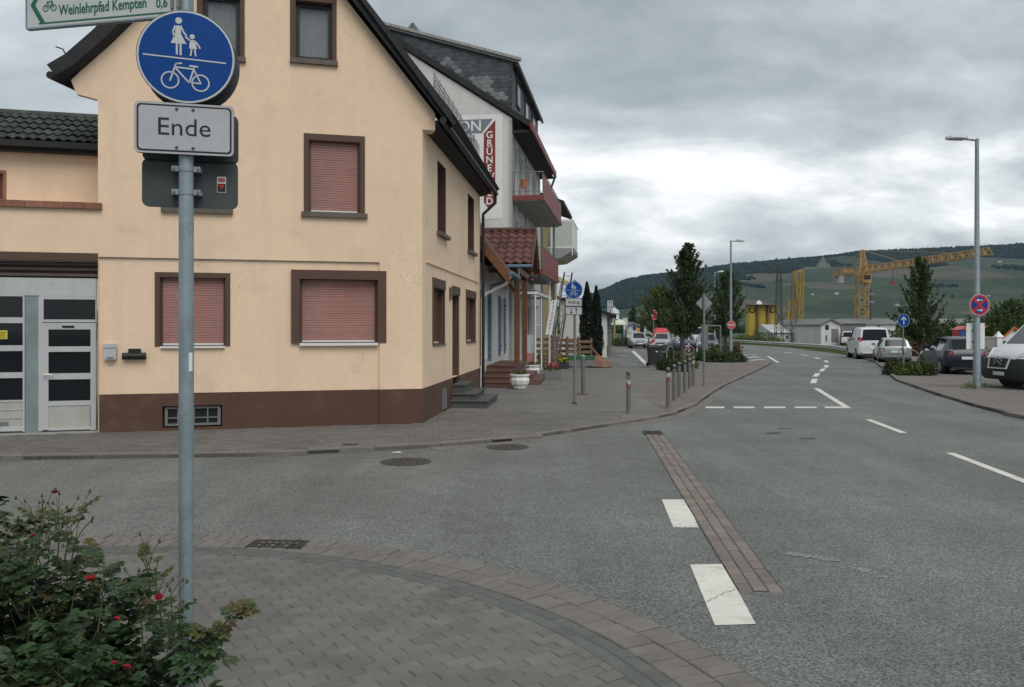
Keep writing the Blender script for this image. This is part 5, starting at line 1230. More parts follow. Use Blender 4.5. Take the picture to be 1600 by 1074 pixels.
# bollards
m_galdk2 = mat('bollard_steel', (.165, .17, .165), .55, metal=.3, var=.15, vs=6, obj=True)
m_ball = m_gal
m_band_r, m_band_w = mat('band_red', (.24, .06, .055), .5, obj=True), mat('band_white', (.42, .43, .42), .5, obj=True)
def make_bollard(striped, label):
    t = thing('bollard', label, 'bollard', (0, 0, 0), 'steel bollards along the pavement')
    MB().lathe([(.048, 0), (.048, .80)], (0, 0, 0), 16).build('shaft', m_galdk2, t, smooth=40)
    MB().lathe([(.034, .80), (.034, .835)], (0, 0, 0), 14).build('neck', m_signback, t)
    MB().lathe([(.036, .835), (.05, .85), (.054, .875), (.046, .90), (.02, .918), (0.002, .922)], (0, 0, 0), 16).build('cap', m_galdk2, t, smooth=50)
    MB().lathe([(.062, 0), (.06, .012), (.049, .02)], (0, 0, 0), 14).build('foot_ring', m_galdk2, t)
    if striped:
        for i in range(2):
            mb = MB(); n = 18; h = .085; z0 = .56 + i * .10
            for j in range(n):
                t0, t1 = 2 * math.pi * j / n, 2 * math.pi * (j + 1) / n; s0, s1 = .05 * math.sin(t0), .05 * math.sin(t1); r = .0495
                mb.face([(r * math.cos(t0), r * math.sin(t0), z0 + s0), (r * math.cos(t1), r * math.sin(t1), z0 + s1), (r * math.cos(t1), r * math.sin(t1), z0 + h + s1), (r * math.cos(t0), r * math.sin(t0), z0 + h + s0)])
            mb.build('reflector_band', m_band_r if i % 2 == 0 else m_band_w, t)
    return t
bs_, bp_ = make_bollard(True, 'bollard standing alone left of the row, with red and white reflector band'), make_bollard(False, 'plain steel bollard second in the row from the camera')
bl_ = [((982, 645), bs_, None), ((1044, 636.5), None, 'first bollard of the row, nearest the camera, with red and white reflector band'), ((1053.3, 626.5), bp_, None),
       ((1061.3, 619.5), 0, 'plain steel bollard third in the row'), ((1070, 613.5), 0, 'plain steel bollard fourth in the row'), ((1077.5, 607.5), 0, 'plain steel bollard fifth in the row'), ((1083.3, 602.5), None, 'last bollard of the row beside the flower bed, with reflector band')]
for (px, py), src, lab in bl_:
    p = gp(px, py, ZP)
    if isinstance(src, bpy.types.Object): o = src
    else: o = copy_tree(bs_ if src is None else bp_); o['label'] = lab
    o.location = p; o.rotation_euler.z = rnd.uniform(0, 6); o.rotation_euler.x = rnd.uniform(-.012, .012); WL[o] = p
p = gp(911, 616, ZP); t = thing('barrier_post', 'short grey barrier post on a rusty base plate behind the Anfang sign post', 'post', tuple(p))
MB().tube([p, p + V((0, 0, 1.02))], .055, 12).build('shaft', m_galdk2, t, smooth=40); MB().box((p.x - .13, p.y - .13, ZP), (p.x + .13, p.y + .13, ZP + .02)).build('base_plate', m_rust, t); MB().lathe([(.06, 1.02), (.06, 1.06), (.03, 1.09)], p, 12).build('cap', m_gal, t)

# diamond sign seen from behind
b = gp(1100, 603, ZP); dsg = thing('sign_post', 'sign post beside the bollards with a grey diamond sign seen from behind', 'sign post', tuple(b))
Fd = Fr((b.x, b.y), (1, .1)); MB().tube([b, (b.x, b.y, at(1100, 459, b.y).z)], .035, 12).build('pole', m_galdk, dsg, smooth=40)
zz = at(1101, 474, b.y).z; h = .265; MB().fpoly(Fd, [(.02, zz - h), (.02 + h, zz), (.02, zz + h), (.02 - h, zz)], -.055, -.04).build('diamond_sign', m_signback_l, dsg)
for q in (.09, -.09): MB().fb(Fd, -.06, .1, -.039, -.03, zz + q - .012, zz + q + .012).build('clamp', m_galdk, dsg)

def lamp(base, top_y, px_top, head_dir, head_len, label, r=.07, name='street_lamp'):
    t = thing(name, label, 'street lamp', tuple(base), 'street lamps'); H = at(px_top, top_y, base.y).z
    MB().tube([base, base + V((0, 0, 1.1)), base + V((0, 0, 1.15)), V((base.x, base.y, H))], [r * 1.25, r * 1.2, r, r * .62], 14).build('pole', m_gal, t, smooth=40)
    d = V((head_dir[0], head_dir[1], 0)).normalized(); s_ = V((base.x, base.y, H - .05))
    MB().tube([s_, s_ + d * .35 + V((0, 0, .03))], .035, 8).build('arm', m_gal, t)
    c = s_ + d * (.3 + head_len / 2) + V((0, 0, .04)); mb = MB(); prof = [(-.5, .02, .04), (-.42, .10, .09), (-.1, .17, .12), (.2, .16, .11), (.42, .09, .07), (.5, .02, .03)]; sd_ = V((-d.y, d.x, 0)); rings = []
    for f, hw, hh in prof:
        o = c + d * f * head_len; k = len(mb.v); mb.v += [o - sd_ * hw, o - sd_ * hw * .6 + V((0, 0, hh)), o + sd_ * hw * .6 + V((0, 0, hh)), o + sd_ * hw, o + sd_ * hw * .8 - V((0, 0, .03)), o - sd_ * hw * .8 - V((0, 0, .03))]; rings.append(k)
    for a, b2 in zip(rings, rings[1:]):
        for j in range(6): q = (j + 1) % 6; mb.f.append((a + j, a + q, b2 + q, b2 + j))
    mb.f.append(tuple(rings[0] + j for j in range(6))); mb.f.append(tuple(rings[-1] + j for j in range(6))); mb.build('lamp_head', m_lamp, t, smooth=50)
    mb = MB(); mb.prism([c + d * f * head_len + sd_ * w2 - V((0, 0, .045)) for f, w2 in ((-.3, -.09), (.3, -.08), (.3, .08), (-.3, .09))], (0, 0, .012)); mb.build('lamp_glass', m_clearlamp, t)
    return t
lb_ = gp(1526.5, 607, .05); L1_ = lamp(lb_, 217, 1526.5, (-1, -.1), .72, 'tall grey street lamp at the right with a no stopping sign on its pole', .09)
L2_ = lamp(gp(1142, 566), 376, 1141, (1, .2), .5, 'street lamp rising from the flower bed behind the diamond sign', .075)
L3_ = lamp(at(1117, 545, 72) * V((1, 1, 0)), 424, 1117, (1, .3), .6, 'farther street lamp whose head shows between the two trees', .07) if False else lamp(V((at(1117, 512, 70).x, 70, 0)), 425, 1117, (1, .2), .65, 'farther street lamp whose head shows between the two trees', .07)
# no stopping sign and white board on the first lamp
Fl = Fr((lb_.x, lb_.y), (1, .12)); S = lb_.y / F; zz = at(1527, 477, lb_.y).z
ns = thing('no_stopping_sign', 'round red and blue no stopping sign with two white arrows on the lamp pole', 'traffic sign', (lb_.x, lb_.y, zz))
MB().disc(Fl, 0, zz, .33, .105, .117, 40).build('plate', m_signback, ns); MB().disc(Fl, 0, zz, .328, .1172, .118, 40).build('pale_rim', m_signw, ns); MB().disc(Fl, 0, zz, .31, .1182, .119, 40).build('red_ring', m_red, ns); MB().disc(Fl, 0, zz, .25, .1192, .120, 40).build('blue_field', m_blue, ns)
mb = MB(); mb.stroke(Fl, [(-.17, -.17 + zz), (.17, .17 + zz)], .07, .1202, .121); mb.build('red_bar', m_red, ns); mb = MB(); mb.stroke(Fl, [(-.17, .17 + zz), (.17, -.17 + zz)], .07, .1212, .122); mb.build('red_bar', m_red, ns)
for sz, sx in ((.15, -1), (-.16, 1)):
    mb = MB(); mb.stroke(Fl, [(-.07, zz + sz), (.08, zz + sz)], .035, .1222, .123); mb.fpoly(Fl, [(sx * .12, zz + sz), (sx * .03, zz + sz + .055), (sx * .03, zz + sz - .055)], .1222, .1232); mb.build('arrow', m_signw, ns)
wb_ = thing('notice_board', 'plain white rectangular board fixed behind the lamp pole', 'sign board', (lb_.x, lb_.y, 1.3)); z0, z1 = at(1528, 546, lb_.y).z, at(1528, 505, lb_.y).z
MB().fb(Fl, -.27, .33, -.125, -.10, z0, z1).build('board', m_white, wb_); MB().fb(Fl, -.1, .1, -.099, -.08, z0 + .2, z0 + .25).build('clamp', m_galdk, wb_); MB().fb(Fl, -.1, .1, -.099, -.08, z1 - .25, z1 - .2).build('clamp', m_galdk, wb_)
# no entry signs
def no_entry(px, py, base, R, u, label, red, own_pole=True, off=.05):
    zz = at(px, py, base.y).z; t = thing('no_entry_sign', label, 'traffic sign', (base.x, base.y, 0), 'no entry signs'); fr = Fr((base.x, base.y), u)
    if own_pole: MB().tube([base, (base.x, base.y, zz + R)], .035, 10).build('pole', m_galdk, t)
    MB().disc(fr, 0, zz, R, off, off + .012, 28).build('plate', m_signback, t); MB().disc(fr, 0, zz, R * .985, off + .0122, off + .014, 28).build('rim', m_signw, t); MB().disc(fr, 0, zz, R * .93, off + .0142, off + .016, 28).build('red_face', red, t); MB().fb(fr, -R * .7, R * .7, off + .0162, off + .018, zz - R * .13, zz + R * .13).build('white_bar', m_signw, t)
no_entry(1021, 492.5, gp(1021, 562), .30, (.72, .69), 'bright red no entry sign on its own pole above the dustbin', m_red)
no_entry(1142, 508, gp(1142, 566), .24, (1, .0), 'faded pink no entry sign on the lamp pole in the flower bed', m_redwhite, False, .085)
# straight ahead sign
b = gp(1411, 578, .05); sa = thing('direction_sign', 'round blue sign with a white upward arrow on a slim pole in the right bed', 'traffic sign', tuple(b)); fr = Fr((b.x, b.y), (1, .15)); zz = at(1410, 501, b.y).z
MB().tube([b, (b.x, b.y, zz + .2)], .033, 10).build('pole', m_galdk, sa); r2 = round_sign(fr, 0, zz, .29, .05, m_blue, sa); mb = MB(); mb.stroke(fr, [(0, zz - .16), (0, zz + .12)], .05, .0526, .0535); mb.stroke(fr, [(-.11, zz + .04), (0, zz + .15), (.11, zz + .04)], .05, .0536, .0545); mb.build('arrow', m_signw, r2)
# dustbin
p = gp(1022, 573, ZP); db = thing('dustbin', 'dark wheeled dustbin standing on the pavement before the parked cars', 'dustbin', tuple(p))
MB().hexa([p + V(q) for q in ((-.23, -.25, .08), (.23, -.25, .08), (.23, .25, .08), (-.23, .25, .08), (-.29, -.33, .92), (.29, -.33, .92), (.29, .33, .92), (-.29, .33, .92))]).build('body', m_plastic, db)
MB().hexa([p + V(q) for q in ((-.31, -.36, .92), (.31, -.36, .92), (.31, .36, .92), (-.31, .36, .92), (-.27, -.3, 1.0), (.27, -.3, 1.0), (.27, .36, 1.02), (-.27, .36, 1.02))]).build('lid', m_plastic, db)
MB().tube([p + V((-.25, .38, .9)), p + V((.25, .38, .9))], .02, 6).build('handle', m_plastic, db); MB().fb(Fr(p, (1, 0)), .02, .12, .325, .335, .75, .8).build('sticker', m_white, db)
for sx in (-.27, .27): MB().tube([p + V((sx - .03, .24, .1)), p + V((sx + .03, .24, .1))], .1, 12).build('wheel', m_tyre, db)
# striped beacon
p = gp(1019, 571, ZP) * (41.0 / gp(1019, 571, ZP).y); p.z = ZP; sbn = thing('warning_beacon', 'red and white striped warning beacon behind the dustbin', 'beacon', tuple(p)); fr = Fr(p, (1, 0))
MB().fb(fr, -.14, .14, -.03, .03, .12, 1.36).build('board', m_signw, sbn); MB().box((p.x - .3, p.y - .2, ZP - .01), (p.x + .3, p.y + .2, .13)).build('foot', m_plastic, sbn)
for k in range(4): z_ = .22 + k * .28; MB().fpoly(fr, [(-.135, z_), (.135, z_ + .17), (.135, z_ + .30), (-.135, z_ + .13)], .031, .034).build('stripe', m_red, sbn)
# bike racks (steel hoops)
def hoop(px, py, z, ang, label):
    p = gp(px, py, z); d = V((math.cos(ang), math.sin(ang), 0)); pts = [p - d * .35] + [p - d * .35 * math.cos(t) + V((0, 0, .62 + .35 * math.sin(t))) for t in np.linspace(0, math.pi, 9)] + [p + d * .35]
    o = MB().tube(pts, .03, 8).build('bike_hoop', m_galdk, None, smooth=40); o.name = 'bike_hoop'; return tag(o, label, 'bike rack', 'steel bike hoops')
hoop(1047, 574, ZP, .9, 'steel bike hoop at the left end of the left bed'); hoop(1077, 573, ZP, .7, 'steel bike hoop right of the first one by the tree'); hoop(1408, 581, .05, .8, 'steel bike hoop half in the right bed, nearer the road'); hoop(1424, 586, .05, .2, 'steel bike hoop with wide arch in the right bed')
for i, (px, py) in enumerate(((1068, 566), (1076, 566), (1089, 561))):
    p = gp(px, py); t = thing('marker_post', ['thin grey marker post beside the tree trunk', 'white marker post with red bands, left', 'white marker post with red bands, right by the info board'][i], 'post', tuple(p), 'marker posts by the car park'); MB().tube([p, p + V((0, 0, 1.35))], .045, 8).build('shaft', m_white if i else m_galdk, t)
    if i:
        for k in range(3): MB().tube([p + V((0, 0, .25 + k * .4)), p + V((0, 0, .4 + k * .4))], .05, 8).build('red_band', m_redwhite, t)
# information board / bus stop frame behind diamond sign
p = gp(1095, 562); ib = thing('info_shelter', 'grey information column with flat canopy frame behind the diamond sign', 'info board', tuple(p)); fr = Fr(p, (1, .1))
MB().fb(fr, .05, .42, -.1, .1, 0, 2.0).build('column', m_galdk, ib); mb = MB(); mb.beam(fr.P(-.1, 0, 2.06), fr.P(1.25, .0, 2.0), .08); mb.build('canopy_beam', m_galdk, ib); MB().tube([fr.P(1.2, 0, 0), fr.P(1.2, 0, 1.96)], .05).build('post', m_galdk, ib)
# white post with pointed cap and small gabled booth
p = gp(1560, 560, .05); p = V((at(1560, 512, 34).x, 34, .05)); wp = thing('white_post', 'white square post with a pointed cap left of the gabled booth', 'post', tuple(p)); zt = at(1560, 527, 34).z
MB().box((p.x - .11, p.y - .11, .05), (p.x + .11, p.y + .11, zt)).build('shaft', m_white, wp); k = MB(); k.v += [V((p.x + a, p.y + b, zt)) for a, b in ((-.15, -.15), (.15, -.15), (.15, .15), (-.15, .15))] + [V((p.x, p.y, zt + .25))]; k.f += [(0, 1, 4), (1, 2, 4), (2, 3, 4), (3, 0, 4), (3, 2, 1, 0)]; k.build('cap', m_white, wp)
Yk = 37.0; l, apx, r_ = at(1564, 528, Yk), at(1583, 513, Yk), at(1604, 529, Yk); bo = thing('booth', 'small white booth with an orange-red gabled roof behind the panel van', 'booth', (l.x, Yk, .05))
MB().prism([(l.x + .06, Yk, .05), (r_.x - .06, Yk, .05), (r_.x - .06, Yk, l.z), (apx.x, Yk, apx.z - .04), (l.x + .06, Yk, l.z)], (.65, 1.1, 0)).build('wall', m_white, bo)
m_or = mat('orange_roof', (.5, .12, .03), .6, var=.08)
for q in (l, r_): MB().prism([q + V((0, -.12, -.06)), q + V((0, -.12, .04)), apx + V((0, -.12, .08)), apx + V((0, -.12, -.02))], (.77, 1.3, 0)).build('roof', m_or, bo)
for q in (1571, 1583): a = at(q, 540, Yk); MB().box((a.x - .16, Yk - .03, a.z - .2), (a.x + .16, Yk - .002, a.z + .2)).build('window', m_glass2, bo)
# red and blue donation container
Yc = 40.0; x0, x1, x2 = at(1487, 512, Yc + .95).x, at(1500, 512, Yc).x, at(1530, 512, Yc).x; zb, zt = .05, at(1500, 511.5, Yc).z; dc = thing('donation_container', 'red and blue clothes donation container behind the dark blue hatchback', 'container', (x1, Yc, .05))
MB().hexa([(x0, Yc + .9, zb), (x1, Yc, zb), (x2, Yc, zb), (x2 - .1, Yc + .9, zb), (x0, Yc + .9, zt - .12), (x1, Yc, zt - .12), (x2, Yc, zt - .12), (x2 - .1, Yc + .9, zt - .12)]).build('body', m_red, dc)
MB().box((x1 + .01, Yc - .03, zb), (x2 - .01, Yc - .002, zt - .14)).build('blue_front', mat('container_blue', (.02, .10, .28), .5), dc)
MB().prism([(x0 - .04, Yc + .95, zt - .12), (x1 - .04, Yc - .08, zt - .12), (x1 + .3, Yc - .08, zt + .06), (x0 + .3, Yc + .95, zt + .06)], (1.05, 0, .0)).build('lid', m_redwhite, dc); MB().box((x1 + .45, Yc - .04, zt - .42), (x2 - .1, Yc - .031, zt - .2)).build('white_label', m_white, dc)
# ================================================================ VEHICLES
def paint(name, col, rough=.34, metal=.0):
    m = mat(name, col, rough, metal, var=.03, spec=.5, obj=True); b = m.node_tree.nodes['Principled BSDF']; b.inputs['Coat Weight'].default_value = .3; b.inputs['Coat Roughness'].default_value = .06; return m
p_white, p_silver, p_dblue, p_blue, p_dred, p_grey, p_dark = paint('white_car_paint', (.66, .67, .67)), paint('silver_car_paint', (.34, .37, .38), .3, .5), paint('dark_blue_car_paint', (.005, .008, .024)), paint('blue_car_paint', (.03, .07, .16)), paint('dark_red_car_paint', (.06, .012, .015)), paint('grey_car_paint', (.16, .18, .2), .3, .4), paint('black_car_paint', (.012, .013, .014))
# station: x, zlow, zbelt, ztop, wlow, wbelt, wtop, kind of the piece up to the next station ('b' body, 's' side glass, 'w' screen, 'sw' both)
HATCH = dict(L=4.2, st=[(-2.1, .40, .62, .68, .66, .66, .55, 'b'), (-2.06, .30, .86, .92, .78, .78, .64, 'b'), (-1.99, .27, .97, 1.01, .82, .81, .66, 'w'), (-1.62, .24, .99, 1.42, .85, .83, .60, 'b'), (-1.45, .22, .98, 1.47, .855, .835, .60, 's'), (-.72, .20, .95, 1.52, .86, .84, .60, 'b'), (-.62, .20, .95, 1.52, .86, .84, .60, 's'), (.22, .20, .93, 1.48, .86, .84, .585, 'b'), (.33, .20, .92, 1.45, .86, .84, .58, 'w'), (1.12, .21, .90, .98, .85, .81, .68, 'b'), (1.6, .22, .80, .90, .83, .77, .60, 'b'), (1.95, .25, .64, .74, .77, .71, .5, 'b'), (2.1, .34, .5, .54, .62, .6, .4, 'b')], wx=(-1.32, 1.3), r=.31, tail=.86, head=.70, belt=.9)
ESTATE = dict(L=4.6, st=[(-2.3, .40, .58, .64, .70, .70, .6, 'b'), (-2.26, .30, .84, .90, .80, .80, .68, 'b'), (-2.22, .27, .93, .97, .83, .82, .68, 'w'), (-2.02, .24, .94, 1.34, .85, .84, .62, 'b'), (-1.9, .22, .93, 1.40, .86, .84, .61, 's'), (-1.0, .20, .92, 1.45, .86, .84, .60, 'b'), (-.9, .20, .92, 1.45, .86, .84, .60, 's'), (.1, .20, .90, 1.42, .86, .84, .59, 'b'), (.22, .20, .90, 1.39, .86, .84, .58, 'w'), (1.05, .21, .87, .95, .85, .81, .68, 'b'), (1.7, .22, .78, .87, .83, .77, .6, 'b'), (2.1, .25, .62, .71, .77, .71, .5, 'b'), (2.28, .34, .5, .53, .62, .6, .4, 'b')], wx=(-1.35, 1.4), r=.31, tail=.80, head=.68, belt=.88)
MINIBUS = dict(L=4.8, st=[(-2.4, .42, .7, .8, .80, .82, .75, 'b'), (-2.37, .32, 1.0, 1.05, .90, .90, .84, 'b'), (-2.35, .28, 1.12, 1.16, .93, .92, .84, 'w'), (-2.22, .26, 1.14, 1.84, .94, .93, .74, 'b'), (-2.05, .25, 1.13, 1.93, .95, .93, .73, 's'), (-1.0, .24, 1.12, 1.97, .95, .93, .73, 'b'), (-.9, .24, 1.12, 1.97, .95, .93, .73, 's'), (.2, .24, 1.1, 1.96, .95, .93, .73, 'b'), (.32, .24, 1.1, 1.95, .95, .93, .72, 's'), (1.0, .24, 1.08, 1.88, .95, .92, .70, 'w'), (1.72, .25, 1.05, 1.18, .93, .88, .76, 'b'), (2.15, .28, .85, .98, .88, .82, .66, 'b'), (2.4, .36, .6, .66, .72, .7, .5, 'b')], wx=(-1.5, 1.55), r=.33, tail=1.25, head=.82, belt=1.1)
VAN = dict(L=5.0, st=[(-2.5, .45, .8, 1.0, .95, .97, .9, 'b'), (-2.47, .38, 1.2, 2.2, 1.0, 1.0, .88, 'b'), (-2.3, .34, 1.25, 2.32, 1.02, 1.02, .88, 'b'), (.1, .32, 1.25, 2.34, 1.02, 1.02, .88, 'b'), (.3, .32, 1.25, 2.32, 1.02, 1.01, .86, 's'), (1.02, .32, 1.24, 2.18, 1.02, 1.0, .84, 'w'), (1.86, .32, 1.20, 1.34, 1.01, .97, .85, 'b'), (2.15, .32, 1.08, 1.20, .99, .93, .78, 'b'), (2.38, .34, .90, 1.02, .95, .88, .66, 'b'), (2.5, .38, .66, .72, .86, .80, .5, 'b')], wx=(-1.55, 1.55), r=.34, tail=1.2, head=.95, belt=1.2)
def car(kind, label, pm, cat='car', group=None, name='parked_car', detail=2, lower=None, plates=True):
    K = kind; st = K['st']; t = thing(name, label, cat, (0, 0, 0), group); H = K['L'] / 2
    def sec(q):
        x, zl, zb, zt, wl, wb, wt, _ = q; hood = (zt - zb) < .2; zm = zl + (zb - zl) * .5
        half = [(wl * .86, zl), (wl, zl + .10), (max(wl, wb) * 1.0, zm), (wb, zb), (wt + (0 if not hood else (wb - wt) * .35), zt - .045 if not hood else zb + (zt - zb) * .7), (wt - .10, zt - .004), (0, zt + .012)]
        return [V((x, -y, z)) for y, z in half] + [V((x, y, z)) for y, z in half[-2::-1]]
    S = [sec(q) for q in st]; body = MB(); sg = [MB(), MB()]; fw = MB(); rw = MB(); n = len(S[0])
    for i in range(len(S) - 1):
        kd = st[i][7]
        for j in range(n - 1):
            q = [S[i][j], S[i + 1][j], S[i + 1][j + 1], S[i][j + 1]]
            m_ = min(j, n - 2 - j)
            tgt = body
            if (kd == 's' or (kd == 'w' and st[i][0] > 0)) and m_ == 3: tgt = sg[0 if j < n / 2 else 1]
            if kd == 'w' and m_ == 5: tgt = fw if st[i][0] > 0 else rw
            tgt.face(q)
        body.face([S[i][0], S[i][-1], S[i + 1][-1], S[i + 1][0]])
    body.face(S[0]); body.face(S[-1][::-1]); body.build('body', pm, t, smooth=32)
    for g in sg:
        if g.f: g.build('side_window', m_glass, t, smooth=70)
    if fw.f: fw.build('windscreen', m_glass, t, smooth=70)
    if rw.f: rw.build('rear_window', m_glass, t, smooth=70)
    W = max(q[4] for q in st)
    for x in K['wx']:
        for s_ in (-1, 1):
            y0, y1 = s_ * (W - .2), s_ * (W + .004); r = K['r']
            if detail > 1: MB().tube([(x, s_ * (W - .3), r * 1.02), (x, s_ * (W + .002), r * 1.02)], r * 1.17, 22).build('wheel_arch', m_black, t)
            wh = MB().tube([(x, y0, r), (x, s_ * (W - .01), r), (x, s_ * (W + .012), r)], [r, r, r * .92], 20).build('wheel', m_tyre, t)
            rm = MB().tube([(x, s_ * (W + .0125), r), (x, s_ * (W + .016), r)], r * .64, 16); rm.build('rim', m_rim, wh)
            if detail > 1:
                sp = MB()
                for k in range(5): a = k * 1.2566 + .3; c = V((x + r * .38 * math.cos(a), s_ * (W + .0165), r + r * .38 * math.sin(a))); sp.prism([c + V((r * .1 * math.cos(b), 0, r * .1 * math.sin(b))) for b in np.linspace(0, 5.2, 6)], (0, s_ * .002, 0))
                sp.build('rim_openings', m_black, wh)
    def atx(x, f):                             # half width of the body at x and relative height
        xs_ = [q[0] for q in st]; return np.interp(x, xs_, [f(q) for q in st])
    def patch(nm, m, pts, ext): MB().prism(pts, ext).build(nm, m, t)
    # lights hug the corners of the body
    for s_ in (-1, 1):
        zt_ = K['tail']; wr = atx(-H + .06, lambda q: q[5]); x_ = -H + .03
        patch('tail_light', m_redlamp, [(x_ - .0, s_ * (wr - .02), zt_ + .10), (x_ - .0, s_ * (wr - .24), zt_ + .08), (x_ - .01, s_ * (wr - .20), zt_ - .10), (x_ - .0, s_ * (wr + .0), zt_ - .12), (x_ + .16, s_ * (wr + .035), zt_ - .06), (x_ + .16, s_ * (wr + .03), zt_ + .10)], (-.03, s_ * .012, 0))
        zh = K['head']; wf = atx(H - .28, lambda q: q[5]); x_ = H - .22
        patch('headlight', m_clearlamp, [(x_ + .09, s_ * (wf - .28), zh - .05), (x_ + .03, s_ * (wf - .30), zh + .06), (x_ - .22, s_ * (wf - .02), zh + .13), (x_ - .18, s_ * (wf + .05), zh + .02)], (.05, s_ * .05, .03))
        if detail > 1:
            xm, zm = .45 if K is not VAN else 1.1, K['belt'] + .1; wm_ = atx(xm, lambda q: q[5]); patch('mirror', pm, [(xm, s_ * (wm_ - .02), zm), (xm + .02, s_ * (wm_ + .2), zm + .0), (xm + .02, s_ * (wm_ + .2), zm + .15), (xm, s_ * (wm_ + .04), zm + .15)], (.09, 0, 0))
    lw = lower or m_plastic
    MB().box((-H - .03, -W * .78, .36), (-H + .08, W * .78, .46)).build('bumper', lw if lower else pm, t); MB().box((-H + .02, -W * .72, .22), (-H + .16, W * .72, .34)).build('lower_bumper', m_plastic, t)
    MB().box((H - .12, -W * .55, .36), (H + .015, W * .55, .46)).build('bumper', lw, t); MB().box((H - .1, -W * .42, K['head'] - .16), (H - .02, W * .42, K['head'] - .05)).build('grille', m_black, t)
    if plates:
        MB().box((-H - .035, -.26, .62), (-H + .02, .26, .73)).build('license_plate', m_white, t); MB().box((H, -.26, .42), (H + .03, .26, .53)).build('license_plate', m_white, t)
    return t
def place(o, x, y, hx, hy, z=0.0, s=1.0):
    o.location = (x, y, z); o.rotation_euler.z = math.atan2(hy, hx); o.scale = (s, s, s); return o
# right side of the road
dbc = car(HATCH, 'dark blue hatchback parked on the right, its rear towards the camera', p_dblue); q = gp(1508, 586, .05); place(dbc, q.x + .55, q.y + 2.0, .2, .98, .05, .97)
drc = car(ESTATE, 'dark red car mostly hidden behind the dark blue hatchback', p_dred, detail=1); place(drc, 21.0, 37.6, .35, .94, .05)
sec_ = car(ESTATE, 'silver estate car parked at the kerb behind the blue arrow sign', p_silver); q = gp(1409, 569); place(sec_, q.x + .55, q.y + 2.4, .32, .95, .0, .93)
mb_ = car(MINIBUS, 'white minibus parked at the kerb beyond the silver estate', p_white, 'minibus', name='minibus'); q = gp(1382, 562.5); place(mb_, q.x + .1, q.y + 2.6, .22, .97, 0, .97)
MB().box((-2.385, -.82, .32), (-2.37, .82, .62)).build('grey_bumper', m_plastic, mb_)
pv_ = car(VAN, 'white panel van with dark grey bumper at the right edge of the photo', p_white, 'van', name='panel_van', lower=m_plastic, plates=False)
# van front: deep dark bumper, framed grille with double chevron, tall clear headlamps
fb = MB(); pts = [(2.55, -.84), (2.42, -1.02), (1.98, -1.06), (1.98, 1.06), (2.42, 1.02), (2.55, .84)]
k = len(fb.v); 
for z, g in ((.26, -.05), (.36, .03), (.66, .035), (.90, -.02)): fb.v += [V((x + g * (1 if x > 2 else 0), y * (1 + g * .25), z)) for x, y in pts]
for r in range(3):
    for j in range(6): a, b2 = k + r * 6 + j, k + r * 6 + (j + 1) % 6; fb.f.append((a, b2, b2 + 6, a + 6))
fb.f.append(tuple(range(18, 24))); fb.f.append(tuple(range(5, -1, -1))); fb.build('front_bumper', m_plastic, pv_, smooth=40)
def ongrille(poly, d): return [(2.515 + d - (z - .75) * .28, y, z) for y, z in poly]
MB().prism(ongrille([(-.46, .60), (.46, .60), (.52, .98), (-.52, .98)], .075), (.02, 0, 0)).build('grille_frame', p_white, pv_); MB().prism(ongrille([(-.38, .64), (.38, .64), (.44, .92), (-.44, .92)], .096), (.01, 0, 0)).build('grille_opening', m_black, pv_)
for zc in (.70, .77): MB().prism(ongrille([(-.4, zc), (.4, zc), (.4, zc + .03), (-.4, zc + .03)], .107), (.008, 0, 0)).build('grille_bar', m_plastic, pv_)
for zc in (.78, .88): MB().prism(ongrille([(-.2, zc - .07), (0, zc + .03), (.2, zc - .07), (.2, zc - .03), (0, zc + .075), (-.2, zc - .03)], .117), (.012, 0, 0)).build('chevron', m_rim, pv_)
MB().box((2.575, -.26, .40), (2.60, .26, .51)).build('license_plate', m_white, pv_)
for s_ in (-1, 1): MB().prism([(2.44, s_ * .62, .90), (2.40, s_ * .66, 1.0), (2.10, s_ * .93, 1.20), (1.92, s_ * 1.0, 1.20), (2.2, s_ * .985, .96), (2.36, s_ * .86, .90)], (.04, s_ * .03, .02)).build('headlamp_cover', m_clearlamp, pv_)
MB().tube([(1.9, -.5, 1.3), (1.7, .2, 1.45)], .012, 5).build('wiper', m_black, pv_); MB().tube([(1.9, .3, 1.3), (1.7, .85, 1.42)], .012, 5).build('wiper', m_black, pv_)
for s_ in (-1, 1): MB().box((-2.3, s_ * 1.02 - .012, .55), (1.1, s_ * 1.02 + .012, .72)).build('side_moulding', m_plastic, pv_)
place(pv_, 17.42, 25.5, -1.0, -.05, .05)
# small white van before the warehouse
wv = car(MINIBUS, 'small white van parked by the white warehouse beyond the guardrail', p_white, 'van', name='delivery_van', detail=1, plates=False); q = at(1325, 535.5, 150); place(wv, q.x, 150, .35, .93, ground_z(q.x, 150), 1.25)
# car park on the left
cars_l = 'cars in the car park beyond the dustbin'
sh = car(HATCH, 'silver hatchback facing the camera, nearest car beside the white bay line', p_silver, group=cars_l, detail=1); place(sh, at(999.5, 512, 76).x, 77, -.05, -1, 0, .95)
dk = car(ESTATE, 'dark car just behind the silver hatchback, only its roof and flank showing', p_dark, group=cars_l, detail=1); place(dk, at(994, 512, 84).x, 84, -.05, -1, 0, 1.0)
g1_ = car(ESTATE, 'silver grey car facing the camera right of the warning beacon', p_silver, group=cars_l, detail=1); place(g1_, at(1041, 512, 70).x, 72, -.25, -1, 0, .98)
g2_ = car(HATCH, 'pale grey car partly behind the trunk of the dark roadside tree', p_grey, group=cars_l, detail=1); place(g2_, at(1060, 512, 74).x, 76, -.1, 1, 0, 1.0)
b_ = car(ESTATE, 'blue car right of the tree trunk in the car park', p_blue, group=cars_l, detail=1); place(b_, at(1079, 512, 66).x, 68, -.1, -1, 0, .95)
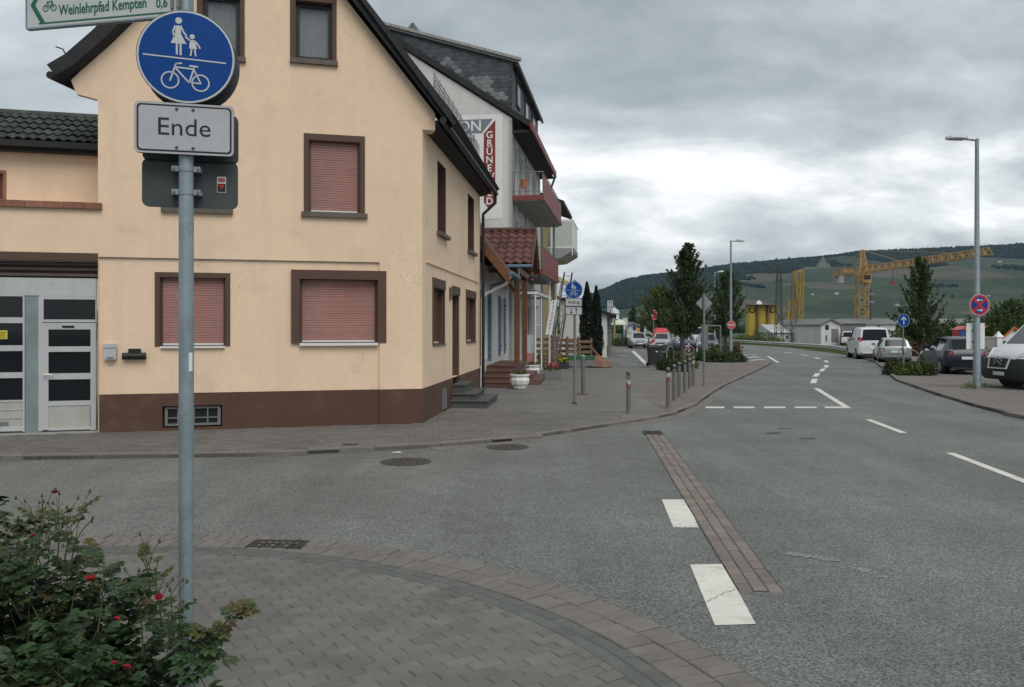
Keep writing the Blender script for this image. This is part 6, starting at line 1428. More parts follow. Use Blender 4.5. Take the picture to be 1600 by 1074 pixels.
w_ = car(MINIBUS, 'white van behind the blue car in the car park', p_white, 'van', cars_l, 'parked_van', 1); place(w_, at(1086, 512, 88).x, 88, 0, 1, 0, 1.0)
r_ = car(HATCH, 'grey hatchback at the right end of the car park, by the info shelter', p_grey, group=cars_l, detail=1); place(r_, at(1115, 512, 62).x, 64, -.2, -1, 0, .95)
wt = car(VAN, 'white van driving far down the street between the parked cars', p_white, 'van', name='parked_van', detail=1); place(wt, at(1021, 512, 112).x, 112, 0, -1, 0, .95)
# ================================================================ TREES, BEDS, HEDGES, ROSES
def tree(name, label, base, H, crown_lo, Rm, prof, m, nclump, nleaf, lsz, trunk_r, group=None, lean=0.0, asp=.6, cl=.32, cat='tree'):
    t = thing(name, label, cat, tuple(base), group); bx, by, bz = base
    tm_ = MB(); top = V((bx + lean, by, bz + H * .9)); mid = V((bx + lean * .4, by, bz + H * .45))
    tm_.tube([V(base) + V((0, 0, -.1)), V(base) + V((0, 0, .3)), mid, top], [trunk_r * 1.3, trunk_r, trunk_r * .7, trunk_r * .12], 10)
    tr = tm_.build('trunk', m_bark, t, smooth=50); lm = MB(); pts = []
    for k in range(nclump):
        f = (k + rnd.random()) / nclump; z = crown_lo + (H - crown_lo) * f; R = np.interp(f, [p[0] for p in prof], [p[1] for p in prof]) * Rm
        a = rnd.uniform(0, 6.283); rr = R * math.sqrt(rnd.uniform(.2, 1.0)) * rnd.choice((1, 1, .75, 1.2)); fx = lean * z / H
        c = V((bx + fx + rr * math.cos(a), by + rr * math.sin(a), bz + z))
        s = V((bx + fx * .8, by, bz + max(crown_lo * .7, z - rr * 1.35 - .25)))
        lm.tube([s, (s + c) / 2 - V((0, 0, rr * .06)), c], [trunk_r * .28 * (1 - f * .6), trunk_r * .15, trunk_r * .04], 5, False)
        n = int(nleaf * .62 * rnd.uniform(.4, 1.5)); sp = Rm * cl * rnd.uniform(.4, .8)
        u = rng.uniform(.28, 1.2, n)[:, None]; d = rng.normal(size=(n, 3)) * sp * .42 * (1.3 - u * .85)      # foliage follows each limb, thinning to its tip
        pts.append(np.array(s) + (np.array(c) - np.array(s)) * u + d)
    lm.build('limbs', m_bark, t); leaves('crown', np.concatenate(pts), lsz, m, t, asp=asp); return t
cone = [(0, .55), (.15, .95), (.35, 1), (.6, .75), (.85, .38), (1, .08)]; oval = [(0, .5), (.25, .95), (.5, 1), (.75, .8), (1, .25)]; roundp = [(0, .6), (.3, 1), (.6, .95), (.85, .6), (1, .2)]
b = gp(1063, 571); tree('roadside_tree', 'dark conical tree rising from the left flower bed behind the bollards', (b.x + .05, b.y, 0), at(1076, 382, b.y).z, 1.9, 1.42, cone, m_leaf_dk, 120, 150, .14, .13, 'young trees along the road', lean=.35, cl=.27)
b = at(1134, 512, 62); tree('roadside_tree', 'broad dark tree beside the faded no entry sign', (b.x, 62, 0), at(1135, 424, 62).z, 1.7, 1.45, oval, m_leaf_dk, 105, 140, .16, .12, 'young trees along the road', cl=.30)
b = gp(1438, 577, .05); tree('roadside_tree', 'slender open tree in the bed right of the blue arrow sign', (b.x, b.y, .05), at(1436, 405, b.y).z, 1.55, 1.05, [(0, .55), (.2, 1), (.45, .95), (.7, .6), (1, .12)], m_leaf_dk, 95, 105, .12, .10, 'young trees along the road', cl=.26)
b = at(1030, 512, 105); tree('broad_tree', 'lighter green round tree behind the bright no entry sign', (b.x, 105, 0), at(1028, 449, 105).z, .9, 2.5, roundp, m_leaf_y, 110, 190, .26, .2)
b = at(990, 512, 130); tree('fir_tree', 'distant dark fir tree at the end of the street', (b.x, 130, -.5), at(990, 478, 130).z + .5, .5, 1.9, [(0, 1), (.5, .55), (1, .05)], m_leaf_dk, 70, 90, .25, .15)
b = at(1010, 512, 140); tree('broad_tree', 'low dark tree far down the street left of the light green one', (b.x, 140, -1), 4.6, .6, 3.4, roundp, m_leaf_dk, 70, 120, .3, .2)
b = at(1100, 512, 95); tree('broad_tree', 'bushy dark green tree behind the car park', (b.x, 95, 0), 2.9, .4, 3.4, roundp, m_leaf_dk, 90, 140, .22, .2)
b = at(1060, 512, 125); tree('broad_tree', 'mid green tree far behind the parked blue car', (b.x, 125, -1), 4.3, .4, 4.0, roundp, m_leaf, 90, 120, .3, .2)
b = at(1582, 512, 62); tree('broad_tree', 'dark leafy tree behind the gabled booth at the right edge', (b.x, 62, 0), at(1580, 470, 62).z, .5, 1.9, roundp, m_leaf, 110, 150, .17, .15)
b = at(1552, 512, 52); tree('broad_tree', 'lower bushy tree behind the white board on the lamp', (b.x, 52, 0), at(1552, 487, 52).z, .3, 1.5, roundp, m_leaf, 70, 150, .15, .12)
b = at(1640, 512, 50); tree('broad_tree', 'dark tree at the far right beyond the panel van', (b.x, 50, 0), 4.2, .5, 2.2, roundp, m_leaf_dk, 80, 150, .17, .15)
def shrub(name, label, c, R, n, lsz, m, cat='shrub', group=None, asp=.45, stems=0):
    t = thing(name, label, cat, tuple(c), group); u = rng.normal(size=(n, 3)); u /= np.linalg.norm(u, axis=1)[:, None]; u[:, 2] = np.abs(u[:, 2]); f = rng.uniform(0, 1, n) ** .4
    bump = 1 + .22 * np.sin(u[:, 0] * 7 + c[0]) * np.cos(u[:, 1] * 6 + c[1]) + .12 * np.sin(u[:, 0] * 17 + u[:, 2] * 11)
    leaves('foliage', np.array(c) + u * (f * bump)[:, None] * np.array(R), lsz, m, t, asp=asp)
    mb = MB()
    for k in range(9): a = rnd.uniform(0, 6.28); r = rnd.uniform(.2, .7); mb.tube([V(c) + V((0, 0, -.05)), V(c) + V((math.cos(a) * r * R[0], math.sin(a) * r * R[1], R[2] * rnd.uniform(.6, .95)))], [.02, .006], 4, False)
    mb.build('stems', m_bark, t); return t
gb = 'low shrubs in the roadside beds'
for i, (px, py, rx, ry, rz, m, lab) in enumerate(((1043, 580, .5, .7, .55, m_leaf_bed, 'green shrub at the left end of the left bed, next to the dustbin'), (1060, 582, .55, .7, .5, m_leaf_bed, 'low shrub in the middle of the left bed, behind the bollards'), (1074, 577, .45, .7, .42, m_leaf_y, 'yellowish shrub at the right end of the left bed'),
        (1100, 564.5, .55, .8, .6, m_leaf_dk, 'dark shrub at the left end of the bed behind the diamond sign post'), (1115, 567, .6, .8, .55, m_leaf_bed, 'olive shrub second from the left in the lamp post bed'), (1132, 567.5, .65, .8, .6, m_leaf_dk, 'dark shrub around the foot of the lamp post'), (1150, 567, .55, .8, .55, m_leaf_bed, 'olive shrub right of the lamp post, near the road tip'),
        (1402, 586, .55, .7, .55, m_leaf_bed, 'dry grassy shrub at the road corner of the right bed'), (1420, 588, .6, .6, .5, m_leaf_y, 'yellowish grassy shrub in the middle of the right bed'), (1440, 588, .6, .6, .58, m_leaf_bed, 'olive shrub at the right end of the right bed'))):
    c = gp(px, py); shrub('bed_shrub', lab, (c.x, c.y, .02), (rx, ry, rz), 1900, .12, m, group=gb)
c = gp(1151, 560); shrub('bed_shrub', 'reddish brown shrub rising behind the lamp post bed', (c.x, c.y, .3), (.35, .4, .75), 500, .12, m_pallet if False else leafmat('russet_leaf', (.12, .06, .035)), group=gb)
for i, (px, py) in enumerate(((1052, 566), (1128, 553), (1105, 556))):
    c = gp(px, py); shrub('bed_shrub', ['dark low shrub behind the first bike hoop', 'green shrub far behind the lamp post, by the road', 'dark shrub under the info shelter'][i], (c.x, c.y, 0), (1.2, .9, .7), 1300, .15, (m_leaf_dk, m_leaf_bed, m_leaf_dk)[i], group=gb)
# hedges on the right
for i, (px0, px1, Y, h, m, lab) in enumerate(((1392, 1450, 66, 2.2, m_leaf_y, 'light green hedge bush behind the silver estate'), (1426, 1486, 60, 2.3, m_leaf_y, 'yellow-green hedge bush left of the donation container'), (1462, 1535, 58, 2.3, m_leaf, 'green hedge bush behind the donation container'), (1425, 1450, 54, .95, leafmat('rust_leaf', (.13, .05, .025)), 'low rust-red bush right of the slender tree'))):
    c = at((px0 + px1) / 2, 512, Y); shrub('hedge_bush', lab, (c.x, Y, 0), ((px1 - px0) / 2 * Y / F * 1.15, 1.2, h), 8500 if h > 1 else 900, .22, m, 'hedge', 'hedge bushes on the right')
for i, (px, Y, w_, h, m) in enumerate(((1172, 118, 3.2, 2.1, m_leaf), (1196, 116, 3.0, 2.4, m_leaf_y), (1155, 112, 2.2, 1.9, m_leaf), (1352, 120, 3.0, 2.0, m_leaf), (1378, 110, 2.6, 2.1, m_leaf_y))):
    c = at(px, 512, Y); shrub('embankment_bush', ['green bush under the yellow silos', 'yellow-green bush right below the silos', 'bush at the left end of the guardrail by the silos', 'green bush right of the small white van', 'yellow-green bush behind the white minibus'][i], (c.x, Y, ground_z(c.x, Y)), (w_, 1.6, h), 2200, .28, m, 'bush', 'bushes beyond the guardrail')
# grass verge outside the bend, with blades
vg = [(22.3, 54), (23.95, 61.75), (26.35, 79.7), (25.85, 96.5), (22, 112.3), (14, 122.3), (0, 128.3), (0, 131), (15, 125.5), (24, 115), (29, 97), (29.5, 79), (28, 60), (27.5, 54)]
verge = sheet('grass_verge', vg, .03, m_grass, None, 'structure', .3)
mb = MB(); pts = []
for (x0, y0), (x1, y1) in zip(vg[:4], vg[1:5]):
    n = 4500; f = rng.uniform(0, 1, n); o = rng.uniform(.1, 3.2, n); pts.append(np.stack([x0 + (x1 - x0) * f + o, y0 + (y1 - y0) * f, rng.uniform(.03, .10, n)], 1))
lo_ = leaves('verge_grass', np.concatenate(pts), .14, m_leaf_y, None, asp=.22); lo_['kind'] = 'stuff'
pts = []
for px, py, n in ((1517, 607, 90), (1540, 606, 40)): c = gp(px, py, .05); pts.append(np.array(c) + rng.normal(size=(n, 3)) * np.array([.12, .12, .04]) + np.array([0, 0, .06]))
gt_ = leaves('grass_tuft', np.concatenate(pts), .16, m_leaf_y, None, asp=.15); tag(gt_, kind='stuff')

# ---------------------------------------------------------------- rose bush in the foreground
rb = thing('rose_bush', 'dark leafy rose bush with small red blooms around the foot of the sign post', 'rose bush', (-2.1, 3.2, .02))
def leaflet(p, d, n, L, W_, V_, F_):
    s = d.cross(n).normalized(); k = len(V_); st = ((0, .0), (.22, .78), (.5, 1.0), (.78, .62), (1, 0)); cup, droop = rnd.uniform(.05, .16), rnd.uniform(.04, .2)
    V_.append(p)
    for f, w_ in st[1:4]:
        c = p + d * L * f - n * L * droop * f * f; V_ += [c + s * W_ * w_ + n * L * cup * w_, c - n * L * .02, c - s * W_ * w_ + n * L * cup * w_]
    V_.append(p + d * L - n * L * droop)
    F_ += [(k, k + 1, k + 2), (k, k + 2, k + 3)]
    for i in (1, 4): F_ += [(k + i, k + i + 3, k + i + 4, k + i + 1), (k + i + 1, k + i + 4, k + i + 5, k + i + 2)]
    F_ += [(k + 7, k + 10, k + 8), (k + 8, k + 10, k + 9)]
def comp_leaf(p, d, up, L, V_, F_):
    d = d.normalized(); n = (up - d * up.dot(d)); n = n.normalized() if n.length > 1e-3 else V((0, 0, 1)); s = d.cross(n).normalized()
    k = len(V_); V_ += [p + s * .0012, p - s * .0012, p + d * L * .62 - s * .0012 - n * L * .05, p + d * L * .62 + s * .0012 - n * L * .05]; F_.append((k, k + 1, k + 2, k + 3))
    for f, sd in ((.32, 1), (.32, -1), (.58, 1), (.58, -1), (.62, 0)):
        q = p + d * L * f - n * L * .04; dd = (d * .55 + s * sd * .85 - n * .18).normalized() if sd else (d - n * .25).normalized()
        leaflet(q, dd, (n + s * sd * .25).normalized(), L * rnd.uniform(.36, .48), L * .14, V_, F_)
lt_ = []
for i in range(6):
    vv, ff = [], []; comp_leaf(V((0, 0, 0)), V((1, 0, 0)), V((0, 0, 1)), .105, vv, ff); m_ = MB(); m_.v, m_.f = vv, ff; me = m_.mesh('leaf'); lt_.append(me)
lt_d = []; lt_y = []
for me in lt_:
    a = me.copy(); a.materials.append(m_rose_leaf); lt_d.append(a); b2 = me.copy(); b2.materials.append(m_rose_young); lt_y.append(b2)
def top_h(x):                                  # height of the bush along X (metres)
    return np.interp(x, [-4.2, -3.2, -2.6, -2.2, -1.95, -1.7, -1.45, -1.25], [.95, 1.02, 1.04, .98, .88, .78, .56, .28])
canes = MB(); LV = []                          # leaf placements: point, direction, up, length, young
BL = []
def cane(p0, p1, bend, r0, young, density=1.0, tip=False):
    p0, p1 = V(p0), V(p1); n = 7; P_ = []
    for i in range(n + 1):
        f = i / n; P_.append(p0 + (p1 - p0) * f + V(bend) * math.sin(math.pi * f))
    canes.tube(P_, [r0 * (1 - .75 * i / n) for i in range(n + 1)], 5, False)
    L = (p1 - p0).length; k = int(L / .026 * density)
    for j in range(k):
        f = rnd.uniform(.25, 1.0); i = min(int(f * n), n - 1); p = P_[i] + (P_[i + 1] - P_[i]) * (f * n - i); t = (P_[i + 1] - P_[i]).normalized()
        a = rnd.uniform(0, 6.283); o = V((math.cos(a), math.sin(a), rnd.uniform(-.2, .55))); d = (o + t * .35).normalized()
        LV.append((p, d, (V((0, 0, 1)) + t * .3).normalized(), rnd.uniform(.07, .125) * (1 if not young else .8), young and f > .55))
    return P_
for i in range(125):
    x = rnd.uniform(-3.9, -1.25); y = rnd.uniform(2.45, 4.0)
    if x > -.43 * y: continue
    h = float(top_h(x)) * rnd.uniform(.62, 1.0) * (1 - .10 * max(0, y - 3.5)); yb = rnd.uniform(2.6, 3.8)
    cane((x * .9 - .2 + rnd.uniform(-.25, .25), (y + yb) / 2, .02), (x, y, h), (rnd.uniform(-.1, .1), rnd.uniform(-.1, .1), .05), .006, rnd.random() < .16, .95)
for i in range(760):                           # side shoots filling the volume
    x = rnd.uniform(-3.8, -1.15); y = rnd.uniform(2.4, 4.0); h = float(top_h(x)) * rnd.uniform(.3, .98); d = V((rnd.uniform(-1, 1), rnd.uniform(-1, .6), rnd.uniform(-.1, .9))).normalized() * rnd.uniform(.1, .24)
    if x + d.x > -.395 * (y + d.y): continue
    cane((x, y, h - .08), V((x, y, h)) + d, (0, 0, .02), .003, rnd.random() < .07, 1.15)
# the arching shoot right of the pole
q = at(288, 1010, 3.45); e_ = at(388, 955, 3.25); P_ = cane(q + V((-.25, .05, -.2)), q, (0, 0, .02), .006, False, .8); cane(q, at(345, 985, 3.35), (0, 0, .02), .005, True, 2.2); cane(at(345, 985, 3.35), e_, (0, 0, .035), .004, True, 2.6); cane(at(300, 1005, 3.4), at(335, 1030, 3.3), (0, 0, .03), .004, False, 2.2); cane(q, at(300, 1062, 3.2), (.02, 0, .03), .004, False, 2.2)
# upright sprays with spent buds
def spray(px, py, Y, lx):
    p1 = at(px, py, Y); p0 = V((p1.x - lx, p1.y + rnd.uniform(-.1, .1), p1.z - rnd.uniform(.24, .34))); P_ = cane(p0, p1, (.01, 0, .0), .0035, True, .35)
    for k in range(rnd.randint(5, 9)):
        s = P_[rnd.randint(3, 6)]; t = s + V((rnd.uniform(-.06, .06), rnd.uniform(-.05, .05), rnd.uniform(.03, .1))); canes.tube([s, (s + t) / 2 + V((0, 0, .01)), t], .0015, 4, False); BL.append((t, 'bud', .007))
    return p1
for a in ((8, 815, 3.3, .0), (22, 812, 3.4, .02), (48, 790, 3.4, .0), (66, 788, 3.35, .0), (88, 776, 3.4, .03), (75, 800, 3.5, .0), (105, 800, 3.3, .05), (125, 790, 3.3, .08), (122, 850, 3.3, .05), (160, 858, 3.2, .0), (225, 855, 3.2, .0), (232, 880, 3.15, -.02), (266, 915, 3.2, .03), (210, 905, 3.1, .0)): spray(*a)
canes.build('canes', m_cane, rb)
# young leaves and deep leaves: nearest 300 as leaves of their own, the rest in two joined masses
LV.sort(key=lambda q: (q[0].y, q[0].x)); vis = [q for q in LV if 0 < CX + F * q[0].x / q[0].y < 420 and 740 < HY + F * (EYE - q[0].z) / q[0].y < 1080]
vis.sort(key=lambda q: q[0].y - .5 * (q[0].z)); ind = vis[:296]; ids = set(id(q) for q in ind)
for p, d, up_, L, yg in ind:
    n = (up_ - d * up_.dot(d)).normalized(); s = n.cross(d); M_ = Matrix((d, s, n)).transposed().to_4x4(); o = _o('leaf', rnd.choice(lt_y if yg else lt_d), rb); o.rotation_euler = M_.to_euler(); o.location = p - WL[rb]; k = L / .105; o.scale = (k, k, k)
for nm, mm, yy in (('more_leaves', m_rose_leaf, False), ('more_young_leaves', m_rose_young, True)):
    vv, ff = [], []
    for q in LV:
        if id(q) in ids or q[4] != yy: continue
        comp_leaf(q[0], q[1], q[2], q[3], vv, ff)
    m_ = MB(); m_.v, m_.f = vv, ff; fast(m_, nm, mm, rb, 'stuff')
# blooms: cupped petals in three whorls
def bloom_mesh():
    mb = MB()
    for w_, (n, R, h, tilt) in enumerate(((5, .024, .010, 1.0), (5, .019, .018, .6), (4, .012, .022, .25))):
        for j in range(n):
            a = 2 * math.pi * (j + .5 * (w_ % 2)) / n; c, s = math.cos(a), math.sin(a); o = V((c, s, 0)); t = V((-s, c, 0)); r0 = .004
            A = [o * r0 - t * .005, o * r0 + t * .005, o * R * .8 + t * .014 + V((0, 0, h * .7)), o * R * tilt + t * .008 + V((0, 0, h * 1.1)), o * R * tilt - t * .008 + V((0, 0, h * 1.1)), o * R * .8 - t * .014 + V((0, 0, h * .7))]
            mb.face([A[0], A[1], A[2], A[5]]); mb.face([A[5], A[2], A[3], A[4]])
    me = mb.mesh('bloom'); me.materials.append(m_rose); return me
bm_ = bloom_mesh()
for px, py, Y, s in ((85, 771, 3.4, 1.1), (141, 905, 3.0, 1.25), (248, 934, 3.1, 1.1), (182, 969, 3.0, 1.0), (197, 1045, 2.85, 1.15), (52, 839, 3.2, .9), (178, 1037, 2.9, .8)):
    s *= .58; p = at(px, py, Y); o = piece('bloom', bm_, rb, p, rnd.uniform(0, 6), (s, s, s), rnd.uniform(.2, .7))
bud = MB().lathe([(.001, -.008), (.006, -.003), (.005, .004), (.001, .01)], (0, 0, 0), 6).mesh('bud'); bud.materials.append(m_cane)
for p, _, r in BL: piece('bud', bud, rb, p, 0, None, rnd.uniform(-.3, .3))
# ================================================================ GUARDRAIL, HARBOUR, HILLS
gpts = [(1347, 558.5), (1343, 557.5), (1323, 547), (1310, 543.5), (1296, 541.5), (1262, 539), (1229, 537.3), (1190, 535), (1147, 532.6), (1120, 531.5)]
gY = [59, 60, 63, 66, 69, 76, 83, 90, 97, 100]
gr = thing('guardrail', 'long galvanised guardrail along the outside of the bend, its end dipping to the ground', 'guardrail', (24, 70, 0))
P_ = [at(a, b, y) for (a, b), y in zip(gpts, gY)]
P_ = [V((p.x, p.y, max(p.z + .12, .42) if i > 1 else (.12, .2)[i])) for i, p in enumerate(P_)]
mb = MB()
for p, q in zip(P_, P_[1:]):
    t = (q - p).normalized(); n = V((-t.y, t.x, 0)).normalized(); pr = [(.0, -.31), (.07, -.27), (.07, -.20), (.0, -.155), (.07, -.11), (.07, -.04), (0, 0), (-.012, -.31)]
    for (d0, z0), (d1, z1) in zip(pr[:-1], pr[1:-1]): mb.face([p + n * d0 + V((0, 0, z0)), q + n * d0 + V((0, 0, z0)), q + n * d1 + V((0, 0, z1)), p + n * d1 + V((0, 0, z1))])
mb.build('rail', mat('pale_guardrail', (.5, .5, .46), .6, var=.12), gr)
for k in range(26):
    f = 2 + k * (len(P_) - 3.01) / 25; i = int(f); p = P_[i] + (P_[i + 1] - P_[i]) * (f - i); MB().box((p.x - .05, p.y - .05, -.1), (p.x + .05, p.y + .05, p.z - .02)).build('post', m_galdk, gr)
zg = -1.23
# yellow silos
Ys = 175; x0, x1 = at(1165, 512, Ys).x, at(1213, 512, Ys).x; zt = at(1190, 477, Ys).z
si = thing('yellow_silos', 'row of yellow cement silos with a walkway on top, left of the cranes', 'silo', (x0, Ys, zg)); wq = (x1 - x0) / 3
for k in range(3):
    c = x0 + wq * (k + .5); MB().lathe([(wq * .5, zg), (wq * .5, zt - .2), (wq * .46, zt)], (c, Ys, 0), 20).build('silo', m_yel, si, smooth=40)
    fr = Fr((c, Ys - wq * .5 - .02), (1, 0)); mb = MB(); mb.stroke(fr, [(-.55, zt - .7), (-.5, zt - 1.4), (.1, zt - 1.6), (.5, zt - 1.3), (.55, zt - .7)], .22, 0, .03)
    if k != 1: mb.build('dark_mark', m_ink, si)
MB().box((x0 - .1, Ys - 2.2, zt + .01), (x1 + .8, Ys + 1.2, zt + .13)).build('walkway', m_galdk, si); MB().lathe([(.65, zt + .14), (.6, zt + .5), (.3, zt + .85), (.02, zt + .95)], (x0 + wq * 1.3, Ys, 0), 14).build('dome', m_white, si, smooth=50)
mb = MB()
for k in range(9): xx = x0 + (x1 - x0) * k / 8; mb.beam((xx, Ys - 2.1, zt + .13), (xx, Ys - 2.1, zt + .9), .05)
mb.beam((x0, Ys - 2.1, zt + .9), (x1, Ys - 2.1, zt + .9), .05); mb.build('railing', m_galdk, si)
MB().tube([(x0 + wq, Ys - 1.6, zg), (x0 + wq, Ys - 1.6, zt)], .12).build('pipe', m_rust, si); MB().tube([(x0 + wq * 2, Ys - 1.6, zg), (x0 + wq * 2, Ys - 1.6, zt)], .12).build('pipe', m_rust, si)
# lattice pylons
def pylon(px, ytop, Y, w0, w1, n, m, label, t_=.10, name='lattice_pylon', cat='pylon'):
    c = at(px, 512, Y); h = at(px, ytop, Y).z; t = thing(name, label, cat, (c.x, Y, zg), 'lattice pylons by the silos'); MB().lattice((c.x, Y, zg), (c.x, Y, h), w0, w1, n, t_).build('lattice', m, t)
    for z in (h * .93, h * .8): MB().beam((c.x - 1.0, Y, z), (c.x + 1.0, Y, z), .12).build('cross_arm', m, t)
    return t
pylon(1217, 415, 150, 1.3, .55, 14, m_pylon, 'dark green lattice pylon right of the yellow silos'); pylon(1240, 441, 165, 1.25, .6, 12, m_rust, 'brownish lattice pylon in front of the folded yellow crane')
# folded yellow crane
c = at(1240, 512, 190); fc = thing('folded_crane', 'folded yellow crane standing upright between pylon and warehouse', 'crane', (c.x, 190, zg)); a, b = at(1251, 512, 190), at(1246, 424, 190)
MB().lattice((c.x - 1.3, 190, zg), at(1238, 470, 190), 1.6, 1.4, 9, .18).build('mast', m_yel, fc); MB().lattice(V((at(1250, 512, 190).x, 190, 3.0)), at(1253, 426, 190), .9, .7, 12, .14).build('jib', m_yel, fc); MB().lattice(at(1249, 470, 190), at(1242, 426, 190), .8, .6, 7, .14).build('strut', m_yel, fc)
mb = MB(); mb.beam(at(1240.5, 425, 190), at(1254.5, 423.5, 190), .35); mb.build('head', m_yel, fc); MB().box((c.x - 4.6, 189, zg), (c.x - .6, 192, 3.2)).build('ballast_frame', m_yel, fc)
# tower crane
Yc = 200; b0 = at(1347, 512, Yc); tcn = thing('tower_crane', 'orange-yellow tower crane with its long jib reaching to the right over the hill', 'crane', (b0.x, Yc, zg))
zj = at(1347, 432, Yc).z; MB().lattice((b0.x, Yc, zg), (b0.x, Yc, zj), 2.35, 2.35, 9, .26).build('mast', m_crane, tcn)
ap = at(1347, 391, Yc); MB().lattice((b0.x, Yc, zj + 1.3), ap, 1.9, .5, 6, .22).build('tower_top', m_crane, tcn)
MB().box((b0.x - 1.3, Yc - 1.3, zj), (b0.x + 1.3, Yc + 1.3, zj + 1.25)).build('slewing_ring', m_crane, tcn); cb = MB().box((b0.x - .9, Yc - 2.9, zj - 1.7), (b0.x + 1.0, Yc - 1.31, zj + .3)).build('cab', m_crane, tcn); MB().box((b0.x - .7, Yc - 2.96, zj - .9), (b0.x + .8, Yc - 2.901, zj + .1)).build('cab_window', m_glass, cb)
j0 = V((b0.x, Yc - 1, zj + 1.6)); Yt = 139.0; j1 = at(1545, 392.5, Yt); MB().lattice(j0, j1, 1.5, 1.2, 30, .2, True).build('jib', m_crane, tcn)
k0 = V((b0.x, Yc + 1, zj + 1.0)); k1 = at(1304, 436, 214); k1.z = zj + 1.0; mb = MB(); mb.beam(k0, k1, 1.2, .35); mb.lattice(k0 + V((0, 0, .7)), k1 + V((0, 0, .7)), 1.0, 1.0, 6, .12); mb.build('counter_jib', m_crane, tcn)
MB().box((k1.x - .1, k1.y - 1.2, k1.z - 1.9), (k1.x + 1.9, k1.y + 1.0, k1.z + .1)).build('counterweight', m_concrete, tcn); w1 = k0 + (k1 - k0) * .5; MB().box((w1.x - 1.0, w1.y - .7, w1.z + .3), (w1.x + 1.0, w1.y + .7, w1.z + 1.3)).build('winch_box', m_crane, tcn)
mb = MB()
for f in (.35, .75): mb.beam(ap, j0 + (j1 - j0) * f + V((0, 0, .8)), .09)
mb.beam(ap, k1 + V((0, 0, .5)), .09); mb.build('tie_bar', m_crane, tcn)
hk = j0 + (j1 - j0) * .3; mb = MB(); mb.tube([hk, hk + V((0, 0, -3.6))], .05, 5); mb.build('hoist_rope', m_black, tcn); MB().box((hk.x - .3, hk.y - .3, hk.z - 4.2), (hk.x + .3, hk.y + .3, hk.z - 3.6)).build('hook_block', m_red, tcn)
# dark radio mast beside it
c = at(1360, 512, 195); rm = thing('floodlight_mast', 'dark thin floodlight mast just right of the tower crane', 'mast', (c.x, 195, zg)); MB().tube([(c.x, 195, zg), (c.x, 195, at(1360, 452, 195).z)], .22, 8).build('pole', m_pylon, rm)
for yy in (462, 474): z = at(1360, yy, 195).z; MB().box((c.x - .7, 194.6, z), (c.x + .9, 195.4, z + .6)).build('lamp_box', m_galdk, rm)
# warehouses
m_wroof, m_groof, m_wwall = mat('pale_sheet_roof', (.5, .51, .5), .6, var=.08, vs=.3), mat('grey_sheet_roof', (.16, .165, .165), .7, var=.12, vs=.3), mat('warehouse_wall', (.62, .62, .6), .8, var=.1, vs=.3, streak=(.8, .2))
def shed(name, label, px0, px1, Y, yb, ye, yr, dep, mw, mr_, wins, gable=False, cat='warehouse'):
    l, r = at(px0, 512, Y).x, at(px1, 512, Y).x; zb, ze, zr_ = zg - .05, at(0, ye, Y).z, at(0, yr, Y).z; t = thing(name, label, cat, (l, Y, zb)); mb = MB()
    if gable:
        xm = (l + r) / 2; mb.prism([(l, Y, zb), (r, Y, zb), (r, Y, ze), (xm, Y, zr_ - .2), (l, Y, ze)], (0, dep, 0)); mb.build('wall', mw, t)
        for q in (l - .3, r + .3): MB().prism([(q, Y - .4, ze - .15), (q, Y - .4, ze + .1), (xm, Y - .4, zr_ + .05), (xm, Y - .4, zr_ - .18)], (0, dep + .6, 0)).build('roof', mr_, t)
    else:
        mb.box((l, Y, zb), (r, Y + dep, ze)); mb.build('wall', mw, t); MB().prism([(l - .3, Y - .4, ze + .01), (l - .3, Y + dep / 2, zr_), (l - .3, Y + dep + .3, ze + .01)], (r - l + .6, 0, 0)).build('roof', mr_, t)
    for (a, b, c, d, m_) in wins: xa, xb = at(a, 512, Y).x, at(b, 512, Y).x; MB().box((xa, Y - .05, at(0, d, Y).z), (xb, Y - .004, at(0, c, Y).z)).build('door' if d > 530 else 'window', m_, t)
    return t
shed('low_warehouse', 'long low white shed with pale roof behind the guardrail', 1207, 1286, 165, 533, 520, 507, 14, m_wwall, m_wroof, [(1228, 1232, 525, 529, m_glass2), (1249, 1255, 524, 529, m_glass), (1262, 1268, 524, 528, m_glass)])
shed('rear_shed', 'white shed behind the long low one, left of the gabled warehouse', 1222, 1300, 190, 530, 513, 505, 12, m_wwall, m_wroof, [])
shed('gabled_warehouse', 'small white gabled warehouse with grey roller door', 1283, 1313, 150, 537, 508, 498, 26, m_wwall, m_groof, [(1289.5, 1295, 508, 515.5, m_glass), (1299, 1310, 514, 535, m_galdk), (1290, 1292, 524, 533, m_glass2)], True)
shed('grey_warehouse', 'grey-brown warehouse section right of the gabled one', 1313.2, 1352, 152, 536, 506, 498, 20, mat('brown_wall', (.22, .18, .16), .85), m_groof, [(1326, 1350, 506.5, 530, m_galdk)])
shed('long_hall', 'long grey roofed hall stretching across behind the hedge', 1352, 1560, 185, 536, 507, 497, 26, m_wwall, m_groof, [(1371, 1374, 509, 518, m_glass2), (1400, 1403, 509, 518, m_glass2), (1425, 1428, 509, 518, m_glass2), (1445, 1448, 509, 518, m_glass2)])
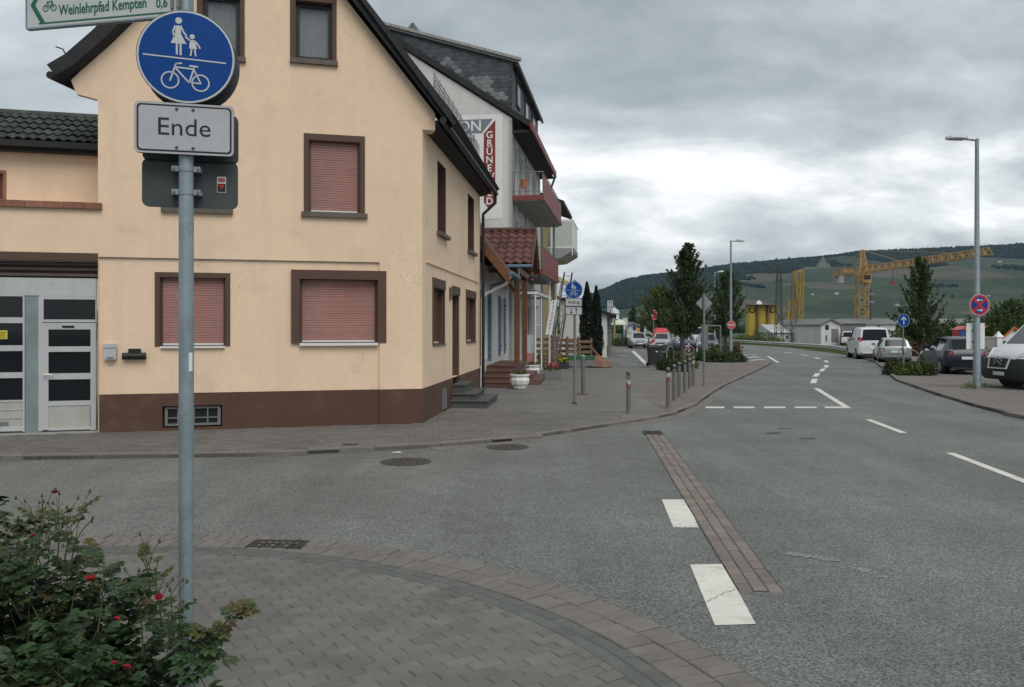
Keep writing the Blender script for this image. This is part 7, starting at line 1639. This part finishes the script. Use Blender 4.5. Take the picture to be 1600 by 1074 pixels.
# street clutter far down on the left
Yd = 95; c = at(966, 512, Yd); pv2 = thing('garden_pavilion', 'green garden pavilion with a pale domed canopy far down the street', 'pavilion', (c.x, Yd, 0)); ze, zt = at(0, 508, Yd).z, at(0, 498.5, Yd).z
MB().lathe([(1.0, ze), (1.0, ze + .06), (.85, ze + (zt - ze) * .45), (.5, ze + (zt - ze) * .8), (.05, zt), (.02, zt + .25)], (c.x, Yd, 0), 16).build('canopy', mat('pale_canopy', (.55, .6, .5), .7), pv2, smooth=40)
m_gpost = mat('dark_green_metal', (.03, .07, .04), .6)
for a in range(6): q = (c.x + .9 * math.cos(a * 1.047), Yd + .9 * math.sin(a * 1.047)); MB().tube([(q[0], q[1], 0), (q[0], q[1], ze)], .06).build('post', m_gpost, pv2)
for k in range(10): xx = c.x - 1.6 + k * .36; MB().box((xx, Yd - 1.3, 0), (xx + .1, Yd - 1.25, 1.1)).build('fence_bar', m_gpost, pv2)
Yd = 88; c = at(960, 512, Yd); lt2 = thing('lantern_column', 'pale ornamental lantern column left of the pavilion dome', 'lantern', (c.x, Yd, 0)); zt = at(0, 480, Yd).z
MB().tube([(c.x, Yd, 0), (c.x, Yd, zt - 1.4)], .09).build('column', mat('ochre_paint', (.4, .27, .1), .7), lt2); MB().lathe([(.3, zt - 1.4), (.5, zt - 1.3), (.5, zt - .75), (.3, zt - .7)], (c.x, Yd, 0), 12).build('lantern', m_white, lt2); MB().lathe([(.6, zt - .69), (.45, zt - .35), (.1, zt - .12), (.02, zt + .1)], (c.x, Yd, 0), 12).build('hood', m_signw, lt2)
Yd = 100; c = at(976.5, 512, Yd); ps = thing('pylon_sign', 'pale vertical sign panel right of the pavilion', 'sign', (c.x, Yd, 0)); MB().fb(Fr((c.x, Yd), (1, 0)), -.28, .28, -.08, .08, at(0, 515.5, Yd).z, at(0, 497, Yd).z).build('panel', m_signw, ps); MB().tube([(c.x, Yd, 0), (c.x, Yd, 2)], .06).build('post', m_galdk, ps)
for px, py, m_, Yd, lab, nm in ((991, 513, m_blue, 105, 'small blue sign far down the street', 'far_sign'), (997, 516, mat('amber_sign', (.6, .28, .02), .6), 98, 'small amber sign far down the street beside the blue one', 'far_sign'), (1058, 510, m_blue, 80, 'blue parking sign behind the dark tree trunk', 'parking_sign'), (1043, 509, m_blue, 92, 'slim blue sign left of the dark tree trunk', 'parking_sign')):
    c = at(px, py, Yd); t = thing(nm, lab, 'sign', (c.x, Yd, 0)); MB().fb(Fr((c.x, Yd), (1, 0)), -.2, .2, .05, .08, c.z - .26, c.z + .26).build('panel', m_, t); MB().tube([(c.x, Yd, 0), (c.x, Yd, c.z + .3)], .05).build('post', m_galdk, t)
Yd = 96; l, r = at(1022, 512, Yd).x, at(1052, 512, Yd).x; rt_ = thing('red_market_tent', 'red roofed market stall with yellow front behind the parked cars', 'stall', (l, Yd, 0)); z0, z1, z2 = at(0, 530, Yd).z, at(0, 526, Yd).z, at(0, 520, Yd).z
z0, z1, z2 = .3, 1.0, 1.85
MB().prism([(l, Yd, z1), (r, Yd, z1), (r - .6, Yd + 1.5, z2), (l + .6, Yd + 1.5, z2)], (0, 1.5, 0)).build('roof', mat('tent_red', (.5, .06, .07), .7), rt_); MB().box((l + .2, Yd + .3, 0), (r - .2, Yd + 2.5, z1 - .01)).build('front', mat('tent_yellow', (.55, .36, .1), .7), rt_)
c = at(969, 512, 90); shrub('street_hedge', 'low clipped hedge at the end of the pavement, left', (c.x, 86, 0), (1.6, 3.5, .9), 1600, .2, m_leaf_bed, 'hedge')
gh = at(985, 512, 120); t = shed('far_house', 'small white house far down the street behind the signs', 982, 996, 118, 520, 509, 504, 6, m_hotelw, m_groof, [], True, 'house')
gwall = thing('garden_wall', 'beige garden wall continuing past the low white building', 'wall', (9, 72, 0)); wl0 = V((7.8, 66, 0)); MB().fb(Fr(wl0, (.12, .99)), 0, 22, -.2, 0, 0, 1.5).build('masonry', mat('beige_wall', (.4, .34, .25), .9, var=.15, vs=1), gwall); MB().fb(Fr(wl0, (.12, .99)), -.05, 22.05, -.25, .05, 1.501, 1.6).build('coping', m_concrete, gwall)

# ---------------------------------------------------------------- hills across the river
RX = [-1500, -600, -200, 60, 123, 192, 209, 272, 331, 385, 523, 660, 763, 832, 1000, 1150, 1231, 1500, 2200, 3000]; RZ = [60, 40, 30, 34, 51, 79, 85, 114, 126, 131, 151, 163, 172, 182, 189, 196, 200, 205, 180, 150]
def ridge_z(x): return np.interp(x, RX, RZ)
def sm(t): t = np.clip(t, 0, 1); return t * t * (3 - 2 * t)
def hill_z(x, y):
    R = ridge_z(x); t = (y - 760) / (2000 - 760); f = np.where(t < 1, np.clip(t, 0, 1) ** 1.12, 1.0) ; f = f * (1 - .35 * sm((t - 1) / .6)); 
    return -2 + (R + 2) * f + 4 * np.sin(x * .011 + y * .007) * np.clip(t, 0, 1) * (1 - np.clip(t, 0, 1)) * 3
hx = np.arange(-900, 2600, 22.0); hy = np.concatenate([np.arange(720, 2060, 30.0), np.arange(2060, 2900, 90.0)]); X_, Y_ = np.meshgrid(hx, hy); Z_ = hill_z(X_, Y_)
me = bpy.data.meshes.new('hill'); nx, ny = len(hx), len(hy); me.vertices.add(nx * ny); me.vertices.foreach_set('co', np.stack([X_, Y_, Z_], -1).ravel())
idx = np.arange(nx * ny).reshape(ny, nx); q = np.stack([idx[:-1, :-1], idx[:-1, 1:], idx[1:, 1:], idx[1:, :-1]], -1).reshape(-1, 4); me.loops.add(q.size); me.loops.foreach_set('vertex_index', q.ravel().astype(np.int32)); me.polygons.add(len(q)); me.polygons.foreach_set('loop_start', np.arange(0, q.size, 4, dtype=np.int32)); me.update(calc_edges=True); me.polygons.foreach_set('use_smooth', [True] * len(q))
mh = bpy.data.materials.new('vineyard_slope'); mh.use_nodes = True; t = mh.node_tree; n_ = t.nodes; bsd = n_['Principled BSDF']; bsd.inputs['Roughness'].default_value = .95; bsd.inputs['Specular IOR Level'].default_value = .1
pos = n_.new('ShaderNodeNewGeometry').outputs['Position']; mp = n_.new('ShaderNodeMapping'); mp.inputs['Scale'].default_value = (.012, .0065, .0); mp.inputs['Rotation'].default_value = (0, 0, .25); t.links.new(pos, mp.inputs[0])
no = n_.new('ShaderNodeTexNoise'); no.inputs['Scale'].default_value = 2.0; no.inputs['Detail'].default_value = 3; t.links.new(mp.outputs[0], no.inputs['Vector'])
ad = n_.new('ShaderNodeMix'); ad.data_type = 'VECTOR'; ad.inputs['Factor'].default_value = .18; t.links.new(mp.outputs[0], ad.inputs['A']); t.links.new(no.outputs['Color'], ad.inputs['B'])
vo = n_.new('ShaderNodeTexVoronoi'); vo.inputs['Scale'].default_value = 1.15; t.links.new(ad.outputs['Result'] if False else ad.outputs[1], vo.inputs['Vector'])
sp_ = n_.new('ShaderNodeSeparateColor'); t.links.new(vo.outputs['Color'], sp_.inputs[0]); rp_ = n_.new('ShaderNodeValToRGB'); t.links.new(sp_.outputs[0], rp_.inputs[0]); E = rp_.color_ramp.elements; rp_.color_ramp.interpolation = 'LINEAR'
E[0].position = 0; E[0].color = (.033, .048, .027, 1); E[1].position = 1; E[1].color = (.105, .082, .062, 1)
for p, c in ((.3, (.042, .058, .031, 1)), (.55, (.052, .066, .038, 1)), (.72, (.05, .064, .036, 1)), (.84, (.085, .082, .055, 1))): e = E.new(p); e.color = c
wv_ = n_.new('ShaderNodeTexNoise'); wv_.inputs['Scale'].default_value = .05; wv_.inputs['Detail'].default_value = 6; wv_.inputs['Roughness'].default_value = .7; t.links.new(pos, wv_.inputs['Vector']); mr2 = n_.new('ShaderNodeMapRange'); t.links.new(wv_.outputs[0], mr2.inputs[0])
for i, v in enumerate((.3, .7, .72, 1.25)): mr2.inputs[i + 1].default_value = v
mp3 = n_.new('ShaderNodeMapping'); mp3.inputs['Scale'].default_value = (.006, .035, .0); mp3.inputs['Rotation'].default_value = (0, 0, .08); t.links.new(pos, mp3.inputs[0]); n3 = n_.new('ShaderNodeTexNoise'); n3.inputs['Scale'].default_value = 1.0; n3.inputs['Detail'].default_value = 5; t.links.new(mp3.outputs[0], n3.inputs['Vector']); mr3 = n_.new('ShaderNodeMapRange'); t.links.new(n3.outputs[0], mr3.inputs[0])
for i, v in enumerate((.35, .65, .78, 1.2)): mr3.inputs[i + 1].default_value = v
mm3 = n_.new('ShaderNodeMath'); mm3.operation = 'MULTIPLY'; t.links.new(mr2.outputs[0], mm3.inputs[0]); t.links.new(mr3.outputs[0], mm3.inputs[1])      # vineyard terraces and tracks
vm_ = n_.new('ShaderNodeVectorMath'); vm_.operation = 'SCALE'; t.links.new(rp_.outputs[0], vm_.inputs[0]); t.links.new(mm3.outputs[0], vm_.inputs['Scale']); t.links.new(vm_.outputs[0], bsd.inputs['Base Color'])
me.materials.append(mh); tag(_o('hill', me), kind='structure')
# forest along the top: thousands of low crowns, one mass
ico = bmesh.new(); bmesh.ops.create_icosphere(ico, subdivisions=1, radius=1.0); iv = np.array([v.co[:] for v in ico.verts]); fi = np.array([[v.index for v in f.verts] for f in ico.faces]); ico.free()
N_ = 60000; fx = rng.uniform(-300, 2100, N_); fy = rng.uniform(1180, 2080, N_); zz = hill_z(fx, fy); R_ = ridge_z(fx)
edge_ = np.where(fx < 430, .52, .77) + .05 * np.sin(fx * .021) + .04 * np.sin(fx * .05 + 1) + .03 * np.sin(fy * .03)
keep = (zz / R_ > edge_) & ~((np.abs(fx - 752) < 42) & (fy < 1985) & (fy > 1760)); clus = np.sin(fx * .013 + 2) * np.sin(fy * .011 + fx * .004) ; keep |= (zz / R_ > .40) & (clus > .86) & (rng.uniform(0, 1, N_) < .6)
fx, fy, zz = fx[keep], fy[keep], zz[keep]; n = len(fx); r = rng.uniform(2.6, 4.6, n); hgt = rng.uniform(2.2, 4.4, n) * np.where(rng.uniform(0, 1, n) < .02, 1.5, 1)
vv = iv[None] * np.stack([r, r, hgt], -1)[:, None, :] * rng.uniform(.8, 1.2, (n, len(iv), 1)) + np.stack([fx, fy, zz + hgt * .45], -1)[:, None, :]
ff = (fi[None] + (np.arange(n) * len(iv))[:, None, None]).reshape(-1, 3); me = bpy.data.meshes.new('forest'); me.vertices.add(n * len(iv)); me.vertices.foreach_set('co', vv.ravel()); me.loops.add(ff.size); me.loops.foreach_set('vertex_index', ff.ravel().astype(np.int32)); me.polygons.add(len(ff)); me.polygons.foreach_set('loop_start', np.arange(0, ff.size, 3, dtype=np.int32)); me.update(calc_edges=True)
me.materials.append(mat('forest_crown', (.014, .024, .016), .95, var=.25, vs=.02, isl=.4, spec=.1)); tag(_o('forest', me), kind='stuff')
# monument terrace on the ridge
def hp(px, py):                                # point on the hill under a pixel
    lo, hi = 760.0, 2000.0
    for _ in range(60):
        m_ = (lo + hi) / 2; p = at(px, py, m_)
        if p.z > float(hill_z(np.array(p.x), np.array(m_))): lo = m_
        else: hi = m_
    return at(px, py, lo)
m_mon = mat('monument_stone', (.16, .16, .15), .9, var=.1, vs=.1); c = hp(1288, 418); mo = thing('hill_monument', 'grey stone monument on a pale terrace high on the wooded ridge', 'monument', tuple(c)); S = c.y / F
MB().box((c.x - 34 * S, c.y - 10, c.z - 8), (c.x + 30 * S, c.y + 25, c.z - .5)).build('terrace', mat('terrace_stone', (.17, .15, .12), .9, var=.2, vs=.1), mo); MB().box((c.x - 9 * S, c.y, c.z - .4), (c.x + 9 * S, c.y + 18, c.z + 6 * S)).build('lower_plinth', m_mon, mo); MB().hexa([V((c.x + a * S * w_, c.y + 9 + b * 5, c.z + z * S)) for z, w_ in ((6, 5.5), (13, 3.2)) for a, b in ((-1, -1), (1, -1), (1, 1), (-1, 1))]).build('upper_plinth', m_mon, mo); MB().lathe([(2.2 * S, 13 * S), (1.6 * S, 15 * S), (1.2 * S, 17 * S), (.7 * S, 18.4 * S), (.2 * S, 19.2 * S)], c + V((0, 9, 0)), 8).build('statue', m_mon, mo)
for i, (px, py, w_, h) in enumerate(((1308, 460, 5, 3), (1270, 461, 4, 2), (1403, 478, 5, 3), (1545, 463, 4, 2), (1563, 410, 5, 2.5), (955, 497, 4, 3))):
    c = hp(px, py); S = c.y / F; t = thing('hillside_house', ['tiny white house among the vineyards below the monument', 'tiny white house left of the other, below the monument', 'tiny white house low on the slope left of the slender tree', 'tiny white house on the slope right of the lamp pole', 'tiny pale house at the forest edge far right', 'tiny pale house at the foot of the hill on the left'][i], 'house', tuple(c), 'houses on the hillside')
    MB().box((c.x - w_ / 2 * S, c.y, c.z - 3), (c.x + w_ / 2 * S, c.y + 8, c.z + h * S * .6)).build('wall', m_white, t); MB().prism([(c.x - w_ / 2 * S - .3, c.y - .4, c.z + h * S * .6), (c.x - w_ / 2 * S - .3, c.y + 4, c.z + h * S * 1.15), (c.x - w_ / 2 * S - .3, c.y + 8.4, c.z + h * S * .6)], (w_ * S + .6, 0, 0)).build('roof', m_groof, t)
# treeline at the foot of the hill, one far mass
n = 5200; fx = rng.uniform(-100, 420, n); fy = rng.uniform(420, 700, n); pts_ = np.stack([fx, fy, np.zeros(n)], 1)
r = rng.uniform(1.5, 3.2, n)[:900]; P3 = pts_[:900]; hgt = rng.uniform(2.0, 4.5, 900)
vv = iv[None] * np.stack([r, r, hgt], -1)[:, None, :] * rng.uniform(.75, 1.25, (900, len(iv), 1)) + (P3 + np.array([0, 0, -1.2]))[:, None, :] + np.stack([0 * hgt, 0 * hgt, hgt * .6], -1)[:, None, :]
ff = (fi[None] + (np.arange(900) * len(iv))[:, None, None]).reshape(-1, 3); me = bpy.data.meshes.new('riverside_wood'); me.vertices.add(900 * len(iv)); me.vertices.foreach_set('co', vv.ravel()); me.loops.add(ff.size); me.loops.foreach_set('vertex_index', ff.ravel().astype(np.int32)); me.polygons.add(len(ff)); me.polygons.foreach_set('loop_start', np.arange(0, ff.size, 3, dtype=np.int32)); me.update(calc_edges=True)
me.materials.append(mat('riverside_crown', (.03, .05, .022), .95, var=.25, vs=.05, isl=.4, spec=.1)); tag(_o('riverside_wood', me), kind='stuff')
# thin summer haze over the valley
hz = MB().box((-3100, -480, -5), (3100, 5100, 262)).build('haze', None, None); tag(hz, kind='stuff')
mhz = bpy.data.materials.new('haze_air'); mhz.use_nodes = True; t = mhz.node_tree; t.nodes.remove(t.nodes['Principled BSDF']); pvn = t.nodes.new('ShaderNodeVolumePrincipled')
pvn.inputs['Color'].default_value = (.50, .76, 1.0, 1); pvn.inputs['Density'].default_value = .00007; pvn.inputs['Anisotropy'].default_value = .2; t.links.new(pvn.outputs[0], t.nodes['Material Output'].inputs['Volume'])
hz.data.materials.append(mhz)
bpy.context.view_layer.update()
